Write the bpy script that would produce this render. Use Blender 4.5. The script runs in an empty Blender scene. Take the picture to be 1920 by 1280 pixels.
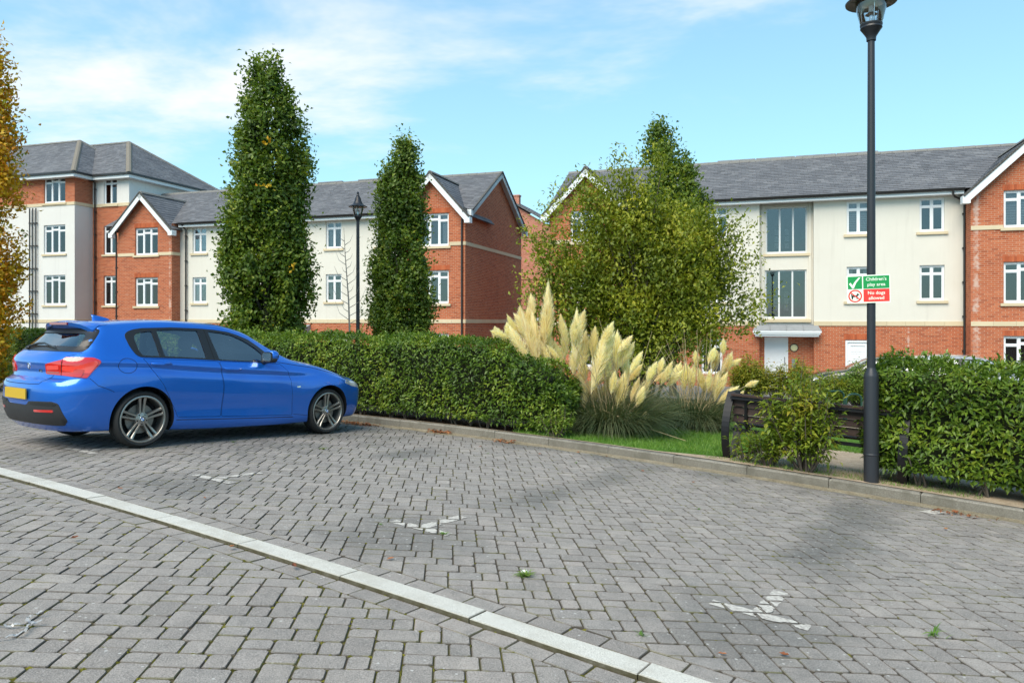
import bpy, bmesh, math, random
import numpy as np
from mathutils import Vector, Matrix, Euler, noise
from mathutils.bvhtree import BVHTree

random.seed(7); np.random.seed(7)
SC = bpy.context.scene
COL = SC.collection

# ------------------------------------------------------------------ camera
cam_d = bpy.data.cameras.new('camera')
cam_d.sensor_width = 36.0
cam_d.lens = 26.25
cam_d.shift_y = -0.0193
cam_d.clip_end = 3000
cam = bpy.data.objects.new('camera', cam_d)
cam.location = (0, 0, 1.5)
cam.rotation_euler = (math.radians(90), 0, 0)
COL.objects.link(cam)
SC.camera = cam

# ------------------------------------------------------------------ world and sun
SUN_EL, SUN_AZ = math.radians(50), math.radians(212)   # azimuth clockwise from +Y
world = bpy.data.worlds.new('World')
SC.world = world
world.use_nodes = True
wt = world.node_tree
wn, wl = wt.nodes, wt.links
wn.clear()
wout = wn.new('ShaderNodeOutputWorld')
wbg = wn.new('ShaderNodeBackground'); wbg.inputs['Strength'].default_value = 0.05
wsky = wn.new('ShaderNodeTexSky'); wsky.sky_type = 'NISHITA'; wsky.sun_disc = False
wsky.sun_elevation = SUN_EL; wsky.sun_rotation = SUN_AZ
wsky.air_density = 1.0; wsky.dust_density = 0.6; wsky.ozone_density = 1.4
wtc = wn.new('ShaderNodeTexCoord')
wnorm = wn.new('ShaderNodeVectorMath'); wnorm.operation = 'NORMALIZE'
wsep = wn.new('ShaderNodeSeparateXYZ')
wl.new(wtc.outputs['Generated'], wnorm.inputs[0]); wl.new(wnorm.outputs[0], wsep.inputs[0])
# clouds on a flat layer: direction divided by its height
wadd = wn.new('ShaderNodeMath'); wadd.operation = 'ADD'; wadd.inputs[1].default_value = 0.22
wmax = wn.new('ShaderNodeMath'); wmax.operation = 'MAXIMUM'; wmax.inputs[1].default_value = 0.0
wl.new(wsep.outputs['Z'], wmax.inputs[0]); wl.new(wmax.outputs[0], wadd.inputs[0])
wcmb = wn.new('ShaderNodeCombineXYZ')
for k in ('X', 'Y'):
    d = wn.new('ShaderNodeMath'); d.operation = 'DIVIDE'
    wl.new(wsep.outputs[k], d.inputs[0]); wl.new(wadd.outputs[0], d.inputs[1]); wl.new(d.outputs[0], wcmb.inputs[k])
wmap = wn.new('ShaderNodeMapping'); wmap.inputs['Location'].default_value = (3.52, 1.9, 0.0); wmap.inputs['Scale'].default_value = (0.75, 1.05, 1)
wl.new(wcmb.outputs[0], wmap.inputs[0])
wno = wn.new('ShaderNodeTexNoise'); wno.inputs['Scale'].default_value = 1.5; wno.inputs['Detail'].default_value = 6; wno.inputs['Roughness'].default_value = 0.60; wno.inputs['Distortion'].default_value = 0.25
wl.new(wmap.outputs[0], wno.inputs['Vector'])
# a bank of cloud stands high to the left, thin wisps elsewhere
wdot = wn.new('ShaderNodeVectorMath'); wdot.operation = 'DOT_PRODUCT'
wdot.inputs[1].default_value = Vector((-900, 1400, 640)).normalized()
wl.new(wnorm.outputs[0], wdot.inputs[0])
wblob = wn.new('ShaderNodeMapRange'); wblob.interpolation_type = 'SMOOTHSTEP'
wblob.inputs['From Min'].default_value = 0.84; wblob.inputs['From Max'].default_value = 1.0; wblob.inputs['To Max'].default_value = 0.17
wl.new(wdot.outputs['Value'], wblob.inputs['Value'])
wsum = wn.new('ShaderNodeMath'); wsum.operation = 'ADD'
wl.new(wno.outputs['Fac'], wsum.inputs[0]); wl.new(wblob.outputs[0], wsum.inputs[1])
wramp = wn.new('ShaderNodeValToRGB'); wramp.color_ramp.interpolation = 'EASE'
wramp.color_ramp.elements[0].position = 0.54; wramp.color_ramp.elements[0].color = (0, 0, 0, 1)
wramp.color_ramp.elements[1].position = 0.86; wramp.color_ramp.elements[1].color = (1, 1, 1, 1)
wl.new(wsum.outputs[0], wramp.inputs['Fac'])
# thin high veil: the photograph's blue is pale and milky, more so towards the horizon
wveil = wn.new('ShaderNodeMapRange'); wveil.inputs['From Min'].default_value = 0.0; wveil.inputs['From Max'].default_value = 0.7
wveil.inputs['To Min'].default_value = 0.62; wveil.inputs['To Max'].default_value = 0.12
wl.new(wmax.outputs[0], wveil.inputs['Value'])
wtint = wn.new('ShaderNodeMix'); wtint.data_type = 'RGBA'; wtint.blend_type = 'MULTIPLY'; wtint.inputs[0].default_value = 1
wl.new(wsky.outputs[0], wtint.inputs[6]); wtint.inputs[7].default_value = (0.62, 1.01, 1.0, 1)
wmixv = wn.new('ShaderNodeMix'); wmixv.data_type = 'RGBA'
wl.new(wveil.outputs[0], wmixv.inputs[0]); wl.new(wtint.outputs[2], wmixv.inputs[6]); wmixv.inputs[7].default_value = (2.55, 3.75, 4.42, 1)
wmixc = wn.new('ShaderNodeMix'); wmixc.data_type = 'RGBA'
wl.new(wramp.outputs[0], wmixc.inputs[0]); wl.new(wmixv.outputs[2], wmixc.inputs[6]); wmixc.inputs[7].default_value = (4.3, 4.4, 4.55, 1)
wl.new(wmixc.outputs[2], wbg.inputs['Color']); wl.new(wbg.outputs[0], wout.inputs['Surface'])

sun_d = bpy.data.lights.new('sun', 'SUN'); sun_d.energy = 1.0; sun_d.angle = math.radians(48); sun_d.color = (1.0, 0.87, 0.71)
sun = bpy.data.objects.new('sun', sun_d); COL.objects.link(sun)
sv = Vector((math.sin(SUN_AZ) * math.cos(SUN_EL), math.cos(SUN_AZ) * math.cos(SUN_EL), math.sin(SUN_EL)))
sun.rotation_euler = sv.to_track_quat('Z', 'Y').to_euler()
sun.location = (-20, -30, 40)

SC.view_settings.view_transform = 'Standard'
SC.view_settings.look = 'None'
SC.view_settings.gamma = 1
SC.view_settings.use_curve_mapping = False
SC.view_settings.exposure = 2.3

# ------------------------------------------------------------------ object helpers
def link(o, parent=None):
    COL.objects.link(o)
    if parent is not None:
        o.parent = parent
    return o

def tag(o, label=None, cat=None, group=None, kind=None):
    if label: o['label'] = label
    if cat: o['category'] = cat
    if group: o['group'] = group
    if kind: o['kind'] = kind
    return o

def empty(name, loc=(0, 0, 0), rz=0.0, label=None, cat=None, group=None):
    o = bpy.data.objects.new(name, None)
    o.empty_display_size = 0.2
    o.location = loc; o.rotation_euler = (0, 0, rz)
    COL.objects.link(o)
    return tag(o, label, cat, group)

def obj(name, mesh, parent=None, loc=None, mat=None):
    o = bpy.data.objects.new(name, mesh)
    if mat is not None and not len(mesh.materials):
        mesh.materials.append(mat)
    if loc is not None:
        o.location = loc
    return link(o, parent)

class MB:
    """collects faces of one part; build() links them as one mesh object"""
    def __init__(s):
        s.v = []; s.f = []; s.uv = []; s.mi = []; s.sm = []
    def face(s, pts, uv=None, mi=0, smooth=False):
        b = len(s.v)
        s.v.extend([tuple(p) for p in pts])
        s.f.append(tuple(range(b, b + len(pts))))
        s.uv.extend(uv if uv else [(0, 0)] * len(pts))
        s.mi.append(mi); s.sm.append(smooth)
    def box(s, x0, x1, y0, y1, z0, z1, mi=0, skip=''):
        P = lambda x, y, z: (x, y, z)
        if 'f' not in skip: s.face([P(x0,y0,z0),P(x1,y0,z0),P(x1,y0,z1),P(x0,y0,z1)], [(x0,z0),(x1,z0),(x1,z1),(x0,z1)], mi)
        if 'k' not in skip: s.face([P(x1,y1,z0),P(x0,y1,z0),P(x0,y1,z1),P(x1,y1,z1)], [(x1,z0),(x0,z0),(x0,z1),(x1,z1)], mi)
        if 'l' not in skip: s.face([P(x0,y1,z0),P(x0,y0,z0),P(x0,y0,z1),P(x0,y1,z1)], [(y1,z0),(y0,z0),(y0,z1),(y1,z1)], mi)
        if 'r' not in skip: s.face([P(x1,y0,z0),P(x1,y1,z0),P(x1,y1,z1),P(x1,y0,z1)], [(y0,z0),(y1,z0),(y1,z1),(y0,z1)], mi)
        if 't' not in skip: s.face([P(x0,y0,z1),P(x1,y0,z1),P(x1,y1,z1),P(x0,y1,z1)], [(x0,y0),(x1,y0),(x1,y1),(x0,y1)], mi)
        if 'b' not in skip: s.face([P(x0,y1,z0),P(x1,y1,z0),P(x1,y0,z0),P(x0,y0,z0)], [(x0,y1),(x1,y1),(x1,y0),(x0,y0)], mi)
    def tube(s, pts, r, n=8, mi=0, cap=True):
        """round bar along a list of points; r is a number or one per point"""
        pts = [Vector(p) for p in pts]
        rs = r if isinstance(r, (list, tuple)) else [r] * len(pts)
        rings = []
        ref = None
        for i, p in enumerate(pts):
            a = pts[max(i - 1, 0)]; b = pts[min(i + 1, len(pts) - 1)]
            t = (b - a).normalized()
            if ref is None:
                ref = Vector((0, 0, 1)) if abs(t.z) < .9 else Vector((1, 0, 0))
            x = t.cross(ref).normalized(); ref = x.cross(t).normalized()
            rings.append([p + (x * math.cos(2*math.pi*k/n) + ref * math.sin(2*math.pi*k/n)) * rs[i] for k in range(n)])
        for i in range(len(pts) - 1):
            for k in range(n):
                k2 = (k + 1) % n
                s.face([rings[i][k], rings[i][k2], rings[i+1][k2], rings[i+1][k]][::-1], None, mi, True)
        if cap:
            s.face(rings[0], None, mi); s.face(rings[-1][::-1], None, mi)
    def lathe(s, prof, n=24, c=(0, 0, 0), axis='z', mi=0, smooth=True):
        """profile (r, h) spun about an axis"""
        def P(r, h, a):
            x, y = r * math.cos(a), r * math.sin(a)
            q = (x, y, h) if axis == 'z' else ((x, h, y) if axis == 'y' else (h, x, y))
            return (q[0] + c[0], q[1] + c[1], q[2] + c[2])
        for i in range(len(prof) - 1):
            (r0, h0), (r1, h1) = prof[i], prof[i + 1]
            for k in range(n):
                a0, a1 = 2*math.pi*k/n, 2*math.pi*(k+1)/n
                q = [P(r0,h0,a0), P(r0,h0,a1), P(r1,h1,a1), P(r1,h1,a0)]
                if r0 < 1e-6: q = [q[0], q[2], q[3]]
                elif r1 < 1e-6: q = [q[0], q[1], q[2]]
                if axis == 'y': q = q[::-1]
                s.face(q, None, mi, smooth)
    def mesh(s, name, mats=()):
        m = bpy.data.meshes.new(name)
        m.from_pydata(s.v, [], s.f)
        ul = m.uv_layers.new(name='UVMap')
        ul.data.foreach_set('uv', np.array(s.uv, dtype=np.float32).ravel())
        m.polygons.foreach_set('material_index', s.mi)
        m.polygons.foreach_set('use_smooth', s.sm)
        for x in (mats if isinstance(mats, (list, tuple)) else [mats]):
            m.materials.append(x)
        if any(s.sm):
            bm = bmesh.new(); bm.from_mesh(m)
            bmesh.ops.remove_doubles(bm, verts=bm.verts, dist=1e-5)
            bm.to_mesh(m); bm.free()
            m.set_sharp_from_angle(angle=math.radians(40))
        m.update()
        return m
    def build(s, name, mats, parent=None, loc=None):
        return obj(name, s.mesh(name, mats), parent, loc)

def np_mesh(name, verts, faces, mat=None, smooth=False):
    """fast mesh from numpy arrays; faces is (n,3) or (n,4)"""
    m = bpy.data.meshes.new(name)
    n, k = faces.shape
    m.vertices.add(len(verts)); m.vertices.foreach_set('co', verts.astype(np.float32).ravel())
    m.loops.add(n * k); m.loops.foreach_set('vertex_index', faces.astype(np.int32).ravel())
    m.polygons.add(n)
    m.polygons.foreach_set('loop_start', np.arange(0, n * k, k, dtype=np.int32))
    if smooth: m.polygons.foreach_set('use_smooth', np.ones(n, dtype=bool))
    if mat is not None: m.materials.append(mat)
    m.update(calc_edges=True)
    return m

def clip_poly(poly, a, b, c):
    """keep the part of polygon with a*x + b*y <= c"""
    out = []
    n = len(poly)
    for i in range(n):
        p, q = poly[i], poly[(i + 1) % n]
        dp, dq = a*p[0] + b*p[1] - c, a*q[0] + b*q[1] - c
        if dp <= 0: out.append(p)
        if dp * dq < 0:
            t = dp / (dp - dq)
            out.append((p[0] + (q[0]-p[0])*t, p[1] + (q[1]-p[1])*t))
    return out

def poly_area(p):
    return 0.5 * sum(p[i][0]*p[(i+1) % len(p)][1] - p[(i+1) % len(p)][0]*p[i][1] for i in range(len(p)))

def clean_poly(p, eps=1e-4):
    r = []
    for q in p:
        if not r or abs(q[0]-r[-1][0]) + abs(q[1]-r[-1][1]) > eps: r.append(q)
    if len(r) > 1 and abs(r[0][0]-r[-1][0]) + abs(r[0][1]-r[-1][1]) < eps: r.pop()
    return r

def cells(poly, step):
    """cut a polygon into grid cells"""
    xs = [p[0] for p in poly]; ys = [p[1] for p in poly]
    sx, sy = step if isinstance(step, (tuple, list)) else (step, step)
    x0, y0 = math.floor(min(xs)/sx), math.floor(min(ys)/sy)
    res = []
    for i in range(x0, math.ceil(max(xs)/sx)):
        col = clip_poly(clip_poly(poly, -1, 0, -i*sx), 1, 0, (i+1)*sx)
        if len(col) < 3: continue
        for j in range(y0, math.ceil(max(ys)/sy)):
            c = clean_poly(clip_poly(clip_poly(col, 0, -1, -j*sy), 0, 1, (j+1)*sy))
            if len(c) >= 3 and abs(poly_area(c)) > 1e-7: res.append(c)
    return res

def inset_poly(p, d):
    """shrink a convex counter-clockwise polygon"""
    n = len(p); L = []
    for i in range(n):
        (x0, y0), (x1, y1) = p[i], p[(i+1) % n]
        dx, dy = x1-x0, y1-y0; l = math.hypot(dx, dy)
        L.append((dy/l, -dx/l, (dy*x0 - dx*y0)/l - d))
    out = list(p)
    for a, b, c in L:
        out = clip_poly(out, a, b, c)
        if len(out) < 3: return []
    return clean_poly(out, 2e-4)

# ------------------------------------------------------------------ material helpers
def newmat(name):
    m = bpy.data.materials.new(name); m.use_nodes = True
    nt = m.node_tree
    return m, nt, nt.nodes, nt.links, nt.nodes['Principled BSDF']

def flat(name, col, rough=.6, metal=0., spec=.5, coat=0., emit=None):
    m, nt, n, l, b = newmat(name)
    b.inputs['Base Color'].default_value = (*col, 1); b.inputs['Roughness'].default_value = rough
    b.inputs['Metallic'].default_value = metal; b.inputs['Specular IOR Level'].default_value = spec
    b.inputs['Coat Weight'].default_value = coat
    return m

def N(n, typ, **kw):
    x = n.new(typ)
    for k, v in kw.items():
        setattr(x, k, v)
    return x

def ramp(n, stops):
    r = n.new('ShaderNodeValToRGB')
    e = r.color_ramp.elements
    while len(e) < len(stops): e.new(.5)
    for i, (p, c) in enumerate(stops):
        e[i].position = p; e[i].color = (*c, 1) if len(c) == 3 else c
    return r

def mixrgb(n, l, fac, a, b, blend='MIX'):
    x = n.new('ShaderNodeMix'); x.data_type = 'RGBA'; x.blend_type = blend
    for i, v in ((0, fac), (6, a), (7, b)):
        if hasattr(v, 'is_output'): l.new(v, x.inputs[i])
        elif i == 0: x.inputs[0].default_value = v
        else: x.inputs[i].default_value = (*v, 1)
    return x.outputs[2]

def mth(n, l, op, a, b=None, c=None, clamp=False):
    x = n.new('ShaderNodeMath'); x.operation = op; x.use_clamp = clamp
    for i, v in enumerate((a, b, c)):
        if v is None: continue
        if hasattr(v, 'is_output'): l.new(v, x.inputs[i])
        else: x.inputs[i].default_value = v
    return x.outputs[0]

def nz(n, l, vec, scale, detail=3, rough=.5, dist=0.):
    x = n.new('ShaderNodeTexNoise')
    x.inputs['Scale'].default_value = scale; x.inputs['Detail'].default_value = detail
    x.inputs['Roughness'].default_value = rough; x.inputs['Distortion'].default_value = dist
    if vec is not None: l.new(vec, x.inputs['Vector'])
    return x.outputs['Fac']

def smooth(n, l, v, lo, hi):
    x = n.new('ShaderNodeMapRange'); x.interpolation_type = 'SMOOTHSTEP'
    l.new(v, x.inputs['Value']); x.inputs['From Min'].default_value = lo; x.inputs['From Max'].default_value = hi
    return x.outputs[0]

def bump(n, l, b, h, dist=.01, strength=1.):
    x = n.new('ShaderNodeBump'); x.inputs['Distance'].default_value = dist; x.inputs['Strength'].default_value = strength
    l.new(h, x.inputs['Height']); l.new(x.outputs[0], b.inputs['Normal'])

# ------------------------------------------------------------------ ground shape
T_ORG = (-4.675, 8.08); T_AN = math.radians(33)
RD = (math.cos(T_AN), -math.sin(T_AN)); DD = (math.sin(T_AN), math.cos(T_AN))
def st(x, y):
    return ((x-T_ORG[0])*RD[0] + (y-T_ORG[1])*RD[1], (x-T_ORG[0])*DD[0] + (y-T_ORG[1])*DD[1])
def xy(s, t):
    return (T_ORG[0] + s*RD[0] + t*DD[0], T_ORG[1] + s*RD[1] + t*DD[1])
def H(x, y):
    """height of the paving"""
    s, t = st(x, y)
    s = max(-1.5, min(s, 11)); t = max(-7, t)
    return .103 - .0094*s - .00318*s*s - .06*t
FLOOR = -1.25
def HG(x, y):
    """height of the garden and of the courtyard beyond it"""
    a = H(x, y) + .11; k = .12
    d = (a - FLOOR) / k
    return FLOOR + k * (d if d > 20 else math.log1p(math.exp(d)))
# ------------------------------------------------------------------ materials
def st_nodes(n, l):
    g = n.new('ShaderNodeNewGeometry')
    sp = n.new('ShaderNodeSeparateXYZ'); l.new(g.outputs['Position'], sp.inputs[0])
    x = mth(n, l, 'SUBTRACT', sp.outputs['X'], T_ORG[0]); y = mth(n, l, 'SUBTRACT', sp.outputs['Y'], T_ORG[1])
    s = mth(n, l, 'ADD', mth(n, l, 'MULTIPLY', x, RD[0]), mth(n, l, 'MULTIPLY', y, RD[1]))
    t = mth(n, l, 'ADD', mth(n, l, 'MULTIPLY', x, DD[0]), mth(n, l, 'MULTIPLY', y, DD[1]))
    return g, s, t

def mat_paver():
    m, nt, n, l, b = newmat('concrete_paver')
    g, s, t = st_nodes(n, l)
    pos = g.outputs['Position']
    oi = n.new('ShaderNodeObjectInfo')
    rnd = mth(n, l, 'FRACT', mth(n, l, 'ADD', g.outputs['Random Per Island'], mth(n, l, 'MULTIPLY', oi.outputs['Random'], 3.7)))
    base = ramp(n, [(0, (.235, .21, .19)), (.25, (.285, .257, .233)), (.5, (.31, .278, .25)), (.75, (.292, .268, .247)), (.92, (.33, .29, .26)), (1, (.365, .328, .293))])
    l.new(rnd, base.inputs['Fac'])
    mot = nz(n, l, pos, 9, 4, .6)
    c = mixrgb(n, l, mth(n, l, 'MULTIPLY', smooth(n, l, mot, .35, .75), .65), base.outputs[0], (.17, .158, .146))
    fine = nz(n, l, pos, 170, 3, .7)
    c = mixrgb(n, l, mth(n, l, 'MULTIPLY', smooth(n, l, fine, .50, .66), .8), c, (.40, .37, .34))
    c = mixrgb(n, l, mth(n, l, 'MULTIPLY', smooth(n, l, fine, .50, .34), .75), c, (.10, .095, .088))
    # oil and moss dirt along the lines between the bays, where wheels do not clean the paving
    wob = nz(n, l, pos, 1.7, 4, .6)
    pp = mth(n, l, 'PINGPONG', mth(n, l, 'ADD', s, mth(n, l, 'MULTIPLY', mth(n, l, 'SUBTRACT', wob, .5), .9)), 1.2)
    line = mth(n, l, 'MULTIPLY', smooth(n, l, pp, .50, .04), mth(n, l, 'MULTIPLY', smooth(n, l, t, .5, 1.6), smooth(n, l, t, 5.0, 3.9)))
    line = mth(n, l, 'MULTIPLY', line, smooth(n, l, nz(n, l, pos, .55, 2), .36, .56))
    kerbd = mth(n, l, 'MULTIPLY', smooth(n, l, mth(n, l, 'ADD', t, mth(n, l, 'MULTIPLY', wob, .8)), 4.3, 5.0), smooth(n, l, nz(n, l, pos, .9, 3), .40, .60))
    frontd = mth(n, l, 'MULTIPLY', smooth(n, l, pp, .75, .15), mth(n, l, 'MULTIPLY', smooth(n, l, t, -1.0, -.5), smooth(n, l, t, .5, -.1)))
    frontd = mth(n, l, 'MULTIPLY', frontd, .7)
    cara = mth(n, l, 'MULTIPLY', smooth(n, l, s, 2.6, .9), mth(n, l, 'MULTIPLY', smooth(n, l, t, .1, 1.4), smooth(n, l, wob, .36, .56)))
    dirt = mth(n, l, 'MAXIMUM', mth(n, l, 'MAXIMUM', line, kerbd), mth(n, l, 'MAXIMUM', frontd, mth(n, l, 'MULTIPLY', cara, .8)))
    grit = nz(n, l, pos, 55, 3, .7)
    c = mixrgb(n, l, mth(n, l, 'MULTIPLY', dirt, mth(n, l, 'ADD', .32, mth(n, l, 'MULTIPLY', smooth(n, l, grit, .3, .6), .4))), c, (.085, .088, .082))
    # pale lichen spots and grit, denser where it is dirty
    vo = N(n, 'ShaderNodeTexVoronoi'); vo.inputs['Scale'].default_value = 30; vo.inputs['Randomness'].default_value = 1
    l.new(pos, vo.inputs['Vector'])
    wn_ = N(n, 'ShaderNodeTexWhiteNoise'); l.new(vo.outputs['Position'], wn_.inputs['Vector'])
    thr = mth(n, l, 'ADD', .06, mth(n, l, 'MULTIPLY', dirt, .22))
    spot = mth(n, l, 'MULTIPLY', mth(n, l, 'LESS_THAN', wn_.outputs['Value'], thr), smooth(n, l, mth(n, l, 'ADD', vo.outputs['Distance'], mth(n, l, 'MULTIPLY', fine, .2)), .36, .24))
    c = mixrgb(n, l, mth(n, l, 'MULTIPLY', spot, .8), c, (.52, .51, .48))
    # scuffed pale patches
    sc = mth(n, l, 'MULTIPLY', smooth(n, l, nz(n, l, pos, 2.6, 5, .7), .62, .72), .35)
    c = mixrgb(n, l, sc, c, (.38, .365, .35))
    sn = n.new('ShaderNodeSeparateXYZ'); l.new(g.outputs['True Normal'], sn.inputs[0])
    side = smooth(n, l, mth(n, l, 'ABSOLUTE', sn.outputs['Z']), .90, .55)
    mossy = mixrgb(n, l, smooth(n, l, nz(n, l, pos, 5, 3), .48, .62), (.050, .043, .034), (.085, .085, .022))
    c = mixrgb(n, l, mth(n, l, 'MULTIPLY', side, .88), c, mossy)  # mossy sides, also darkened in the colour so bevels do not look sunlit
    l.new(c, b.inputs['Base Color'])
    b.inputs['Roughness'].default_value = .82; b.inputs['Specular IOR Level'].default_value = .3
    h = mth(n, l, 'ADD', mth(n, l, 'MULTIPLY', fine, .6), mth(n, l, 'MULTIPLY', nz(n, l, pos, 70, 3), .9))
    bump(n, l, b, h, .004, .8)
    return m

def mat_joint(green):
    m, nt, n, l, b = newmat('mossy_joint' if green > .5 else 'dark_joint')
    g = n.new('ShaderNodeNewGeometry'); pos = g.outputs['Position']
    a = smooth(n, l, nz(n, l, pos, 3.2, 4, .7), .40 if green > .5 else .52, .62 if green > .5 else .72)
    f = nz(n, l, pos, 120, 3, .7)
    soil = mixrgb(n, l, f, (.045, .038, .028), (.12, .10, .075))
    moss = mixrgb(n, l, f, (.045, .050, .008), (.17, .155, .025))
    l.new(mixrgb(n, l, a, soil, moss), b.inputs['Base Color'])
    b.inputs['Roughness'].default_value = 1; b.inputs['Specular IOR Level'].default_value = .05
    bump(n, l, b, f, .006, 1)
    return m

def mat_speckle(name, lo, mid, hi, scale=150, rough=.75, stain=0., stain_col=(.1, .1, .08), side_k=0., side_col=(.05, .045, .03)):
    m, nt, n, l, b = newmat(name)
    g = n.new('ShaderNodeNewGeometry'); pos = g.outputs['Position']
    f = nz(n, l, pos, scale, 3, .75)
    r = ramp(n, [(.36, lo), (.5, mid), (.64, hi)]); l.new(f, r.inputs['Fac'])
    c = r.outputs[0]
    oi = n.new('ShaderNodeObjectInfo')
    c = mixrgb(n, l, mth(n, l, 'MULTIPLY', oi.outputs['Random'], .25), c, tuple(x * .75 for x in mid))
    if stain:
        d = mth(n, l, 'MULTIPLY', smooth(n, l, nz(n, l, pos, 4.5, 5, .65), .44, .66), stain)
        c = mixrgb(n, l, d, c, stain_col)
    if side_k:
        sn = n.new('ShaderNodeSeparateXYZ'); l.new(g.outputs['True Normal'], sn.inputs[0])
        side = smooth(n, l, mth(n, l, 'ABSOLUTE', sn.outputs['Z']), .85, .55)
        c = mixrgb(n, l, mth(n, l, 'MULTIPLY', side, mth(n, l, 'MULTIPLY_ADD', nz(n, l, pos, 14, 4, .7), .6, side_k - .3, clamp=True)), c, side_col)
    l.new(c, b.inputs['Base Color']); b.inputs['Roughness'].default_value = rough
    b.inputs['Specular IOR Level'].default_value = .3
    bump(n, l, b, f, .004, .7)
    return m

def mat_ground(name, stops, scale, bump_d=.02, detail=6):
    m, nt, n, l, b = newmat(name)
    g = n.new('ShaderNodeNewGeometry'); pos = g.outputs['Position']
    f = nz(n, l, pos, scale, detail, .72)
    f2 = nz(n, l, pos, scale * .13, 4, .6)
    r = ramp(n, stops); l.new(mth(n, l, 'ADD', mth(n, l, 'MULTIPLY', f, .65), mth(n, l, 'MULTIPLY', f2, .35)), r.inputs['Fac'])
    l.new(r.outputs[0], b.inputs['Base Color']); b.inputs['Roughness'].default_value = .95; b.inputs['Specular IOR Level'].default_value = .15
    bump(n, l, b, f, bump_d, 1)
    return m

def mat_brick(name, cols, mortar, dirt=.2):
    """stretcher courses on metre UVs: face, mortar, weathering"""
    m, nt, n, l, b = newmat(name)
    uv = n.new('ShaderNodeTexCoord').outputs['UV']
    br = N(n, 'ShaderNodeTexBrick', offset=.5)
    br.inputs['Scale'].default_value = 1; br.inputs['Brick Width'].default_value = .225; br.inputs['Row Height'].default_value = .075
    br.inputs['Mortar Size'].default_value = .0075; br.inputs['Mortar Smooth'].default_value = .25; br.inputs['Bias'].default_value = 0
    br.inputs['Color1'].default_value = (0, 0, 0, 1); br.inputs['Color2'].default_value = (1, 1, 1, 1); br.inputs['Mortar'].default_value = (.5, .5, .5, 1)
    l.new(uv, br.inputs['Vector'])
    r = ramp(n, [(i / (len(cols) - 1), c) for i, c in enumerate(cols)]); l.new(br.outputs['Color'], r.inputs['Fac'])
    big = nz(n, l, uv, .8, 4, .6)
    c = mixrgb(n, l, mth(n, l, 'MULTIPLY', smooth(n, l, big, .4, .7), dirt), r.outputs[0], tuple(x * .6 for x in cols[0]))
    fine = nz(n, l, uv, 40, 3, .6)
    c = mixrgb(n, l, mth(n, l, 'MULTIPLY', fine, .35), c, cols[-1])
    c = mixrgb(n, l, br.outputs['Fac'], c, mortar)
    # lime bloom washed out of the mortar
    ef = mth(n, l, 'MULTIPLY', smooth(n, l, nz(n, l, uv, 1.3, 5, .7), .62, .74), .4)
    c = mixrgb(n, l, ef, c, (.62, .48, .40))
    # white lime runs down two of the gable corners
    su = n.new('ShaderNodeSeparateXYZ'); l.new(uv, su.inputs[0])
    rows = mth(n, l, 'MULTIPLY', mth(n, l, 'FLOOR', mth(n, l, 'DIVIDE', su.outputs['Y'], .075)), 7.13)
    wn2 = n.new('ShaderNodeTexWhiteNoise'); wn2.noise_dimensions = '1D'; l.new(rows, wn2.inputs['W'])
    for u0, wd in ((7.84, .11), (-29.02, .07), (5.72, .04)):
        d = mth(n, l, 'ABSOLUTE', mth(n, l, 'SUBTRACT', su.outputs['X'], u0))
        d = mth(n, l, 'ADD', d, mth(n, l, 'MULTIPLY', wn2.outputs['Value'], .08))
        k = mth(n, l, 'MULTIPLY', smooth(n, l, d, wd+.05, wd-.03), mth(n, l, 'MULTIPLY', smooth(n, l, nz(n, l, uv, 2.2, 4, .7), .40, .62), .6))
        c = mixrgb(n, l, k, c, (.70, .58, .50))
    l.new(c, b.inputs['Base Color']); b.inputs['Roughness'].default_value = .85; b.inputs['Specular IOR Level'].default_value = .2
    h = mth(n, l, 'SUBTRACT', mth(n, l, 'MULTIPLY', fine, .15), br.outputs['Fac'])
    bump(n, l, b, h, .012, 1)
    return m

def mat_render(name, col, dirt):
    m, nt, n, l, b = newmat(name)
    uv = n.new('ShaderNodeTexCoord').outputs['UV']
    a = nz(n, l, uv, .55, 5, .6); f = nz(n, l, uv, 30, 4, .7)
    mp = n.new('ShaderNodeMapping'); mp.inputs['Scale'].default_value = (3.5, .25, 1); l.new(uv, mp.inputs[0])
    streak = nz(n, l, mp.outputs[0], 1.2, 4, .6)
    c = mixrgb(n, l, mth(n, l, 'MULTIPLY', smooth(n, l, a, .35, .7), .6), col, dirt)
    c = mixrgb(n, l, mth(n, l, 'MULTIPLY', smooth(n, l, streak, .52, .78), .28), c, tuple(x * .80 for x in dirt))
    l.new(c, b.inputs['Base Color']); b.inputs['Roughness'].default_value = .9; b.inputs['Specular IOR Level'].default_value = .2
    bump(n, l, b, f, .003, .6)
    return m

def mat_slate():
    m, nt, n, l, b = newmat('roof_slate')
    g = n.new('ShaderNodeNewGeometry'); pos = g.outputs['Position']
    r = ramp(n, [(0, (.098, .100, .108)), (.35, (.12, .122, .132)), (.7, (.142, .144, .154)), (1, (.18, .18, .188))])
    l.new(g.outputs['Random Per Island'], r.inputs['Fac'])
    f = nz(n, l, pos, 6, 5, .7)
    c = mixrgb(n, l, mth(n, l, 'MULTIPLY', f, .5), r.outputs[0], (.14, .14, .15))
    big = nz(n, l, pos, .5, 4, .6)
    c = mixrgb(n, l, mth(n, l, 'MULTIPLY', smooth(n, l, big, .5, .75), .45), c, (.22, .22, .225))
    l.new(c, b.inputs['Base Color']); b.inputs['Roughness'].default_value = .62; b.inputs['Specular IOR Level'].default_value = .4
    bump(n, l, b, nz(n, l, pos, 30, 3), .01, .5)
    return m

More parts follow.
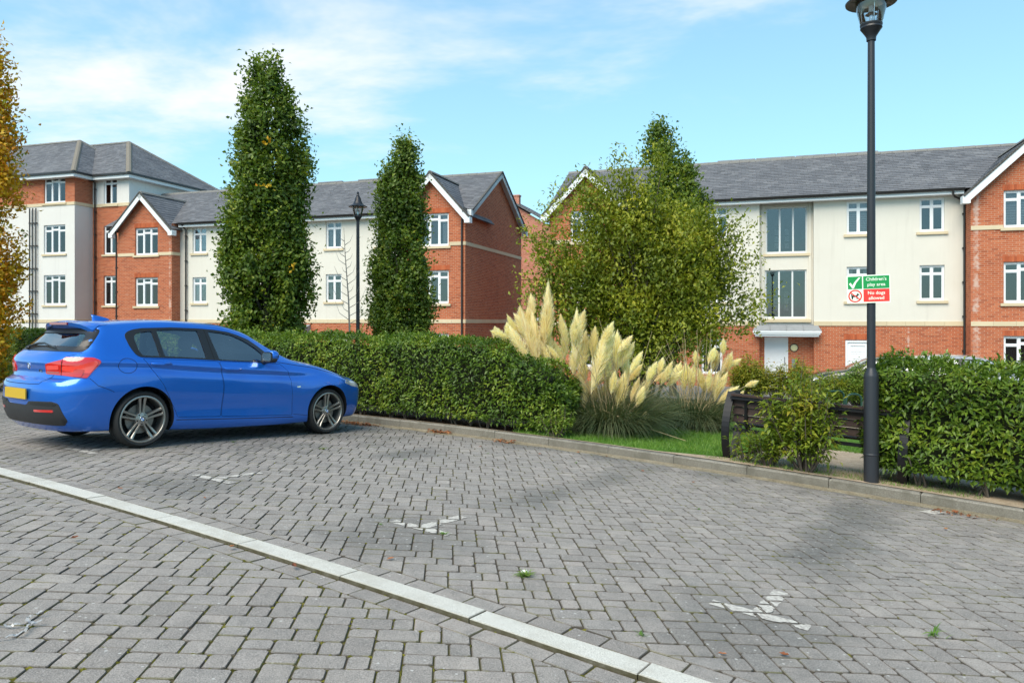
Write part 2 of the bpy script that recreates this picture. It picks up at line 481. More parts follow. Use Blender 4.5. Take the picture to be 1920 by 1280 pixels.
def mat_leaf(name, cols, rough=.45, trans=.28, hue_scale=.9, spec=.45):
    """leaf colour differs leaf by leaf and spray by spray"""
    m, nt, n, l, b = newmat(name)
    g = n.new('ShaderNodeNewGeometry'); oi = n.new('ShaderNodeObjectInfo')
    rnd = mth(n, l, 'FRACT', mth(n, l, 'ADD', g.outputs['Random Per Island'], mth(n, l, 'MULTIPLY', oi.outputs['Random'], 7.3)))
    f = nz(n, l, g.outputs['Position'], hue_scale, 3, .6)
    k = mth(n, l, 'ADD', mth(n, l, 'MULTIPLY', rnd, .52), mth(n, l, 'MULTIPLY', smooth(n, l, f, .32, .68), .48))  # noise puts light and dark clumps into the leaf colour
    r = ramp(n, [(i / (len(cols) - 1), c) for i, c in enumerate(cols)]); l.new(k, r.inputs['Fac'])
    l.new(r.outputs[0], b.inputs['Base Color'])
    b.inputs['Roughness'].default_value = rough; b.inputs['Specular IOR Level'].default_value = spec
    tr = n.new('ShaderNodeBsdfTranslucent')
    l.new(mixrgb(n, l, 1., r.outputs[0], (1.25, 1.3, .7), 'MULTIPLY'), tr.inputs['Color'])
    mx = n.new('ShaderNodeMixShader'); mx.inputs[0].default_value = trans
    l.new(b.outputs[0], mx.inputs[1]); l.new(tr.outputs[0], mx.inputs[2])
    l.new(mx.outputs[0], n['Material Output'].inputs['Surface'])
    return m

def mat_bark(name, a, b_):
    m, nt, n, l, b = newmat(name)
    g = n.new('ShaderNodeNewGeometry')
    f = nz(n, l, g.outputs['Position'], 18, 5, .7)
    l.new(mixrgb(n, l, f, a, b_), b.inputs['Base Color']); b.inputs['Roughness'].default_value = .9
    bump(n, l, b, f, .01, .8)
    return m

def mat_glass(name, tint, opac, rough=.02):
    """thin pane: part mirror by angle, part see-through with its own tint"""
    m, nt, n, l, b = newmat(name)
    n.remove(b)
    tr = n.new('ShaderNodeBsdfTransparent'); tr.inputs[0].default_value = (*tint, 1)
    gl = n.new('ShaderNodeBsdfGlossy'); gl.inputs['Roughness'].default_value = rough; gl.inputs['Color'].default_value = (.95, .97, 1, 1)
    lw = n.new('ShaderNodeFresnel'); lw.inputs['IOR'].default_value = 1.5
    k = mth(n, l, 'ADD', mth(n, l, 'MULTIPLY', lw.outputs[0], 1.2), opac, clamp=True)
    mx = n.new('ShaderNodeMixShader'); l.new(k, mx.inputs[0]); l.new(tr.outputs[0], mx.inputs[1]); l.new(gl.outputs[0], mx.inputs[2])
    l.new(mx.outputs[0], n['Material Output'].inputs['Surface'])
    return m

def mat_stone(name, a, b_):
    m, nt, n, l, b = newmat(name)
    g = n.new('ShaderNodeNewGeometry'); oi = n.new('ShaderNodeObjectInfo')
    f = nz(n, l, g.outputs['Position'], 5, 5, .7)
    c = mixrgb(n, l, f, a, b_)
    c = mixrgb(n, l, mth(n, l, 'MULTIPLY', oi.outputs['Random'], .35), c, tuple(x * .8 for x in a))
    l.new(c, b.inputs['Base Color']); b.inputs['Roughness'].default_value = .85; b.inputs['Specular IOR Level'].default_value = .2
    return m

def mat_paint_worn():
    m, nt, n, l, b = newmat('worn_white_paint')
    g = n.new('ShaderNodeNewGeometry'); pos = g.outputs['Position']
    f = nz(n, l, pos, 38, 4, .75)
    l.new(mixrgb(n, l, smooth(n, l, f, .64, .42), (.31, .28, .255), (.52, .495, .445)), b.inputs['Base Color'])
    b.inputs['Roughness'].default_value = .85
    bump(n, l, b, f, .003, .6)
    return m

def mat_car_paint(name, col, metal=.55):
    m, nt, n, l, b = newmat(name)
    b.inputs['Base Color'].default_value = (*col, 1); b.inputs['Metallic'].default_value = metal
    b.inputs['Roughness'].default_value = .28; b.inputs['Coat Weight'].default_value = 1; b.inputs['Coat Roughness'].default_value = .03
    b.inputs['Specular IOR Level'].default_value = .5
    return m

def mat_wood(name, a, b_, rough=.7):
    m, nt, n, l, b = newmat(name)
    tc = n.new('ShaderNodeTexCoord')
    mp = n.new('ShaderNodeMapping'); mp.inputs['Scale'].default_value = (2, 40, 40); l.new(tc.outputs['Object'], mp.inputs[0])
    f = nz(n, l, mp.outputs[0], 1.5, 5, .65, .6)
    oi = n.new('ShaderNodeObjectInfo')
    c = mixrgb(n, l, f, a, b_)
    c = mixrgb(n, l, mth(n, l, 'MULTIPLY', oi.outputs['Random'], .4), c, a)
    l.new(c, b.inputs['Base Color']); b.inputs['Roughness'].default_value = rough
    bump(n, l, b, f, .002, .6)
    return m

M = {}
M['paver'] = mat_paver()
M['moss_joint'] = mat_joint(1.); M['dark_joint'] = mat_joint(0.)
M['granite'] = mat_speckle('white_granite', (.36, .345, .31), (.58, .56, .50), (.70, .68, .62), 170, .7, .5, (.40, .375, .32), .95, (.075, .065, .035))  # side colour holds both moss and the shadowed gap along the road
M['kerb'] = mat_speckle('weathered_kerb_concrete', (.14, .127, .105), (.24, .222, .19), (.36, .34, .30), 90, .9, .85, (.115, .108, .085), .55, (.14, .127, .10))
M['sand'] = mat_ground('sandy_gravel', [(.3, (.20, .15, .105)), (.46, (.40, .31, .22)), (.58, (.52, .42, .31)), (.7, (.62, .53, .41))], 60, .02)
M['litter'] = mat_ground('silt_and_litter', [(.3, (.09, .075, .05)), (.5, (.26, .22, .15)), (.68, (.42, .37, .28))], 48, .02)
M['soil'] = mat_ground('bare_soil', [(.3, (.030, .022, .015)), (.5, (.075, .055, .038)), (.7, (.14, .11, .08))], 30, .03)
M['turf'] = mat_ground('turf', [(.3, (.035, .085, .010)), (.5, (.07, .16, .018)), (.7, (.12, .22, .035))], 24, .02)
M['tarmac'] = mat_ground('pale_tarmac', [(.3, (.17, .165, .16)), (.55, (.23, .225, .22)), (.7, (.28, .275, .27))], 40, .006)
M['brick'] = mat_brick('orange_red_brick', [(.30, .065, .028), (.42, .098, .040), (.50, .135, .055), (.45, .11, .045), (.55, .175, .08)], (.54, .36, .25), .18)
M['brick2'] = mat_brick('pink_red_brick', [(.40, .12, .07), (.50, .165, .10), (.56, .21, .13), (.50, .18, .11), (.60, .26, .17)], (.60, .44, .36), .12)
M['render'] = mat_render('cream_render', (.69, .66, .585), (.64, .605, .53))
M['render_w'] = mat_render('white_render', (.69, .675, .64), (.64, .62, .585))
M['slate'] = mat_slate()
M['ridge'] = mat_stone('ridge_tile', (.17, .165, .155), (.24, .235, .22))
M['hip'] = mat_stone('brown_hip_tile', (.17, .15, .12), (.24, .215, .18))
M['stone'] = mat_stone('sandstone', (.60, .49, .32), (.68, .58, .41))
M['upvc'] = flat('white_upvc', (.80, .81, .82), .35)
M['board'] = flat('white_painted_board', (.76, .79, .80), .5)
M['alu'] = flat('grey_white_aluminium', (.66, .67, .67), .4)
M['lead'] = mat_stone('lead_sheet', (.20, .21, .22), (.34, .35, .36))
M['pipe'] = flat('black_plastic_pipe', (.022, .021, .021), .4)
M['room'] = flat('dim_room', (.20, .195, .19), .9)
M['curtain'] = flat('pale_curtain', (.80, .78, .76), .9)
M['curtain_tan'] = flat('tan_curtain', (.42, .22, .10), .9)
M['pane'] = mat_glass('window_glass', (.66, .68, .70), .04)
M['pane_dark'] = mat_glass('stair_glass', (.60, .61, .62), .05)
M['iron'] = flat('black_painted_iron', (.010, .010, .012), .5, 0., .3)
M['post'] = flat('charcoal_painted_steel', (.020, .022, .028), .42)
M['lampglass'] = mat_glass('lamp_glass', (.94, .96, .97), .05)
M['steel'] = flat('bright_steel', (.62, .62, .62), .25, 1.)
M['copper'] = flat('brown_reflector', (.20, .13, .07), .4, .6)
M['green_iron'] = flat('green_painted_steel', (.008, .045, .030), .5)
M['planks'] = mat_wood('dark_stained_plank', (.018, .008, .005), (.055, .022, .012))
M['paint'] = mat_paint_worn()
M['lid'] = flat('cream_lamp_disc', (.75, .66, .36), .4)
M['bark'] = mat_bark('grey_brown_bark', (.045, .035, .026), (.14, .115, .09))
M['pale_bark'] = mat_bark('pale_bark', (.22, .20, .17), (.42, .39, .35))
M['oak'] = mat_leaf('oak_leaf', [(.034, .064, .010), (.066, .118, .014), (.11, .180, .020), (.18, .25, .026), (.36, .37, .04)], .5, .36, 1.9)
M['oak_olive'] = mat_leaf('olive_leaf', [(.072, .105, .012), (.135, .18, .016), (.22, .26, .022), (.33, .345, .03), (.50, .45, .04)], .5, .38, 1.6)
M['autumn'] = mat_leaf('autumn_leaf', [(.26, .23, .012), (.54, .36, .014), (.68, .40, .014), (.68, .26, .014), (.64, .54, .035)], .5, .3, 1.0)
M['laurel'] = mat_leaf('hedge_leaf', [(.034, .068, .010), (.064, .120, .014), (.105, .18, .017), (.165, .245, .022), (.28, .32, .032)], .42, .32, 1.6, .4)
M['laurel_tip'] = mat_leaf('bright_hedge_leaf', [(.07, .15, .02), (.13, .22, .03), (.20, .28, .04), (.28, .30, .05)], .34, .28, 1.6, .5)  # paler leaf; on hedge tips the light from above is in the colour
M['photinia'] = mat_leaf('shrub_leaf', [(.050, .085, .012), (.10, .155, .016), (.17, .235, .022), (.28, .30, .03), (.42, .34, .04)], .42, .36, 2.2, .4)
M['farhedge'] = mat_leaf('autumn_hedge_leaf', [(.11, .15, .016), (.18, .23, .02), (.28, .29, .025), (.36, .28, .03), (.40, .19, .03)], .5, .34, .7)
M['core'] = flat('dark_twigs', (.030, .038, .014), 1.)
M['grass'] = mat_leaf('grass_blade', [(.05, .13, .012), (.09, .19, .02), (.14, .26, .03), (.2, .3, .05)], .5, .3, 2.)
M['reed'] = mat_leaf('pampas_blade', [(.035, .065, .025), (.06, .095, .038), (.095, .125, .055), (.15, .165, .08), (.24, .22, .12)], .5, .2, 1.2)
M['plume'] = mat_leaf('pampas_plume', [(.80, .66, .47), (.88, .78, .61), (.92, .85, .72), (.94, .90, .80)], .9, .5, 1.5, .05)
M['stalk'] = flat('straw_stalk', (.42, .33, .18), .8)
M['dead'] = mat_leaf('dead_leaf', [(.10, .03, .012), (.22, .07, .025), (.34, .13, .05), (.42, .22, .09)], .7, .15, 8.)
M['moss'] = mat_leaf('joint_moss', [(.045, .045, .012), (.085, .085, .016), (.13, .125, .02), (.18, .16, .025)], 1., .1, 3., .05)
# car
M['blue'] = mat_car_paint('blue_metallic_paint', (.006, .135, .60), .5)
M['cabin'] = flat('black_cabin_lining', (.012, .012, .013), .8)
M['trim'] = flat('black_window_trim', (.014, .014, .015), .35)
M['carglass'] = mat_glass('car_glass', (.80, .86, .84), .17)
M['rearglass'] = mat_glass('tinted_rear_glass', (.45, .48, .48), .14)
M['tyre'] = flat('black_tyre', (.014, .014, .014), .75)
M['rim'] = flat('graphite_alloy', (.34, .33, .31), .3, .85)
M['well'] = flat('black_wheel_well', (.006, .006, .006), 1.)
M['diffuser'] = flat('black_textured_plastic', (.020, .020, .022), .55)
M['red'] = flat('red_lamp_lens', (.55, .012, .010), .12, 0, .6, 1.)
M['redlit'] = flat('bright_red_lens', (.85, .06, .04), .15, 0, .6, 1.)
M['reddark'] = flat('dark_red_lens', (.28, .006, .008), .12, 0, .6, 1.)
M['chrome'] = flat('chrome', (.75, .75, .75), .12, 1.)
M['plate'] = flat('yellow_number_plate', (.52, .33, .015), .5)
M['white'] = flat('white_enamel', (.8, .8, .8), .3)
M['rblue'] = flat('blue_enamel', (.02, .16, .55), .3)
M['black'] = flat('black_enamel', (.01, .01, .01), .3)
M['seat'] = flat('dark_seat_cloth', (.03, .03, .032), .8)
M['disc'] = flat('brake_disc', (.22, .20, .18), .5, .8)
M['lampclear'] = flat('clear_headlamp', (.45, .47, .5), .08, .3, .8, 1.)
M['dkpaint'] = mat_car_paint('dark_grey_paint', (.022, .023, .026), .1)
M['silver'] = mat_car_paint('silver_paint', (.52, .53, .54), .5)
M['sgreen'] = flat('sign_green', (.0, .27, .06), .4)
M['sred'] = flat('sign_red', (.72, .035, .025), .4)
M['swhite'] = flat('sign_white', (.80, .86, .74), .4)
M['plastic'] = flat('clear_plastic_strap', (.60, .60, .60), .15, 0, .8, 1.)
M['pebble'] = flat('white_pebble', (.70, .70, .68), .6)
# ------------------------------------------------------------------ ground sheets
def sheet(name, poly_st, dz, mat, hf=H, step=.5, kind='structure'):
    mb = MB()
    for c in cells(poly_st, step):
        pts = []
        for s, t in c:
            x, y = xy(s, t); pts.append((x, y, hf(x, y) + dz))
        if poly_area([(p[0], p[1]) for p in pts]) < 0: pts.reverse()
        mb.face(pts)
    o = mb.build(name, mat)
    if kind: o['kind'] = kind
    return o

ROAD_DROP = .014
# far ground: one sheet out to the horizon, below everything else
mb = MB()
def far_h(x, y):
    return min(H(x, y), HG(x, y)) - .09
rings = [0, 3, 6, 9, 12, 16, 20, 25, 30, 40, 60, 100, 200, 500, 1400]
na = 48
def far_p(r, k):
    a = 2*math.pi*k/na
    x, y = r*math.sin(a), 8 + r*math.cos(a)
    h = far_h(x, y) if r <= 40 else FLOOR - .1
    if y < 0 and r > 25: h = max(h, FLOOR - .1)
    return (x, y, h)
for i in range(len(rings)-1):
    for k in range(na):
        q = [far_p(rings[i], k), far_p(rings[i], k+1), far_p(rings[i+1], k+1), far_p(rings[i+1], k)]
        if i == 0: q = q[1:]
        mb.face(q[::-1])
g_ = mb.build('ground', M['soil']); g_['kind'] = 'structure'

KT = 4.80         # kerb face
road = sheet('road', [(-19, -9), (14, -9), (14, -1.19), (-19, -1.19)], -ROAD_DROP - .007, M['moss_joint'])
bays = sheet('parking_bays', [(-19, -1.10), (13, -1.10), (13, KT + .05), (-19, KT + .05)], -.007, M['dark_joint'])
sheet('garden_soil', [(-14, 4.90), (16, 4.90), (16, 24), (-14, 24)], -.03, M['soil'], HG, 1.)
sheet('lawn', [(2.4, 4.97), (4.6, 5.02), (5.3, 5.35), (5.6, 7.6), (6.2, 8.0), (12, 8.0), (14, 12.5), (-2, 12.5), (2.0, 6.0)], .004, M['turf'], HG, .5)
sheet('gravel_strip', [(-6, 4.93), (12.5, 4.93), (12.5, 7.9), (6.3, 7.9), (5.7, 7.5), (5.4, 5.3), (4.6, 5.0), (2.4, 4.96), (-6, 4.96)], .010, M['sand'], HG, .25)
sheet('gravel_path', [(-14, 12.6), (16, 12.6), (16, 14.4), (-14, 14.4)], .004, M['sand'], HG, 1.)
sheet('courtyard', [(-30, 17.5), (22, 17.5), (22, 40), (-30, 40)], .008, M['tarmac'], HG, 1.5)

# ------------------------------------------------------------------ pavers
W_, H_ = .1365, .3055            # module of the laid pattern: unit width, unit length (0.2 + 0.1)
PA = math.radians(-5)
ROW = (math.cos(PA), -math.sin(PA)); COLD = (math.sin(PA), math.cos(PA))   # along a course, and away from the camera

def clipped(poly, tmin, tmax):
    """clip a world polygon to a band of t"""
    c0 = T_ORG[0]*DD[0] + T_ORG[1]*DD[1]
    p = clip_poly(poly, -DD[0], -DD[1], -(tmin + c0))
    return clean_poly(clip_poly(p, DD[0], DD[1], tmax + c0)) if len(p) > 2 else p

def in_view(x, y, z, mx=130, my=70):
    if y < 1.2: return False
    py = 603 - 1400*(z-1.5)/y
    room = 2.6 if mx > 0 else 0.             # pave as far as a step to either side would show
    return -mx-1400*room/y < 960 + 1400*x/y < 1920+mx+1400*room/y and py < 1280+my

def paver_mesh(poly, corner):
    """poly around (0,0): rounded arris, top at z=0"""
    p = poly if poly_area(poly) > 0 else poly[::-1]
    p = inset_poly(p, .0026)
    if len(p) < 3: return None
    if corner and len(p) == 4:
        q = []
        for i in range(4):
            a, b, c = p[i-1], p[i], p[(i+1) % 4]
            for o_ in (a, c):
                d = math.hypot(o_[0]-b[0], o_[1]-b[1]); k = corner * random.uniform(.5, 1.5) / d
                q.append((b[0] + (o_[0]-b[0])*k, b[1] + (o_[1]-b[1])*k))
        p = q
    top = inset_poly(p, .0040)
    if len(top) != len(p): 
        cx = sum(a[0] for a in p)/len(p); cy = sum(a[1] for a in p)/len(p)
        top = [(cx + (a[0]-cx)*.9, cy + (a[1]-cy)*.9) for a in p]
    n = len(p)
    v = [(x, y, 0) for x, y in top] + [(x, y, -.0045) for x, y in p] + [(x, y, -.03) for x, y in p]
    f = [tuple(range(n))]
    for i in range(n):
        j = (i+1) % n
        f += [(n+i, n+j, j, i), (2*n+i, 2*n+j, n+j, n+i)]
    return v, f

def paver_frame(x, y, dz):
    e = .1
    hx = (H(x+e, y) - H(x-e, y)) / (2*e); hy = (H(x, y+e) - H(x, y-e)) / (2*e)
    n = Vector((-hx + random.gauss(0, .008), -hy + random.gauss(0, .008), 1)).normalized()
    a = Vector((ROW[0], ROW[1], 0)); a = (a - n*a.dot(n)).normalized()
    b = n.cross(a)
    m = Matrix((a, b, n)).transposed().to_4x4()
    m.translation = (x, y, H(x, y) + dz + random.gauss(0, .0012))
    return m

std = {}
for kind, (w, h) in {'long': (.2037, W_), 'short': (.1018, W_), 'tall': (W_, .2037), 'thin': (W_, .1018)}.items():
    std[kind] = []
    for k in range(4):
        v, f = paver_mesh([(-w/2, -h/2), (w/2, -h/2), (w/2, h/2), (-w/2, h/2)], .014)
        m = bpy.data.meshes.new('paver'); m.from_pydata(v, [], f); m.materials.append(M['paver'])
        std[kind].append(m)

def lay(owner, tmin, tmax, dz, border_t):
    """the two-way laid pattern clipped to a band, plus a border course; nearest 300 as parts, the rest as one"""
    todo = []
    o = (0.07, 4.0)
    for k in range(-130, 131):
        for mm in range(-40, 41):
            a0 = k*W_ + mm*H_; b0 = k*W_ - mm*H_          # a: along the course, b: towards the camera
            for kind, ca, cb, w, h in (('thin', W_/2, .0509, W_, .1018), ('tall', W_/2, .1018+.10185, W_, .2037),
                                       ('long', W_+.10185, W_/2, .2037, W_), ('short', W_+.2037+.0509, W_/2, .1018, W_)):
                a, b = a0+ca, b0+cb
                x = o[0] + a*ROW[0] - b*COLD[0]; y = o[1] + a*ROW[1] - b*COLD[1]
                if y < 1.8 or y > 19 or abs(x) > 15: continue
                s_, t_ = st(x, y)
                if not (tmin - .2 < t_ < tmax + .2) or s_ < -13: continue
                if not in_view(x, y, H(x, y)): continue
                cor = []
                for da, db in ((-w/2, -h/2), (w/2, -h/2), (w/2, h/2), (-w/2, h/2)):
                    cor.append((x + da*ROW[0] + db*COLD[0], y + da*ROW[1] + db*COLD[1]))
                c = clipped(cor, tmin, tmax)
                if len(c) < 3 or abs(poly_area(c)) < .0016: continue
                whole = abs(abs(poly_area(c)) - w*h) < 1e-6
                todo.append((y, x, y, kind if whole else None, c))
    # border course laid lengthwise beside the edging
    for i in range(-70, 85):
        s0 = i*.204 + (.07 if border_t < -1.1 else 0)
        q = [xy(s0, border_t-.067), xy(s0+.2037, border_t-.067), xy(s0+.2037, border_t+.067), xy(s0, border_t+.067)]
        cx = sum(p[0] for p in q)/4; cy = sum(p[1] for p in q)/4
        if cy > 1.5 and in_view(cx, cy, H(cx, cy)): todo.append((cy, cx, cy, None, q))
    todo.sort(key=lambda r: r[0])
    V = []; F = []
    nobj = 0
    for d, x, y, kind, c in todo:
        vis = in_view(x, y, H(x, y), -8, -6)
        fr = paver_frame(x, y, dz)
        if kind is None:
            inv = []
            for px, py in c:
                dx, dy = px-x, py-y
                inv.append((dx*ROW[0] + dy*ROW[1], dx*COLD[0] + dy*COLD[1]))
            r = paver_mesh(inv, .008 if len(inv) == 4 else 0)
            if r is None: continue
        if nobj < 300 and vis:
            if kind: me = random.choice(std[kind])
            else:
                me = bpy.data.meshes.new('paver'); me.from_pydata(r[0], [], r[1]); me.materials.append(M['paver'])
            po = bpy.data.objects.new('paver', me); po.matrix_world = fr
            link(po, owner); nobj += 1
        else:
            if kind:
                me = random.choice(std[kind]); vv = [v.co for v in me.vertices]; ff = [tuple(p.vertices) for p in me.polygons]
            else: vv, ff = [Vector(q) for q in r[0]], r[1]
            b = len(V)
            V.extend([tuple(fr @ q) for q in vv]); F.extend([tuple(i+b for i in f) for f in ff])
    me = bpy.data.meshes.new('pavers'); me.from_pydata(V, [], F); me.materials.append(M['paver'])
    tag(obj('pavers', me, owner), kind='stuff')
    return todo

park_list = lay(bays, -.89, KT, 0., -.958)
road_list = lay(road, -9, -1.33, -ROAD_DROP, -1.262)
# cushions of moss in the joints, mostly where four blocks meet on the road
def moss_cushions(owner, lst, share, dz, seed):
    r = random.Random(seed); mb = MB()
    for d, x, y, kind, c in lst:
        if y > 8.5: continue
        patch = noise.noise((x*1.1, y*1.1, 3.3))
        for k, (px, py) in enumerate(c[:4]):
            if r.random() > share*(1 + 1.6*patch): continue
            if r.random() < .5:
                q = c[(k+1) % len(c)]; f = r.random(); px, py = px + (q[0]-px)*f, py + (q[1]-py)*f
            dx, dy = c[(k+1) % len(c)][0]-c[k][0], c[(k+1) % len(c)][1]-c[k][1]; a0 = math.atan2(dy, dx)
            ra, rb = r.uniform(.008, .028), r.uniform(.004, .009); h = H(px, py)+dz; ring = []
            for j in range(7):
                a = 6.283*j/7; u, v_ = ra*math.cos(a)*r.uniform(.7, 1.2), rb*math.sin(a)*r.uniform(.7, 1.3)
                ring.append((px + u*math.cos(a0) - v_*math.sin(a0), py + u*math.sin(a0) + v_*math.cos(a0), h-.006))
            top = (px, py, h + r.uniform(.000, .004))
            for j in range(7): mb.face([ring[j], ring[(j+1) % 7], top], None, 0, True)
    tag(mb.build('moss', M['moss'], owner), kind='stuff')
moss_cushions(road, road_list, .30, -ROAD_DROP, 5)
moss_cushions(bays, park_list, .07, 0, 6)

# flush granite edging between road and bays
edging = empty('granite_edging', (*xy(5.5, -1.11), H(*xy(5.5, -1.11)))); edging['kind'] = 'structure'
bpy.context.view_layer.update()
def stone_block(s0, s1, t0, t1, z1, z0, hf, mat, name, parent, bev=.008):
    """one edging or kerb stone following the ground, arrises eased"""
    mb = MB()
    def P(s, t, dz):
        x, y = xy(s, t); return (x - parent.location.x, y - parent.location.y, hf(x, y) + dz - parent.location.z)
    g = .003; s0 += g; s1 -= g
    top = [(s0+bev, t0+bev), (s1-bev, t0+bev), (s1-bev, t1-bev), (s0+bev, t1-bev)]
    mid = [(s0, t0), (s1, t0), (s1, t1), (s0, t1)]
    j = random.gauss(0, .0015)
    A = [P(*p, z1+j) for p in top]; B = [P(*p, z1-bev+j) for p in mid]; C = [P(*p, z0) for p in mid]
    mb.face(A)
    for i in range(4):
        k = (i+1) % 4
        mb.face([B[i], B[k], A[k], A[i]]); mb.face([C[i], C[k], B[k], B[i]])
    return mb.build(name, mat, parent)
for i in range(-19, 16):
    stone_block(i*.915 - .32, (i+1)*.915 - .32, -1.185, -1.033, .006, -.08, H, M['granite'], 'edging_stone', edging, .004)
# raised kerb between bays and garden
kerb = empty('kerb', (*xy(4, 4.87), H(*xy(4, 4.87)))); kerb['kind'] = 'structure'
for i in range(-19, 11):
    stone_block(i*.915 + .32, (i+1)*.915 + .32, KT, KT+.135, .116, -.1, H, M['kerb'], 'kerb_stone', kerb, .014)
# silt washed against the foot of the kerb
mb = MB()
random.seed(3)
prev = None
for i in range(130):
    s = -5 + i*.13
    w = .12 + .20*abs(noise.noise((s*1.3, 0, 0))) + .25*max(0, noise.noise((s*.5, 4, 0)))
    a = xy(s, KT-w); b = xy(s, KT-.002)
    pa = (*a, H(*a) + .001); pb = (*b, H(*b) + .016)
    if prev: mb.face([prev[0], pa, pb, prev[1]], None, 0, True)
    prev = (pa, pb)
tag(mb.build('kerb_silt', M['litter']), kind='stuff')

# worn T marks painted on the pavers at the head of each bay line
def t_mark(s0, scale=1.):
    bars = [(s0-.27, s0+.27, -.048, .048), (s0-.046, s0+.046, .048, .52)]
    mb = MB()
    for d, x, y, kind, c in park_list:
        s, t = st(x, y)
        if abs(s-s0) > .6 or t < -.3 or t > .8: continue
        p = c if poly_area(c) > 0 else c[::-1]
        p = inset_poly(p, .011)
        if len(p) < 3: continue
        ps = [st(*q) for q in p]
        for s_a, s_b, t_a, t_b in bars:
            q = clip_poly(clip_poly(clip_poly(clip_poly(ps, 1, 0, s_b), -1, 0, -s_a), 0, 1, t_b), 0, -1, -t_a)
            q = clean_poly(q)
            if len(q) < 3 or abs(poly_area(q)) < .0006: continue
            # ragged, worn edge
            r = []
            for i in range(len(q)):
                a, b = q[i], q[(i+1) % len(q)]
                nseg = max(1, int(math.hypot(b[0]-a[0], b[1]-a[1]) / .013))
                for k in range(nseg):
                    f = k/nseg
                    r.append((a[0]+(b[0]-a[0])*f + random.uniform(-.005, .005), a[1]+(b[1]-a[1])*f + random.uniform(-.005, .005)))
            pts = []
            for s_, t_ in r:
                X, Y = xy(s_, t_); pts.append((X, Y, H(X, Y) + .0045))
            if poly_area([(u[0], u[1]) for u in pts]) < 0: pts.reverse()
            mb.face(pts)
    return mb
for s0 in (0.02, 2.33, 4.77, 7.21):
    mb = t_mark(s0)
    if mb.f: mb.build('bay_marking', M['paint'], bays)
# the pale worn block by the kerb at the right
mb = MB()
pts = [(*xy(s, t), H(*xy(s, t)) + .0045) for s, t in ((7.66, 4.33), (7.80, 4.30), (7.90, 4.52), (7.76, 4.55))]
mb.face(pts if poly_area([p[:2] for p in pts]) > 0 else pts[::-1])
mb.build('bay_marking', M['paint'], bays)
# ------------------------------------------------------------------ buildings
BA = math.atan2(.308, .951)
E1 = (math.cos(BA), -math.sin(BA)); E2 = (math.sin(BA), math.cos(BA))
def BW(u, v): return (u*E1[0] + v*E2[0], u*E1[1] + v*E2[1])

class Building:
    """local x runs along the fronts (u), local y away from the camera (v), local z is the height of the world"""
    def __init__(s, name, u0, v0, label, cat):
        s.u0, s.v0 = u0, v0
        x, y = BW(u0, v0)
        s.root = empty(name, (x, y, 0), -BA, label, cat)
        s.root.location.z = FLOOR
        s.z0 = FLOOR
    def L(s, u, v, z): return (u - s.u0, v - s.v0, z - s.z0)
    def part(s, name, mb, mat, parent=None):
        """mb holds (u, v, z) points"""
        mb.v = [s.L(*p) for p in mb.v]
        return mb.build(name, mat, parent or s.root)

def wall_front(mb, v, u0, u1, z0, z1, openings=(), depth=.13, mi=0):
    """a wall facing the camera side with reveals round its openings (u0,u1,z0,z1)"""
    us = sorted({u0, u1, *[min(max(o[i], u0), u1) for o in openings for i in (0, 1)]})
    zs = sorted({z0, z1, *[min(max(o[i], z0), z1) for o in openings for i in (2, 3)]})
    for a, b in zip(us, us[1:]):
        for c, d in zip(zs, zs[1:]):
            mu, mz = (a+b)/2, (c+d)/2
            if any(o[0] < mu < o[1] and o[2] < mz < o[3] for o in openings): continue
            mb.face([(a, v, c), (b, v, c), (b, v, d), (a, v, d)], [(a, c), (b, c), (b, d), (a, d)], mi)
    for a, b, c, d in openings:
        if b <= u0 or a >= u1 or d <= z0 or c >= z1: continue
        c_, d_ = max(c, z0), min(d, z1)
        w = v + depth
        mb.face([(a, v, c_), (a, v, d_), (a, w, d_), (a, w, c_)], [(a, c_), (a, d_), (a+depth, d_), (a+depth, c_)], mi)
        mb.face([(b, v, d_), (b, v, c_), (b, w, c_), (b, w, d_)], [(b, d_), (b, c_), (b+depth, c_), (b+depth, d_)], mi)
        if d <= z1: mb.face([(a, v, d), (b, v, d), (b, w, d), (a, w, d)], [(a, d), (b, d), (b, d+depth), (a, d+depth)], mi)
        if c >= z0: mb.face([(b, v, c), (a, v, c), (a, w, c), (b, w, c)], [(b, c), (a, c), (a, c-depth), (b, c-depth)], mi)

def wall_side(mb, u, v0, v1, z0, z1, face=1, mi=0):
    p = [(u, v0, z0), (u, v1, z0), (u, v1, z1), (u, v0, z1)]
    uv = [(v0, z0), (v1, z0), (v1, z1), (v0, z1)]
    if face < 0: p.reverse(); uv.reverse()
    mb.face(p, uv, mi)

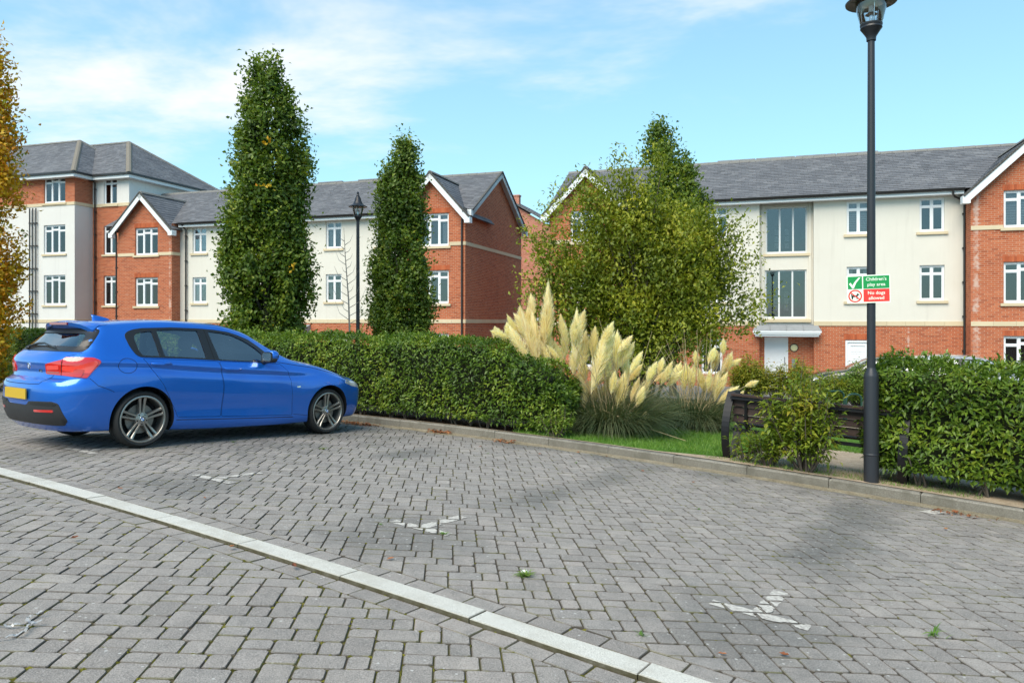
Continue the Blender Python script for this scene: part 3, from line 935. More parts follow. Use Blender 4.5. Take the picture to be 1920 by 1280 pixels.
_win = {}
def win_meshes(w, h, kind):
    """frame, panes, sill, room and curtains of one window size; origin at the lower left corner of its opening"""
    key = (round(w, 2), round(h, 2), kind)
    if key in _win: return _win[key]
    f = MB(); panes = []
    y0, y1 = .075, .135
    def bar(x0, x1, z0, z1, a=y0, b=y1): f.box(x0, x1, a, b, z0, z1)
    t = .055
    top = .33 if h > 1.2 else .28
    if kind in ('A', 'B'):
        n = 3 if kind == 'A' else 2
        bar(0, t, 0, h); bar(w-t, w, 0, h); bar(t, w-t, 0, t+.015, y0-.02); bar(t, w-t, h-t, h)
        cw = (w - 2*t + t) / n
        zt = h - top
        for i in range(1, n): bar(i*cw, i*cw+t, t+.015, h-t, y0+.003)
        for i in range(n):
            a, b = i*cw+t, (i+1)*cw
            lo = zt - (0 if (kind == 'B' or i != 1) else -.06)
            bar(a, b, lo-.022, lo+.022, y0+.006)
            for z0_, z1_ in ((t+.015, lo-.022), (lo+.022, h-t)):
                s_ = .032                                                   # sash round each light
                for q in ((a, a+s_, z0_, z1_), (b-s_, b, z0_, z1_), (a+s_, b-s_, z0_, z0_+s_), (a+s_, b-s_, z1_-s_, z1_)):
                    bar(*q, y0+.015, y1-.01)
                panes.append((a+s_, b-s_, z0_+s_, z1_-s_))
    elif kind == 'S':                                                        # tall stair light, three bays
        bar(0, t, 0, h); bar(w-t, w, 0, h); bar(t, w-t, 0, .09, y0-.03); bar(t, w-t, h-t, h)
        cw = (w - t) / 3
        for i in (1, 2): bar(i*cw, i*cw+t+.01, .09, h-t, y0-.01)
        for i in range(3): panes.append((i*cw+t, (i+1)*cw, .09, h-t))
    F = f.mesh('window', M['alu'] if kind == 'S' else M['upvc'])
    P = []
    for a, b, c, d in panes:
        p = MB(); p.box(0, b-a, 0, .012, 0, d-c)
        P.append(((a, .105, c), p.mesh('pane', M['pane_dark'] if kind == 'S' else M['pane'])))
    sl = MB(); ov = .11
    sl.box(-ov, w+ov, -.07, .075, -.11, -.004)
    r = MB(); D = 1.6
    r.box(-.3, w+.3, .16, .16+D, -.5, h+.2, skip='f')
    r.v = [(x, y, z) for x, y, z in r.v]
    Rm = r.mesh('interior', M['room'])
    c = MB()
    for side in (0, 1):
        for i in range(7):
            k = w*.27/7
            x0 = side*(w - w*.27) + i*k
            ya, yb = (.24, .27) if i % 2 else (.27, .24)
            c.face([(x0, ya, .02), (x0+k, yb, .02), (x0+k, yb, h), (x0, ya, h)])
    bl = MB()
    for i in range(14):
        z1 = h - i*h*.07
        bl.face([(0, .22, z1-h*.066), (w, .22, z1-h*.066), (w, .245, z1), (0, .245, z1)])
    _win[key] = (F, P, sl.mesh('sill', M['stone']), Rm, c.mesh('curtain', M['curtain']), bl.mesh('blind', M['curtain']), c.mesh('curtain', M['curtain_tan']))
    return _win[key]

def window(B, u0, u1, z0, z1, v, kind, dress='', sill=True):
    F, P, S, Rm, Cu, Bl, Ct = win_meshes(u1-u0, z1-z0, kind)
    o = obj('window', F, B.root, B.L(u0, v, z0))
    for loc, m in P: obj('pane', m, o, loc)
    if sill: obj('sill', S, o)
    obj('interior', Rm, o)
    if dress == 'c': obj('curtain', Cu, o)
    if dress == 'b': obj('blind', Bl, o)
    if dress == 't': obj('curtain', Ct, o)
    return (u0, u1, z0, z1)

_stones = {}
def band(B, u0, u1, v, z0, z1, proud=.03, length=.68, side=None):
    """string course of separate stones; along u, or along v on a side wall (side = u of that wall)"""
    bo = empty('stone_band'); bo.parent = B.root
    bo.location = B.L(u0, v, z0) if side is None else B.L(side, u0, z0)
    L_ = u1 - u0; n = max(1, round(L_/length)); l = L_/n
    key = (round(l, 3), round(z1-z0, 3), side is None, proud)
    if key not in _stones:
        mb = MB()
        if side is None: mb.box(.003, l-.003, -proud, .01, 0, z1-z0)
        else: mb.box(-.01, proud, .003, l-.003, 0, z1-z0)
        _stones[key] = mb.mesh('band_stone', M['stone'])
    for i in range(n):
        obj('band_stone', _stones[key], bo, (i*l, 0, 0) if side is None else (0, i*l, 0))

def slates(B, name, origin, ux, uy, poly, parent, row=.2, wid=.3):
    """slating on a plane: origin + a*ux + b*uy, b up the slope; every slate is a thin piece lifted at its tail"""
    ux, uy = Vector(ux), Vector(uy); nn = ux.cross(uy).normalized()
    O = Vector(origin)
    p = poly if poly_area(poly) > 0 else poly[::-1]
    mb = MB()
    b0 = min(q[1] for q in p); b1 = max(q[1] for q in p)
    a0 = min(q[0] for q in p); a1 = max(q[0] for q in p)
    for j in range(int((b1-b0)/row) + 1):
        lo = b0 + j*row
        strip = clip_poly(clip_poly(p, 0, -1, -lo), 0, 1, lo+row)
        if len(strip) < 3: continue
        off = (j % 2)*wid/2 + random.uniform(-.02, .02)
        i0 = math.floor((min(q[0] for q in strip) - off)/wid); i1 = math.ceil((max(q[0] for q in strip) - off)/wid)
        for i in range(i0, i1):
            x0 = off + i*wid + .003
            c = clean_poly(clip_poly(clip_poly(strip, -1, 0, -x0), 1, 0, x0+wid-.006))
            if len(c) < 3 or abs(poly_area(c)) < .002: continue
            lift = .013 + random.uniform(-.004, .006); tw = random.uniform(-.004, .004)
            def P(q, extra=0.):
                h = lift*(1 - (q[1]-lo)/row) + tw*((q[0]-x0)/wid - .5) + extra
                return O + ux*q[0] + uy*q[1] + nn*(h + .004)
            mb.face([P(q) for q in c])
            low = [q for q in c if q[1] < lo + .004]
            if len(low) >= 2:
                l0 = min(low); l1 = max(low)
                mb.face([P(l0, -.016), P(l1, -.016), P(l1), P(l0)])
    o = B.part(name, mb, M['slate'], parent)
    # the slates share edges so that each one is an island of its own tint
    bm = bmesh.new(); bm.from_mesh(o.data); bmesh.ops.remove_doubles(bm, verts=bm.verts, dist=.0002); bm.to_mesh(o.data); bm.free()
    o['kind'] = 'stuff'
    return o

def roof_prism(B, u0, u1, ve, vr, vb, ze, zr, name='roof'):
    """ridge along u: solid under-roof a little below the slates, slates on the front slope and ridge tiles"""
    mb = MB(); d = .03
    k = math.hypot(vr-ve, zr-ze)
    A = [(u0, ve, ze-d), (u0, vr, zr-d), (u0, vb, ze-d)]; C = [(u1, p[1], p[2]) for p in A]
    mb.face([A[0], C[0], C[1], A[1]]); mb.face([A[1], C[1], C[2], A[2]])
    mb.face([A[0], A[1], A[2]]); mb.face([C[2], C[1], C[0]]); mb.face([A[2], C[2], C[0], A[0]])
    r = B.part(name, mb, M['ridge'])
    slates(B, 'slates', (u0, ve, ze), (1, 0, 0), (0, (vr-ve)/k, (zr-ze)/k), [(0, -.06), (u1-u0, -.06), (u1-u0, k), (0, k)], r)
    tiles(B, (u0, vr, zr+.01), (u1, vr, zr+.01), r, M['ridge'])
    return r

def tiles(B, a, b, parent, mat, w=.13, step=.45):
    """row of ridge or hip tiles from a to b"""
    a, b = Vector(a), Vector(b); L_ = (b-a).length; n = max(1, int(L_/step)); t = (b-a)/n
    side = Vector((0, 0, 1)).cross(t.normalized()); side.normalize(); up = t.normalized().cross(side)
    up = up if up.z > 0 else -up
    mb = MB()
    for i in range(n):
        p = a + t*i; q = a + t*(i+1)*1.0 - t*.02; h = random.uniform(0, .006)
        pr = [(-w, -.075), (-w*.6, .02), (0, .05), (w*.6, .02), (w, -.075)]
        X = [p + side*x + up*(z+h) for x, z in pr]; Y = [q + side*x + up*(z+h+.006) for x, z in pr]
        for k in range(4): mb.face([X[k], Y[k], Y[k+1], X[k+1]])
        mb.face(Y); mb.face(X[::-1])
    o = B.part('ridge_tiles', mb, mat, parent); o['kind'] = 'stuff'
    return o

def gable_roof(B, uc, half, vf, vb, ze, za, over=.28):
    """projecting gable: ridge along v, slated both sides, white bargeboards"""
    rise = za - ze
    hw = half + .22; zl = ze - .22*rise/half
    k = math.hypot(hw, za - zl)
    mb = MB(); d = .03
    f = [(uc-hw, vf-over, zl-d), (uc, vf-over, za-d), (uc+hw, vf-over, zl-d)]
    g = [(p[0], vb, p[2]) for p in f]
    mb.face([f[0], f[1], g[1], g[0]]); mb.face([f[1], f[2], g[2], g[1]])
    mb.face([f[0], g[0], g[1], f[1]]); mb.face([f[1], g[1], g[2], f[2]])
    r = B.part('gable_roof', mb, M['ridge'])
    slates(B, 'slates', (uc+hw, vf-over, zl), (0, 1, 0), (-hw/k, 0, (za-zl)/k), [(0, 0), (vb-vf+over, 0), (vb-vf+over, k), (0, k)], r)
    slates(B, 'slates', (uc-hw, vb, zl), (0, -1, 0), (hw/k, 0, (za-zl)/k), [(0, 0), (vb-vf+over, 0), (vb-vf+over, k), (0, k)], r)
    tiles(B, (uc, vf-over, za+.02), (uc, vb, za+.02), r, M['ridge'])
    for sgn in (-1, 1):
        m2 = MB()
        n = (sgn*(za-zl)/k, hw/k)            # outward normal in (u, z)
        def Q(t, h, v): return (uc + sgn*hw*t - n[0]*h, v, za - (za-zl)*t - n[1]*h)
        lo = 1.04
        for (h0, h1, v0, v1) in ((.045, .27, vf-over-.035, vf-over+.0),):
            a = [Q(0, h0, v0), Q(lo, h0, v0), Q(lo, h1, v0), Q(0, h1*1.0, v0)]
            b = [Q(0, h0, v1), Q(lo, h0, v1), Q(lo, h1, v1), Q(0, h1*1.0, v1)]
            if sgn > 0: a = a[::-1]; b = b[::-1]
            m2.face(a[::-1] if sgn < 0 else a[::-1]); 
            for i in range(4):
                j = (i+1) % 4
                m2.face([a[i], a[j], b[j], b[i]]); m2.face([b[i], b[j], a[j], a[i]])
            m2.face(b)
        # soffit under the overhang and boxed foot
        c = [Q(0, .10, vf-over), Q(lo, .10, vf-over), Q(lo, .10, vf), Q(0, .10, vf)]
        m2.face(c); m2.face(c[::-1])
        e = Q(lo, .14, 0)
        m2.box(e[0]-.13, e[0]+.13, vf-over-.032, vf+.02, e[2]-.17, e[2]+.10)
        B.part('bargeboard', m2, M['board'])
        # slate edge standing proud over the board
        m3 = MB()
        a = [Q(0, -.03, vf-over-.06), Q(lo, -.03, vf-over-.06), Q(lo, .04, vf-over-.06), Q(0, .04, vf-over-.06)]
        b = [(p[0], vf-over+.1, p[2]) for p in a]
        m3.face(a); m3.face(a[::-1])
        for i in range(4):
            j = (i+1) % 4
            m3.face([a[i], a[j], b[j], b[i]]); m3.face([b[i], b[j], a[j], a[i]])
        B.part('verge', m3, M['ridge'])
    return r

def gable_wall(mb, uc, half, v, ze, za):
    mb.face([(uc-half, v, ze), (uc+half, v, ze), (uc, v, za)], [(uc-half, ze), (uc+half, ze), (uc, za)])

def gutter(B, u0, u1, v, z):
    mb = MB()
    prof = [(-.06, .05), (-.055, -.01), (-.02, -.05), (.02, -.05), (.055, -.01), (.06, .05)]
    for (y0, z0), (y1, z1) in zip(prof, prof[1:]):
        mb.face([(u0, v+y0, z+z0), (u1, v+y0, z+z0), (u1, v+y1, z+z1), (u0, v+y1, z+z1)][::-1], None, 0, True)
        mb.face([(u0, v+y0, z+z0), (u1, v+y0, z+z0), (u1, v+y1, z+z1), (u0, v+y1, z+z1)], None, 0, True)
    mb.face([(u0, v+a, z+b) for a, b in prof]); mb.face([(u1, v+a, z+b) for a, b in prof][::-1])
    B.part('gutter', mb, M['pipe'])
    mb = MB()
    mb.box(u0, u1, v+.08, v+.11, z-.17, z+.04)
    mb.box(u0, u1, v+.11, v+.42, z-.17, z-.14)
    B.part('fascia', mb, M['board'])

def downpipe(B, pts, r=.04):
    mb = MB(); mb.tube(pts, r, 8)
    x, y = pts[-1][0], pts[-1][1]
    z = pts[-2][2] - .35
    while z > pts[-1][2] + .3:
        mb.box(x-.065, x+.065, y-.02, y+.06, z-.03, z+.03); z -= 1.3
    B.part('downpipe', mb, M['pipe'])

def soldier(B, u0, u1, z, v, h=.215):
    """flat arch of upright bricks over an opening"""
    a = empty('brick_arch'); a.parent = B.root; a.location = B.L(u0, v, z)
    n = round((u1-u0)/.075); w = (u1-u0)/n
    mb = MB()
    for i in range(n): mb.box(i*w+.004, (i+1)*w-.004, -.012, .02, .004, h-.004)
    mb.uv = [(.056 + .225*(k//24), .0375) for k, x in enumerate(mb.uv)]
    m = mb.mesh('arch_bricks', M['brick'])
    tag(obj('arch_bricks', m, a), kind='stuff')

GZ = FLOOR - .2
BZ0, BZ1 = 1.335, 1.51            # stone band over the ground storey
UZ0, UZ1 = 4.97, 6.28             # upper windows
LZ0, LZ1 = 2.31, 3.68             # lower windows
EZ = 6.52                         # eaves

# ---------- right block
R = Building('apartment_building', 1.3, 32.4, 'apartment building with cream middle, recessed stair windows and white front door', 'building')
v = 32.4
# cream first and second storeys with the recessed stair bay left out
op = []
for u in (-1.89, 3.52, 6.11): op += [window(R, u, u+.86, UZ0, UZ1, v, 'B', ['', 'b', ''][int(u > 0) + int(u > 5)]), window(R, u, u+.86, LZ0, LZ1, v, 'B', 'c' if u < 5 else '')]
mb = MB()
wall_front(mb, v, -5.2, .22, BZ1, EZ, op); R.part('rendered_wall', mb, M['render'])
mb = MB(); wall_front(mb, v, 2.30, 7.66, BZ1, EZ, op); R.part('rendered_wall', mb, M['render'])
mb = MB(); rv = v + .32
so = [(.47, 2.07, 4.30, 6.22), (.44, 2.05, 1.62, 3.63)]
wall_front(mb, rv, .22, 2.30, BZ0-.1, EZ, so)
wall_side(mb, .22, v, rv, BZ0-.1, EZ, 1); wall_side(mb, 2.30, v, rv, BZ0-.1, EZ, -1)
mb.box(.30, .40, rv-.05, rv+.02, BZ1, EZ); mb.box(2.13, 2.23, rv-.05, rv+.02, BZ1, EZ)
R.part('recess_wall', mb, M['render'])
for o_ in so: window(R, *o_, rv, 'S')
# things the stair glass lets through: a bright window on the far side of the stairwell
for (a, b, c, d) in so:
    for i in range(2):
        m2 = MB(); x = a + .38 + i*.42
        for k in range(3): m2.box(x, x+.17, rv+1.55, rv+1.57, c + .35 + k*.29, c + .60 + k*.29)
        R.part('far_window', m2, M['white'])
# brick ground storey with door recess
vent = (3.47, 4.38, -1.1, .77)
grw = (-2.1, -1.25, -.7, .78)
mb = MB()
wall_front(mb, v, -5.2, .22, GZ, BZ0, [grw]); R.part('brick_wall', mb, M['brick'])
mb = MB(); wall_front(mb, v, 2.30, 7.66, GZ, BZ0, [vent]); R.part('brick_wall', mb, M['brick'])
window(R, *grw, v, 'B', 'c', False)
mb = MB(); door = (.42, 1.34, FLOOR, .86)
wall_front(mb, rv, .22, 2.30, GZ, BZ0-.1, [door])
wall_side(mb, .22, v, rv, GZ, BZ0-.1, 1); wall_side(mb, 2.30, v, rv, GZ, BZ0-.1, -1)
R.part('porch_wall', mb, M['brick'])
mb = MB(); w = door[1]-door[0]; h = door[3]-door[2]
mb.box(0, w, .05, .10, 0, h)
mb.box(0, .06, .0, .05, 0, h); mb.box(w-.06, w, .0, .05, 0, h); mb.box(.06, w-.06, 0, .05, h-.06, h)
dr = mb.build('front_door', M['upvc'], R.root, R.L(door[0], rv, door[2]))
for (x0, z0_, ww, hh) in ((.15, .22, .26, .72), (.51, .22, .26, .72), (.15, 1.1, .26, .70), (.51, 1.1, .26, .70)):
    mb = MB()
    for q in ((x0, x0+.03, z0_, z0_+hh), (x0+ww-.03, x0+ww, z0_, z0_+hh), (x0+.03, x0+ww-.03, z0_, z0_+.03), (x0+.03, x0+ww-.03, z0_+hh-.03, z0_+hh)):
        mb.box(q[0], q[1], .036, .052, q[2], q[3])
    mb.build('door_panel', M['upvc'], dr)
mb = MB(); mb.tube([(w-.13, .01, .95), (w-.13, .0, 1.3)], .014, 8); mb.box(w-.145, w-.115, .0, .05, .95, .98); mb.box(w-.145, w-.115, .0, .05, 1.27, 1.30)
mb.build('handle', M['steel'], dr)
mb = MB()
mb.lathe([(.001, -.07), (.10, -.07), (.135, -.05), (.14, 0)], 24, (0, 0, 0), 'y', 0); mb.lathe([(.14, -.03), (.165, -.03), (.17, 0)], 24, (0, 0, 0), 'y', 1)
mb.build('wall_light', [M['lid'], M['pipe']], R.root, R.L(1.57, rv, .43))
mb = MB(); mb.box(-.07, .07, -.025, 0, -.19, .19); mb.box(-.045, .045, -.03, -.02, .05, .14, 1); mb.box(-.03, .03, -.032, -.02, -.12, -.03, 1)
mb.build('entry_phone', [M['lead'], M['steel']], R.root, R.L(1.56, rv, -.22))
# white panelled meter door
mb = MB(); w = vent[1]-vent[0]; h = vent[3]-vent[2]
mb.box(0, .08, .02, .10, 0, h); mb.box(w-.08, w, .02, .10, 0, h); mb.box(.08, w-.08, .02, .10, h-.09, h)
mb.box(.08, w-.08, .07, .10, 0, h-.09)
mb.box(.14, .19, .04, .07, .1, h-.18); mb.box(w-.19, w-.14, .04, .07, .1, h-.18); mb.box(.19, w-.19, .04, .07, h-.23, h-.18)
sd = mb.build('service_door', M['upvc'], R.root, R.L(vent[0], v, vent[2]))
for k in range(16):
    z = .15 + k*.09
    if z < h-.28:
        m2 = MB(); m2.face([(.19, .045, z), (w-.19, .045, z), (w-.19, .068, z+.085), (.19, .068, z+.085)]); m2.face([(.19, .068, z), (w-.19, .068, z), (w-.19, .045, z), (.19, .045, z)])
        m2.build('louvre', M['upvc'], sd)
soldier(R, vent[0]-.05, vent[1]+.05, vent[3]+.01, v)
# canopy over the door
mb = MB()
a = [(-.05, v-.42, 1.13), (2.57, v-.42, 1.13), (2.45, v+.0, 1.36), (.07, v+.0, 1.36)]
mb.face(a); mb.box(.04, 2.48, v+.0, v+.34, 1.22, 1.40)
mb.face([a[0], a[3], (.0, v, 1.0), (-.05, v-.42, 1.13)]); mb.face([a[1], (2.5, v, 1.0), a[2]])
for x in (.62, 1.26, 1.9): mb.tube([(x, v-.42, 1.145), (x, v, 1.375)], .018, 6)
R.part('canopy_roof', mb, M['lead'])
mb = MB()
mb.box(.0, 2.52, v-.40, v+.30, .98, 1.122); mb.box(.05, 2.47, v-.35, v+.30, .90, .978); mb.box(-.04, 2.56, v-.43, v-.402, 1.05, 1.128)
R.part('canopy', mb, M['board'])
band(R, -5.2, .22, v, BZ0, BZ1); band(R, 2.30, 7.62, v, BZ0, BZ1)
for x0, x1, z in ((.33, 2.21, 1.50), ): 
    m2 = MB(); m2.box(x0, x1, rv-.12, rv, z-.02, z+.09); R.part('stair_sill', m2, M['stone'])
# roof
roof_prism(R, -5.6, 12.5, 32.02, 36.0, 40.0, EZ+.03, 8.86)
m2 = MB()
for i in range(4): m2.box(-1.6 + i*1.7, -1.6 + i*1.7 + 1.66, 35.93, 36.07, 8.90, 8.96)
R.part('ridge_vent', m2, M['lead'])
gutter(R, -5.2, 7.55, 31.98, EZ-.02)
downpipe(R, [(7.17, 31.98, EZ-.06), (7.17, 31.99, 6.32), (7.24, 32.1, 6.24), (7.60, 32.32, 6.10), (7.62, 32.32, 5.95), (7.62, 32.32, GZ)])
# right gable
gv = 31.62
gu0, gu1, gza = 7.66, 11.3, 8.16
gc = (gu0+gu1)/2
op = [window(R, 8.72, 10.2, z0_, z1_, gv, 'A', d) for z0_, z1_, d in ((UZ0-.03, UZ1+.02, 'b'), (LZ0-.13, LZ1, ''), (-.45, .97, ''))]
mb = MB()
wall_front(mb, gv, gu0, gu1, GZ, EZ-.1, op); gable_wall(mb, gc, (gu1-gu0)/2, gv, EZ-.1, gza)
wall_side(mb, gu0, gv, v, GZ, EZ-.1, -1); wall_side(mb, gu1, gv, 40, GZ, EZ-.1, 1)
R.part('gable_wall', mb, M['brick'])
band(R, gu0, gu1, gv, BZ0, BZ1); band(R, gu0, 8.70, gv, 4.89, 5.05, length=1.1); band(R, 10.22, gu1, gv, 4.89, 5.05, length=1.1)
for z in (UZ1+.03, LZ1+.01, .98): soldier(R, 8.68, 10.24, z, gv)
gable_roof(R, gc, (gu1-gu0)/2, gv, 35.0, EZ-.1, gza)
# left gable, partly behind the trees
gu0, gu1, gza = -8.5, -5.2, 8.1
gc = (gu0+gu1)/2
op = [window(R, -7.58, -6.12, z0_, z1_, gv, 'A', d) for z0_, z1_, d in ((UZ0-.03, UZ1+.02, 'b'), (LZ0, LZ1, 'c'), (-.45, .97, 'c'))]
mb = MB()
wall_front(mb, gv, gu0, gu1, GZ, EZ-.1, op); gable_wall(mb, gc, (gu1-gu0)/2, gv, EZ-.1, gza)
wall_side(mb, gu0, gv, 40, GZ, EZ, -1); wall_side(mb, gu1, gv, v, GZ, EZ, 1)
mb.face([(gu0, 32.0, EZ), (gu0, 40, EZ), (gu0, 36, 8.8)], [(32, EZ), (40, EZ), (36, 8.8)])
R.part('gable_wall', mb, M['brick'])
band(R, gu0, gu1, gv, BZ0, BZ1); band(R, gu0, -7.6, gv, 4.89, 5.05, length=.9); band(R, -6.1, gu1, gv, 4.89, 5.05, length=.9)
gable_roof(R, gc, (gu1-gu0)/2, gv, 35.0, EZ-.1, gza)
roof_prism(R, gu0-.2, -5.5, 32.02, 36.0, 40.0, EZ+.03, 8.84)

# ---------- left block
Lb = Building('apartment_building', -20.6, 32.2, 'long apartment building with white middle and brick gabled ends behind two columnar trees', 'building')
v = 32.2
op = []
for u, d1, d2 in ((-28.1, 't', 'c'), (-25.2, '', 'b'), (-22.6, 'c', 'c'), (-20.08, 'c', 'c'), (-17.3, '', 'c')):
    op += [window(Lb, u, u+.88, UZ0+.12, UZ1+.14, v, 'B', d1), window(Lb, u, u+.88, LZ0+.17, LZ1+.15, v, 'B', d2)]
mb = MB(); wall_front(mb, v, -28.9, -15.8, BZ1+.1, EZ+.1, op); Lb.part('rendered_wall', mb, M['render'])
lw = (-20.0, -18.9, -.5, .93)
mb = MB(); wall_front(mb, v, -28.9, -15.8, GZ, BZ0+.1, [lw]); Lb.part('brick_wall', mb, M['brick'])
window(Lb, *lw, v, 'B', 'b', False)
band(Lb, -28.9, -15.8, v, BZ0+.1, BZ1+.1)
mb = MB()
mb.face([(-23.3, v-.75, 1.1), (-20.95, v-.75, 1.1), (-20.95, v, 1.36), (-23.3, v, 1.36)]); mb.face([(-20.95, v-.75, 1.1), (-20.95, v, 1.1), (-20.95, v, 1.36)])
mb.box(-23.3, -20.95, v-.75, v, .95, 1.098)
Lb.part('porch_canopy', mb, M['lead'])
LE = EZ + .12
roof_prism(Lb, -33.6, -12.6, 31.82, 36.0, 40.2, LE+.03, 9.08)
gutter(Lb, -28.7, -15.7, 31.78, LE-.02)
downpipe(Lb, [(-28.45, 31.8, LE-.06), (-28.45, 32.1, LE-.3), (-28.45, 32.1, GZ)])
m2 = MB()
for x in (-22.9, -20.4): m2.box(x, x+1.5, 35.92, 36.08, 9.13, 9.19)
Lb.part('ridge_vent', m2, M['lead'])
# gable at its left end
gv = 31.6
gu0, gu1, gza = -32.43, -28.9, 8.3
gc = (gu0+gu1)/2 - .05
op = [window(Lb, -31.3, -29.8, z0_, z1_, gv, 'A', d) for z0_, z1_, d in ((UZ0+.05, UZ1+.18, 'c'), (LZ0+.02, LZ1+.15, 'b'), (-.45, .97, ''))]
mb = MB()
wall_front(mb, gv, gu0, gu1, GZ, LE-.1, op); gable_wall(mb, gc, (gu1-gu0)/2, gv, LE-.1, gza)
wall_side(mb, gu1, gv, v, GZ, LE, 1); wall_side(mb, gu0, gv, 33.6, GZ, LE, -1)
Lb.part('gable_wall', mb, M['brick'])
band(Lb, gu0, -31.34, gv, 4.98, 5.14, length=1.1); band(Lb, -29.76, gu1, gv, 4.98, 5.14, length=1.1); band(Lb, gv, v, 0, 4.98, 5.14, side=gu1)
band(Lb, gu0, gu1, gv, BZ0+.1, BZ1+.1)
for z in (UZ1+.19, LZ1+.16): soldier(Lb, -31.36, -29.74, z, gv)
gable_roof(Lb, gc, (gu1-gu0)/2, gv, 35.0, LE-.1, gza)
downpipe(Lb, [(-32.5, 31.5, LE-.3), (-32.52, 31.55, LE-.6), (-32.52, 31.55, GZ)])
# gable at its right end, with the big brick end wall
gu0, gu1, gza = -15.75, -12.47, 8.35
gc = -14.1
op = [window(Lb, -14.75, -13.28, z0_, z1_, gv, 'A', d) for z0_, z1_, d in ((UZ0-.0, UZ1+.2, 'c'), (LZ0+.02, LZ1+.18, ''), (-.45, .95, ''))]
mb = MB()
wall_front(mb, gv, gu0, gu1, GZ, LE-.1, op); gable_wall(mb, gc, (gu1-gu0)/2, gv, LE-.1, gza)
wall_side(mb, gu0, gv, v, GZ, LE, -1)
Lb.part('gable_wall', mb, M['brick'])
ev = 36.0
mb = MB(); wall_side(mb, gu1, gv, 40.2, GZ, LE-.12, 1)
mb.face([(gu1, gv, LE-.12), (gu1, 40.2, LE-.12), (gu1, ev, 9.0)], [(gv, LE-.12), (40.2, LE-.12), (ev, 9.0)])
mb.face([(gu1, 40.2, GZ), (gu0-8, 40.2, GZ), (gu0-8, 40.2, LE), (gu1, 40.2, LE)])
Lb.part('end_wall', mb, M['brick'])
band(Lb, gu0, gu1, gv, BZ0+.1, BZ1+.1); band(Lb, gv, 40.2, 0, BZ0+.1, BZ1+.1, side=gu1)
band(Lb, gu0, -14.8, gv, 4.98, 5.14, length=1.1); band(Lb, -13.24, gu1, gv, 4.98, 5.14, length=1.1); band(Lb, gv, 40.2, 0, 4.98, 5.14, length=1.1, side=gu1)
for z in (UZ1+.21, LZ1+.19): soldier(Lb, -14.8, -13.22, z, gv)
gable_roof(Lb, gc, (gu1-gu0)/2, gv, 35.0, LE-.1, gza)
# rake boards of the end wall
for sgn, vend in ((-1, 31.72), (1, 40.35)):
    m2 = MB(); zz = LE + .0
    top = Vector((0, ev, 9.12)); foot = Vector((0, vend, zz-.06)); d = (foot-top).normalized(); n = Vector((0, -d.z, d.y)); n = n if n.z > 0 else -n
    for (u_a, u_b, h0, h1, mi) in ((gu1+.26, gu1+.30, -.26, -.03, 0), (gu1+.24, gu1+.34, -.03, .03, 1)):
        A = [top + n*h0, foot + n*h0, foot + n*h1, top + n*h1]
        P0 = [(u_a, p.y, p.z) for p in A]; P1 = [(u_b, p.y, p.z) for p in A]
        for f in (P0, P1): m2.face(f, None, mi); m2.face(f[::-1], None, mi)
        for i in range(4):
            j = (i+1) % 4
            m2.face([P0[i], P0[j], P1[j], P1[i]], None, mi); m2.face([P1[i], P1[j], P0[j], P0[i]], None, mi)
    A = [top - n*.1, foot - n*.1]
    q = [(gu1-.01, A[0].y, A[0].z), (gu1-.01, A[1].y, A[1].z), (gu1+.27, A[1].y, A[1].z), (gu1+.27, A[0].y, A[0].z)]
    m2.face(q); m2.face(q[::-1])
    m2.box(gu1-.0, gu1+.30, vend-.14 if sgn < 0 else vend-.12, vend+.12 if sgn < 0 else vend+.14, zz-.32, zz-.05)
    Lb.part('bargeboard', m2, [M['board'], M['ridge']])
kk = math.hypot(36-31.82, 9.08-LE-.03)
mb = MB()
for va in (31.82, 40.2):
    q = [(-12.6, va, LE), (-12.16, va, LE), (-12.16, 36, 9.05), (-12.6, 36, 9.05)]
    mb.face(q); mb.face(q[::-1])
vr_ = Lb.part('verge_roof', mb, M['ridge'])
slates(Lb, 'slates', (-12.6, 31.82, LE+.03), (1, 0, 0), (0, (36-31.82)/kk, (9.05-LE)/kk), [(0, -.06), (.44, -.06), (.44, kk), (0, kk)], vr_)
tiles(Lb, (-12.6, 36, 9.09), (-12.16, 36, 9.09), vr_, M['ridge'])
m2 = MB(); m2.tube([(gu1+.05, gv-.25, LE-.12), (gu1+.05, gv-.1, LE-.25), (gu1-.12, gv-.06, LE-.42), (gu1-.14, gv-.06, LE-.6), (gu1-.14, gv-.06, GZ)], .045, 8)
m2.box(gu1-.02, gu1+.14, gv-.33, gv-.1, LE-.2, LE-.02)
Lb.part('downpipe', m2, M['pipe'])

# ---------- tall block at the far left
Tb = Building('tall_apartment_building', -38, 33, 'three storey white and brick block with a hipped slate roof, tallest of the buildings', 'building')
v = 32.4; TE = 9.86
op = [window(Tb, -38.66, -37.06, z0_, z1_, v, 'A', d) for z0_, z1_, d in ((8.25, 9.74, 'c'), (5.35, 7.0, ''), (2.45, 4.15, 'c'))]
mb = MB(); wall_front(mb, v, -52, -36.37, GZ, 8.08, op); wall_side(mb, -36.37, v, 33.61, GZ, 8.08, 1)
Tb.part('rendered_wall', mb, M['render_w'])
mb = MB(); wall_front(mb, v, -52, -36.37, 8.26, TE-.05, op); wall_side(mb, -36.37, v, 33.61, 8.26, TE-.05, 1)
Tb.part('brick_storey', mb, M['brick'])
band(Tb, -52, -36.37, v, 8.08, 8.26); band(Tb, v, 33.6, 0, 8.08, 8.26, side=-36.37); band(Tb, -52, -36.37, v, 1.44, 1.62); band(Tb, v, 33.6, 0, 1.44, 1.62, side=-36.37)
v2 = 33.61
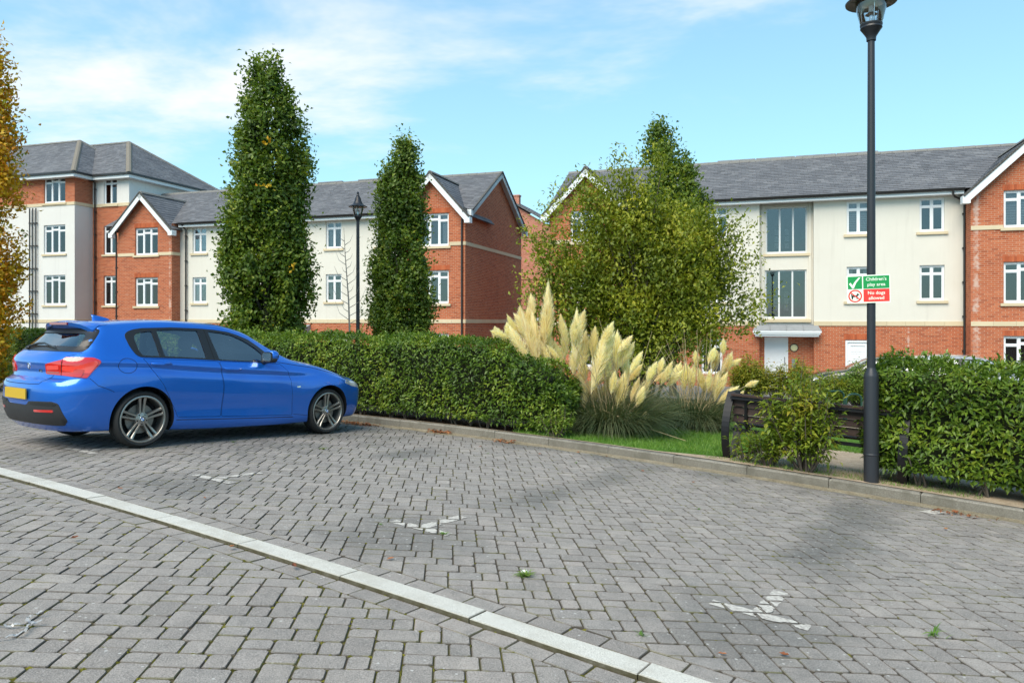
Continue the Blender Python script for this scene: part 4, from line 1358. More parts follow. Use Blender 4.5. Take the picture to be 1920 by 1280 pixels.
op = [window(Tb, -35.56, -34.6, z0_, z1_, v2, 'B', d) for z0_, z1_, d in ((8.2, 9.74, 'b'), (5.35, 7.0, 'c'), (2.43, 4.13, 'c'))]
mb = MB(); wall_front(mb, v2, -36.37, -33.72, 8.26, TE-.05, op); wall_side(mb, -33.72, v2, 42.2, 8.26, TE-.05, 1)
Tb.part('rendered_storey', mb, M['render_w'])
mb = MB(); wall_front(mb, v2, -36.37, -33.72, GZ, 8.08, op); wall_side(mb, -33.72, v2, 42.2, GZ, 8.08, 1)
Tb.part('brick_wall', mb, M['brick'])
band(Tb, -36.37, -33.72, v2, 8.08, 8.26); band(Tb, v2, 42.2, 0, 8.08, 8.26, side=-33.72)
for x in (-39.62, -39.38, -39.14): downpipe(Tb, [(x, 32.3, 8.0), (x, 32.3, 7.5), (x, 32.3, GZ)], .035)
downpipe(Tb, [(-36.1, 33.25, TE-.1), (-36.1, 33.5, TE-.4), (-36.1, 33.5, GZ)])
# hipped roofs
pit = .70
def hip(B, ul, ur, vf, vb, ze, right=True):
    half = (vb-vf)/2; zr = ze + half*pit; vr = (vf+vb)/2; uh = ur - half
    mb = MB(); d = .03
    A = [(ul, vf, ze-d), (ur, vf, ze-d), (uh, vr, zr-d), (ul, vr, zr-d)]
    mb.face(A); mb.face([(ur, vf, ze-d), (ur, vb, ze-d), (uh, vr, zr-d)]); mb.face([(ur, vb, ze-d), (ul, vb, ze-d), (ul, vr, zr-d), (uh, vr, zr-d)])
    mb.face([(ul, vf, ze-d), (ul, vb, ze-d), (ur, vb, ze-d), (ur, vf, ze-d)])
    r = B.part('hipped_roof', mb, M['ridge'])
    k = math.hypot(half, half*pit)
    slates(B, 'slates', (ul, vf, ze), (1, 0, 0), (0, half/k, half*pit/k), [(0, 0), (ur-ul, 0), (uh-ul, k), (0, k)], r)
    slates(B, 'slates', (ur, vf, ze), (0, 1, 0), (-half/k, 0, half*pit/k), [(0, 0), (vb-vf, 0), ((vb-vf)/2, k)], r)
    tiles(B, (ur, vf, ze+.03), (uh, vr, zr+.03), r, M['hip'], .16); tiles(B, (ur, vb, ze+.03), (uh, vr, zr+.03), r, M['ridge'], .14); tiles(B, (ul, vr, zr+.03), (uh, vr, zr+.03), r, M['ridge'])
    mb = MB()
    for (u_a, u_b, v_a, v_b) in ((ul, ur+.05, vf-.07, vf+.03), (ur-.03, ur+.07, vf-.07, vb)):
        mb.box(u_a, u_b, v_a, v_b, ze-.08, ze+.03)
    B.part('gutter', mb, M['pipe'])
    mb = MB()
    mb.box(ul, ur-.03, vf+.03, vf+.07, ze-.26, ze-.06); mb.box(ur-.07, ur-.03, vf+.07, vb, ze-.26, ze-.06)
    mb.box(ul, ur-.07, vf+.07, vf+.5, ze-.26, ze-.23); mb.box(ur-.5, ur-.07, vf+.5, vb, ze-.26, ze-.23)
    B.part('fascia', mb, M['board'])
hip(Tb, -52, -33.32, 33.2, 41.6, TE)
hip(Tb, -52, -35.98, 31.98, 40.4, TE)
# ---------- brick house seen through the gap
Bh = Building('brick_house', -13, 46, 'plain pink brick house with low slate verge and chimney in the gap between blocks', 'house')
v = 46; ul, ur, ua, hz_, az_ = -20.4, -12.3, -16.35, 7.55, 9.98
mb = MB(); wall_front(mb, v, ul, ur, GZ, hz_)
mb.face([(ul, v, hz_), (ur, v, hz_), (ua, v, az_)], [(ul, hz_), (ur, hz_), (ua, az_)])
wall_side(mb, ur, v, 56, GZ, hz_, 1)
Bh.part('brick_wall', mb, M['brick2'])
mb = MB()
for i in range(28): mb.box(ul+.1+i*.28, ul+.24+i*.28, v-.05, v, 7.05, 7.2)
mb.box(ul, ur, v-.04, v, 6.9, 7.0); mb.box(ul, ur, v-.04, v, 4.2, 4.3)
tag(Bh.part('dentil_course', mb, M['brick2']), kind='stuff')
mb = MB(); mb.box(ul, ur, v-.03, v, 1.55, 1.75); Bh.part('stone_band', mb, M['board'])
mb = MB()
for sgn in (-1, 1):
    e = ua + sgn*4.25
    A = [(ua, v-.25, az_+.1), (e, v-.25, hz_+.02), (e, 56, hz_+.02), (ua, 56, az_+.1)]
    mb.face(A); mb.face(A[::-1]); C = [(p[0], p[1], p[2]+.1) for p in A]; mb.face(C); mb.face(C[::-1])
    mb.face([A[0], A[1], C[1], C[0]]); mb.face([C[0], C[1], A[1], A[0]])
Bh.part('roof', mb, M['lead'])
m2 = MB(); m2.box(ua+4.2, ua+4.32, v-.2, 56, hz_-.1, hz_+.04); Bh.part('gutter', m2, M['pipe'])
m2 = MB(); m2.box(-15.0, -14.62, 46.6, 47.0, 8.4, 9.72); m2.box(-15.04, -14.58, 46.56, 47.04, 9.72, 9.80)
Bh.part('chimney', m2, M['brick2'])
# pale wall behind the tall block's left side is the same block running on out of the frame
# ------------------------------------------------------------------ hatchback
# car frame: x forward from the rear bumper, y to the left, z up from the road under the wheels
def pchip(xk, yk, x):
    xk = np.asarray(xk, float); yk = np.asarray(yk, float)
    h = np.diff(xk); d = np.diff(yk)/h
    m = np.zeros_like(yk)
    m[0], m[-1] = d[0], d[-1]
    for i in range(1, len(xk)-1):
        if d[i-1]*d[i] > 0:
            w1, w2 = 2*h[i]+h[i-1], h[i]+2*h[i-1]
            m[i] = (w1+w2)/(w1/d[i-1] + w2/d[i])
    x = np.clip(x, xk[0], xk[-1])
    i = np.clip(np.searchsorted(xk, x)-1, 0, len(xk)-2)
    t = (x-xk[i])/h[i]
    return ((2*t**3-3*t**2+1)*yk[i] + (t**3-2*t**2+t)*h[i]*m[i] + (-2*t**3+3*t**2)*yk[i+1] + (t**3-t**2)*h[i]*m[i+1])

CX_ = [.45, .85, 1.3, 1.8, 2.2, 2.6, 2.95, 3.3, 3.7, 4.0, 4.2]
CY_ = [   # half widths from sill to roof centre
    [.0]*11,
    [.77, .79, .80, .80, .80, .80, .80, .79, .78, .70, .60],
    [.835, .86, .858, .855, .855, .855, .857, .86, .855, .79, .68],
    [.855, .872, .855, .85, .85, .852, .86, .872, .868, .81, .70],
    [.868, .888, .868, .862, .862, .863, .87, .886, .880, .82, .71],
    [.862, .880, .868, .862, .860, .860, .862, .868, .855, .795, .70],
    [.850, .860, .850, .845, .842, .840, .842, .848, .830, .77, .68],
    [.853, .866, .864, .858, .854, .850, .845, .835, .80, .735, .64],
    [.795, .815, .812, .802, .797, .790, .780, .765, .715, .64, .54],
    [.600, .625, .640, .635, .625, .650, .735, .68, .62, .54, .45],
    [.545, .560, .570, .565, .555, .585, .67, .60, .55, .48, .40],
    [.31, .32, .32, .32, .32, .34, .38, .35, .32, .28, .23],
    [.0]*11]
CZ_ = [
    [.20, .19, .17, .16, .16, .16, .17, .18, .20, .22, .25],
    [.20, .19, .17, .16, .16, .16, .17, .18, .20, .22, .25],
    [.33, .30, .28, .27, .26, .26, .26, .28, .32, .33, .35],
    [.46, .45, .43, .42, .42, .42, .42, .44, .46, .46, .46],
    [.63, .67, .62, .60, .59, .59, .59, .64, .65, .58, .55],
    [.80, .82, .78, .76, .75, .745, .74, .76, .75, .68, .62],
    [.905, .90, .875, .852, .838, .825, .815, .82, .79, .715, .65],
    [.955, .95, .93, .91, .895, .88, .865, .855, .815, .735, .665],
    [1.04, 1.035, 1.025, 1.01, 1.0, .99, .975, .945, .865, .775, .69],
    [1.315, 1.365, 1.395, 1.385, 1.31, 1.13, 1.005, .965, .885, .79, .70],
    [1.365, 1.415, 1.445, 1.440, 1.375, 1.195, 1.03, .985, .90, .80, .705],
    [1.395, 1.445, 1.475, 1.472, 1.415, 1.24, 1.055, 1.0, .915, .81, .71],
    [1.40, 1.45, 1.48, 1.477, 1.42, 1.25, 1.06, 1.005, .92, .815, .712]]
XR_Z = [.15, .20, .30, .45, .60, .70, .735, .765, .83, .92, .99, 1.04, 1.10, 1.30, 1.42]
XR_X = [.05, .01, -.085, -.135, -.145, -.14, -.105, -.045, -.035, -.055, -.03, .015, .085, .30, .35]
XF_Z = [.15, .25, .35, .50, .62, .70, .78, 1.5]
XF_X = [4.20, 4.27, 4.31, 4.33, 4.32, 4.28, 4.18, 4.1]

def car_sections(nk=4, inset=0.):
    """list of half sections, each an array of points (x, y, z) from the keel up the flank to the roof centre"""
    kk = np.arange(13)
    ks = np.unique(np.concatenate([np.linspace(i, i+1, nk+1) for i in range(12)]))
    def section(x):
        y = np.array([pchip(CX_, r, np.array([x]))[0] for r in CY_]); z = np.array([pchip(CX_, r, np.array([x]))[0] for r in CZ_])
        if inset:
            y = np.maximum(y - inset*1.15, 0); y[0] = 0; y[-1] = 0
            z[9:] -= inset*.9; z = np.maximum(z, .27); z[8] -= 0
        Y = pchip(kk, y, ks); Z = pchip(kk, z, ks)
        return Y, Z
    S = []
    xj = .52 + inset
    Y, Z = section(.5)
    ex = np.where(ks < 8.5, 2/3.0, 2/4.0)
    XRv = pchip(XR_Z, XR_X, Z)
    XRv = np.where(ks >= 9.0, pchip(XR_Z, XR_X, np.full(1, 1.315))[0] + (ks-9)*.005, XRv) + inset*1.5
    for th in np.linspace(math.pi/2, 0, 15)[:-1]:
        cy = max(math.cos(th), 0)**ex; sx = math.sin(th)**ex
        if th == math.pi/2: cy = cy*0
        f = (ks > 8.5)*0.04
        S.append(np.stack([xj + f - (xj + f - XRv)*sx, Y*cy, Z], 1))
    xs = np.concatenate([np.linspace(xj+.04, 3.95, 58)]) if not inset else np.linspace(xj+.04, 3.0, 40)
    for x in xs:
        Y, Z = section(x); S.append(np.stack([np.full_like(Y, x), Y, Z], 1))
    if not inset:
        Y, Z = section(3.97)
        XFv = pchip(XF_Z, XF_X, Z)
        for th in np.linspace(0, math.pi/2, 11)[1:]:
            cy = max(math.cos(th), 0)**.75; sx = math.sin(th)**.75
            if th > 1.57: cy = 0
            S.append(np.stack([3.97 + (XFv-3.97)*sx, Y*cy, Z*(1-.0*sx)], 1))
    else:
        last = S[-1].copy(); last[:, 1] = 0; S.append(last)
    return S

def car_solid(name, inset=0., nk=4):
    S = car_sections(nk, inset)
    n, m = len(S), len(S[0])
    bm = bmesh.new()
    for sg in (1, -1):
        g = [[bm.verts.new((p[0], p[1]*sg, p[2])) for p in s] for s in S]
        for i in range(n-1):
            for k in range(m-1):
                q = [g[i][k], g[i+1][k], g[i+1][k+1], g[i][k+1]]
                try: bm.faces.new(q if sg < 0 else q[::-1])
                except ValueError: pass
    bmesh.ops.remove_doubles(bm, verts=bm.verts, dist=2e-4)
    bmesh.ops.dissolve_degenerate(bm, edges=bm.edges, dist=1e-4)
    bmesh.ops.recalc_face_normals(bm, faces=bm.faces)
    me = bpy.data.meshes.new(name); bm.to_mesh(me); bm.free()
    me.polygons.foreach_set('use_smooth', [True]*len(me.polygons))
    return me

def prism_mesh(poly, axis, a, b):
    """closed prism: polygon in (x,z) run along y, or in (y,z) run along x"""
    bm = bmesh.new()
    P = (lambda p, d: (p[0], d, p[1])) if axis == 'y' else (lambda p, d: (d, p[0], p[1]))
    A = [bm.verts.new(P(p, a)) for p in poly]; B_ = [bm.verts.new(P(p, b)) for p in poly]
    bm.faces.new(A); bm.faces.new(B_[::-1])
    for i in range(len(poly)):
        j = (i+1) % len(poly); bm.faces.new([A[i], B_[i], B_[j], A[j]])
    bmesh.ops.recalc_face_normals(bm, faces=bm.faces)
    me = bpy.data.meshes.new('prism'); bm.to_mesh(me); bm.free()
    return me

def boolean(me, cutter, op):
    a = bpy.data.objects.new('a', me); b = bpy.data.objects.new('b', cutter)
    COL.objects.link(a); COL.objects.link(b)
    md = a.modifiers.new('m', 'BOOLEAN'); md.object = b; md.operation = op; md.solver = 'EXACT'; md.material_mode = 'TRANSFER'
    r = bpy.data.meshes.new_from_object(a.evaluated_get(bpy.context.evaluated_depsgraph_get()))
    bpy.data.objects.remove(a); bpy.data.objects.remove(b)
    return r

def rounded(poly, r=.03, n=4):
    """round every corner of a polygon; r may be a list"""
    out = []
    m = len(poly)
    for i in range(m):
        p, a, b = Vector(poly[i]), Vector(poly[i-1]), Vector(poly[(i+1) % m])
        rr = r[i] if isinstance(r, (list, tuple)) else r
        la, lb = (a-p).length, (b-p).length
        k = min(rr, la*.45, lb*.45)
        if k < 1e-4: out.append(tuple(p)); continue
        s, e = p + (a-p)/la*k, p + (b-p)/lb*k
        for t in np.linspace(0, 1, n+1):
            out.append(tuple(s*(1-t)**2 + p*2*t*(1-t) + e*t**2))
    return out

CAR_P0 = Vector((-4.222, 8.49, .318))
WB = 2.683
CAR_F = Vector((0.57955403, 0.81249375, -0.06301618))
def car_place(root):
    """stand the car frame on the sloping bay, wheels where the photograph has them"""
    f = CAR_F.normalized(); up = Vector((0, 0, 1)); ly = up.cross(f).normalized(); lz = f.cross(ly)
    m = Matrix((f, ly, lz)).transposed().to_4x4()
    hub = Vector((-4.222, 8.49, 1.5 - (785-603)/1400*8.49))
    m.translation = hub - m.to_3x3() @ Vector((.82, -.80, .318))
    root.matrix_world = m
    return m

class Skin:
    """lays panels on the car's outer surface"""
    def __init__(s, me):
        bm = bmesh.new(); bm.from_mesh(me); bmesh.ops.triangulate(bm, faces=bm.faces); s.bv = BVHTree.FromBMesh(bm); bm.free()
    FR = {'R': ((0, -3, 0), (1, 0, 0), (0, 1, 0)), 'L': ((0, 3, 0), (1, 0, 0), (0, -1, 0)), 'B': ((-3, 0, 0), (0, 1, 0), (1, 0, 0)),
          'F': ((8, 0, 0), (0, 1, 0), (-1, 0, 0)), 'D': ((-3, -3, 0), (.70711, -.70711, 0), (.70711, .70711, 0)), 'E': ((-3, 3, 0), (.70711, .70711, 0), (.70711, -.70711, 0))}
    def at(s, fr, p, off):
        o, a, d = (Vector(q) for q in s.FR[fr])
        q = o + a*p[0] + Vector((0, 0, p[1]))
        # the axis through the car's own origin
        if fr in 'DE': q = d*(-4) + a*p[0] + Vector((0, 0, p[1]))
        h, n, i, _ = s.bv.ray_cast(q, d)
        if h is None: return None
        if n.dot(d) > 0: n = -n
        return h + n*off
    def panel(s, fr, poly, off=.003, depth=.006, step=.05, mats=None, name='panel', parent=None):
        bm = bmesh.new(); seen = {}
        def V(p):
            k = (round(p[0], 4), round(p[1], 4))
            if k not in seen:
                q = s.at(fr, p, off)
                seen[k] = None if q is None else bm.verts.new(q)
            return seen[k]
        for c in cells(poly, step):
            vs = []
            for p in c:
                v = V(p)
                if v is not None and v not in vs: vs.append(v)
            if len(vs) >= 3:
                try: bm.faces.new(vs)
                except ValueError: pass
        return s.finish(bm, fr, depth, mats, name, parent)
    def finish(s, bm, fr, depth, mats, name, parent):
        d = Vector(s.FR[fr][2])
        bmesh.ops.remove_doubles(bm, verts=bm.verts, dist=3e-4)
        bm.normal_update()
        for f in bm.faces:
            if f.normal.dot(d) > 0: f.normal_flip()
        if depth:
            bm.normal_update()
            be = [e for e in bm.edges if e.is_boundary]
            r = bmesh.ops.extrude_edge_only(bm, edges=be)
            for v in [g for g in r['geom'] if isinstance(g, bmesh.types.BMVert)]:
                v.co += d*depth
            bmesh.ops.recalc_face_normals(bm, faces=bm.faces)
            f0 = max(bm.faces, key=lambda f: f.calc_area())
            if f0.normal.dot(d) > 0: bmesh.ops.reverse_faces(bm, faces=bm.faces)
        me = bpy.data.meshes.new(name); bm.to_mesh(me); bm.free()
        me.polygons.foreach_set('use_smooth', [True]*len(me.polygons))
        me.set_sharp_from_angle(angle=math.radians(45))
        return obj(name, me, parent, None, mats)
    def ring(s, fr, outer, holes, off, depth, mats, name, parent, seg=.03):
        """panel with holes"""
        bm = bmesh.new()
        es = []
        for loop in [outer] + holes:
            pts = []
            for i in range(len(loop)):
                a, b = loop[i], loop[(i+1) % len(loop)]
                n = max(1, int(math.hypot(b[0]-a[0], b[1]-a[1])/seg))
                for k in range(n): pts.append((a[0]+(b[0]-a[0])*k/n, a[1]+(b[1]-a[1])*k/n))
            vs = [bm.verts.new((p[0], 0, p[1])) for p in pts]
            for i in range(len(vs)): es.append(bm.edges.new((vs[i], vs[(i+1) % len(vs)])))
        bmesh.ops.triangle_fill(bm, edges=es, use_beauty=True)
        for _ in range(4):
            long = [e for e in bm.edges if not e.is_boundary and e.calc_length() > seg*1.6]
            if not long: break
            bmesh.ops.subdivide_edges(bm, edges=long, cuts=1)
            bmesh.ops.triangulate(bm, faces=bm.faces)
        for v in bm.verts:
            q = s.at(fr, (v.co.x, v.co.z), off)
            if q is not None: v.co = q
        return s.finish(bm, fr, depth, mats, name, parent)
    def strip(s, fr, pts, w, off, mats, name, parent):
        """a thin line (a shut line, an outline) along points"""
        bm = bmesh.new(); rows = []
        P = [Vector(p) for p in pts]
        for i, p in enumerate(P):
            t = (P[min(i+1, len(P)-1)] - P[max(i-1, 0)]).normalized(); nrm = Vector((-t.y, t.x))*w/2
            a, b = s.at(fr, p+nrm, off), s.at(fr, p-nrm, off)
            if a is None or b is None: continue
            rows.append((bm.verts.new(a), bm.verts.new(b)))
        for (a, b), (c, d) in zip(rows, rows[1:]): bm.faces.new([a, b, d, c])
        return s.finish(bm, fr, .002, mats, name, parent)

def along(pts, step=.03):
    out = []
    for a, b in zip(pts, pts[1:]):
        n = max(1, int(math.hypot(b[0]-a[0], b[1]-a[1])/step))
        out += [(a[0]+(b[0]-a[0])*k/n, a[1]+(b[1]-a[1])*k/n) for k in range(n)]
    return out + [pts[-1]]

def mirror_poly(p): return [(-a, b) for a, b in p][::-1]

DLO = [(.640, 1.238), (.650, 1.275), (.695, 1.308), (.755, 1.330), (.85, 1.35), (1.20, 1.378), (1.57, 1.385), (1.77, 1.380), (1.976, 1.362), (2.124, 1.328), (2.277, 1.278), (2.40, 1.21), (2.53, 1.112), (2.62, 1.035), (2.63, .985), (2.30, .99), (1.757, .999), (1.326, 1.012), (.76, 1.017), (.720, 1.04), (.697, 1.072), (.665, 1.138)]
GL1 = [(.735, 1.238), (.765, 1.275), (.80, 1.295), (.955, 1.322), (1.002, 1.032), (.79, 1.036), (.755, 1.09)]
GL2 = [(1.010, 1.335), (1.25, 1.350), (1.535, 1.355), (1.60, 1.022), (1.052, 1.033)]
GL3 = [(1.675, 1.352), (1.84, 1.345), (2.03, 1.320), (2.20, 1.255), (2.35, 1.175), (2.44, 1.10), (2.46, 1.03), (2.44, .998), (1.773, 1.010)]
RDOOR = [(.775, 1.008), (1.02, .71), (1.205, .385), (1.225, .325), (1.800, .310), (1.817, .68), (1.752, .992)]
FDOOR = [(1.758, .992), (1.823, .68), (1.806, .310), (2.880, .285), (2.86, .60), (2.835, .75), (2.785, .885), (2.68, .975), (2.30, .984)]
REARW = [(-.66, 1.065), (.66, 1.065), (.64, 1.17), (.555, 1.302), (-.555, 1.302), (-.64, 1.17)]
WSCR = [(-.64, 1.085), (.64, 1.085), (.535, 1.352), (-.535, 1.352)]

def inset2(p, d):
    """move every edge of a nearly convex polygon in by d"""
    n = len(p); sgn = 1 if poly_area(p) > 0 else -1
    out = []
    for i in range(n):
        a, b, c = Vector(p[i-1]), Vector(p[i]), Vector(p[(i+1) % n])
        t1, t2 = (b-a).normalized(), (c-b).normalized()
        n1, n2 = Vector((-t1.y, t1.x))*sgn, Vector((-t2.y, t2.x))*sgn
        m = (n1+n2); k = max(.5, 1 + n1.dot(n2))
        out.append(tuple(b + m*d/k))
    return out

def build_wheel(parent, loc, side):
    """tyre, ten-arm alloy in five pairs, disc, hub roundel; side -1 is the right of the car"""
    w = empty('wheel'); w.parent = parent; w.location = loc
    if side > 0: w.rotation_euler = (0, 0, math.pi)
    s = -1
    R, hw, rr = .318, .108, .262
    mb = MB()
    prof = [(rr-.004, -hw+.012), (rr+.012, -hw+.002), (R-.028, -hw-.004), (R-.010, -hw+.014), (R, -hw+.034), (R, -.006), (R-.004, -.003), (R-.004, .003), (R, .006), (R, hw-.034), (R-.010, hw-.014), (R-.028, hw+.004), (rr, hw), (rr-.004, hw-.012)]
    mb.lathe(prof, 48, (0, 0, 0), 'y', 0)
    mb.build('tyre', M['tyre'], w)
    mb = MB()
    y = -hw
    mb.lathe([(rr-.004, y+.012), (rr+.004, y+.004), (rr-.004, y), (rr-.014, y+.002), (rr-.020, y+.010), (rr-.022, y+.09), (.225, y+.19)], 48, (0, 0, 0), 'y', 0)
    # spokes
    def bar(a0, a1, r0, r1, w0, w1, y0, y1, th):
        c0, s0, c1, s1 = math.cos(a0), math.sin(a0), math.cos(a1), math.sin(a1)
        p0 = Vector((r0*c0, 0, r0*s0)); p1 = Vector((r1*c1, 0, r1*s1)); t = (p1-p0).normalized(); nn = Vector((-t.z, 0, t.x))
        A = []; B_ = []
        for k in range(5):
            f = k/4; p = p0 + (p1-p0)*f; ww = (w0 + (w1-w0)*f)/2; yy = y0 + (y1-y0)*f + .010*math.sin(f*math.pi)
            A.append([p + nn*ww*.55 + Vector((0, yy, 0)), p - nn*ww*.55 + Vector((0, yy, 0)), p - nn*ww + Vector((0, yy+.010, 0)), p - nn*ww*.9 + Vector((0, yy+th, 0)), p + nn*ww*.9 + Vector((0, yy+th, 0)), p + nn*ww + Vector((0, yy+.010, 0))])
        for X, Y in zip(A, A[1:]):
            for k in range(6):
                q = [X[k], X[(k+1) % 6], Y[(k+1) % 6], Y[k]]
                mb.face(q, None, 0)
        mb.face(A[0][::-1]); mb.face(A[-1])
    for i in range(5):
        a = math.radians(90 + 72*i + 2)
        for sg in (-1, 1):
            bar(a + sg*.30, a + sg*.125, .060, rr-.012, .030, .034, y+.030, y+.012, .035)
    mb.lathe([(.0, y+.028), (.052, y+.028), (.072, y+.034), (.082, y+.050), (.080, y+.1)], 30, (0, 0, 0), 'y', 0)
    bm = mb.mesh('rim', M['rim'])
    bmm = bmesh.new(); bmm.from_mesh(bm); bmesh.ops.recalc_face_normals(bmm, faces=bmm.faces); bmm.to_mesh(bm); bmm.free()
    obj('rim', bm, w)
    mb = MB(); mb.lathe([(.0, y+.085), (.165, y+.085), (.168, y+.090), (.168, y+.105), (.0, y+.105)], 36, (0, 0, 0), 'y', 0)
    mb.build('brake_disc', M['disc'], w)
    mb = MB(); mb.lathe([(.0, y+.13), (.225, y+.13), (.225, y+.19), (0, y+.19)], 30, (0, 0, 0), 'y', 0); mb.build('wheel_back', M['well'], w)
    roundel(w, Vector((0, y+.024, 0)), .031, Vector((1, 0, 0)), Vector((0, 0, 1)), Vector((0, -1, 0)))
    mb = MB()
    for i in range(5):
        a = math.radians(90 + 72*i + 38); c = (.056*math.cos(a), y+.031, .056*math.sin(a))
        mb.lathe([(0, -.004), (.008, -.004), (.010, .0)], 8, c, 'y', 0)
    mb.build('wheel_bolts', M['well'], w)['kind'] = 'stuff'
    return w

def roundel(parent, c, r, ax, az, nrm):
    """round enamel badge: black ring, quarters in blue and white, chrome rim"""
    mb = MB(); n = 32
    def P(rad, a, h): return c + ax*(rad*math.cos(a)) + az*(rad*math.sin(a)) + nrm*h
    for k in range(n):
        a0, a1 = 2*math.pi*k/n, 2*math.pi*(k+1)/n
        q = int(k // (n/4))
        mb.face([P(r*.6, a0, .0045), P(r*.6, a1, .0045), c + nrm*.0055], None, 2 if q in (1, 3) else 1)
        mb.face([P(r*.66, a0, .005), P(r*.66, a1, .005), P(r*.6, a1, .0045), P(r*.6, a0, .0045)], None, 3)
        mb.face([P(r*.92, a0, .0035), P(r*.92, a1, .0035), P(r*.66, a1, .005), P(r*.66, a0, .005)], None, 0)
        mb.face([P(r, a0, .001), P(r, a1, .001), P(r*.92, a1, .0035), P(r*.92, a0, .0035)], None, 3)
        mb.face([P(r, a0, -.006), P(r, a1, -.006), P(r, a1, .001), P(r, a0, .001)], None, 3)
    o = mb.build('roundel', [M['black'], M['white'], M['rblue'], M['chrome']], parent)
    return o

def ellipsoid(mb, c, r, n=20, m=12, mi=0, p=1.0):
    c = Vector(c)
    def P(i, k):
        th = math.pi*i/m; ph = 2*math.pi*k/n
        f = lambda v: math.copysign(abs(v)**p, v)
        return c + Vector((r[0]*f(math.sin(th))*f(math.cos(ph)), r[1]*f(math.sin(th))*f(math.sin(ph)), r[2]*f(math.cos(th))))
    for i in range(m):
        for k in range(n):
            q = [P(i, k), P(i+1, k), P(i+1, k+1), P(i, k+1)]
            if i == 0: q = [q[0], q[1], q[2]]
            elif i == m-1: q = [q[0], q[1], q[3]]
            mb.face(q, None, mi, True)

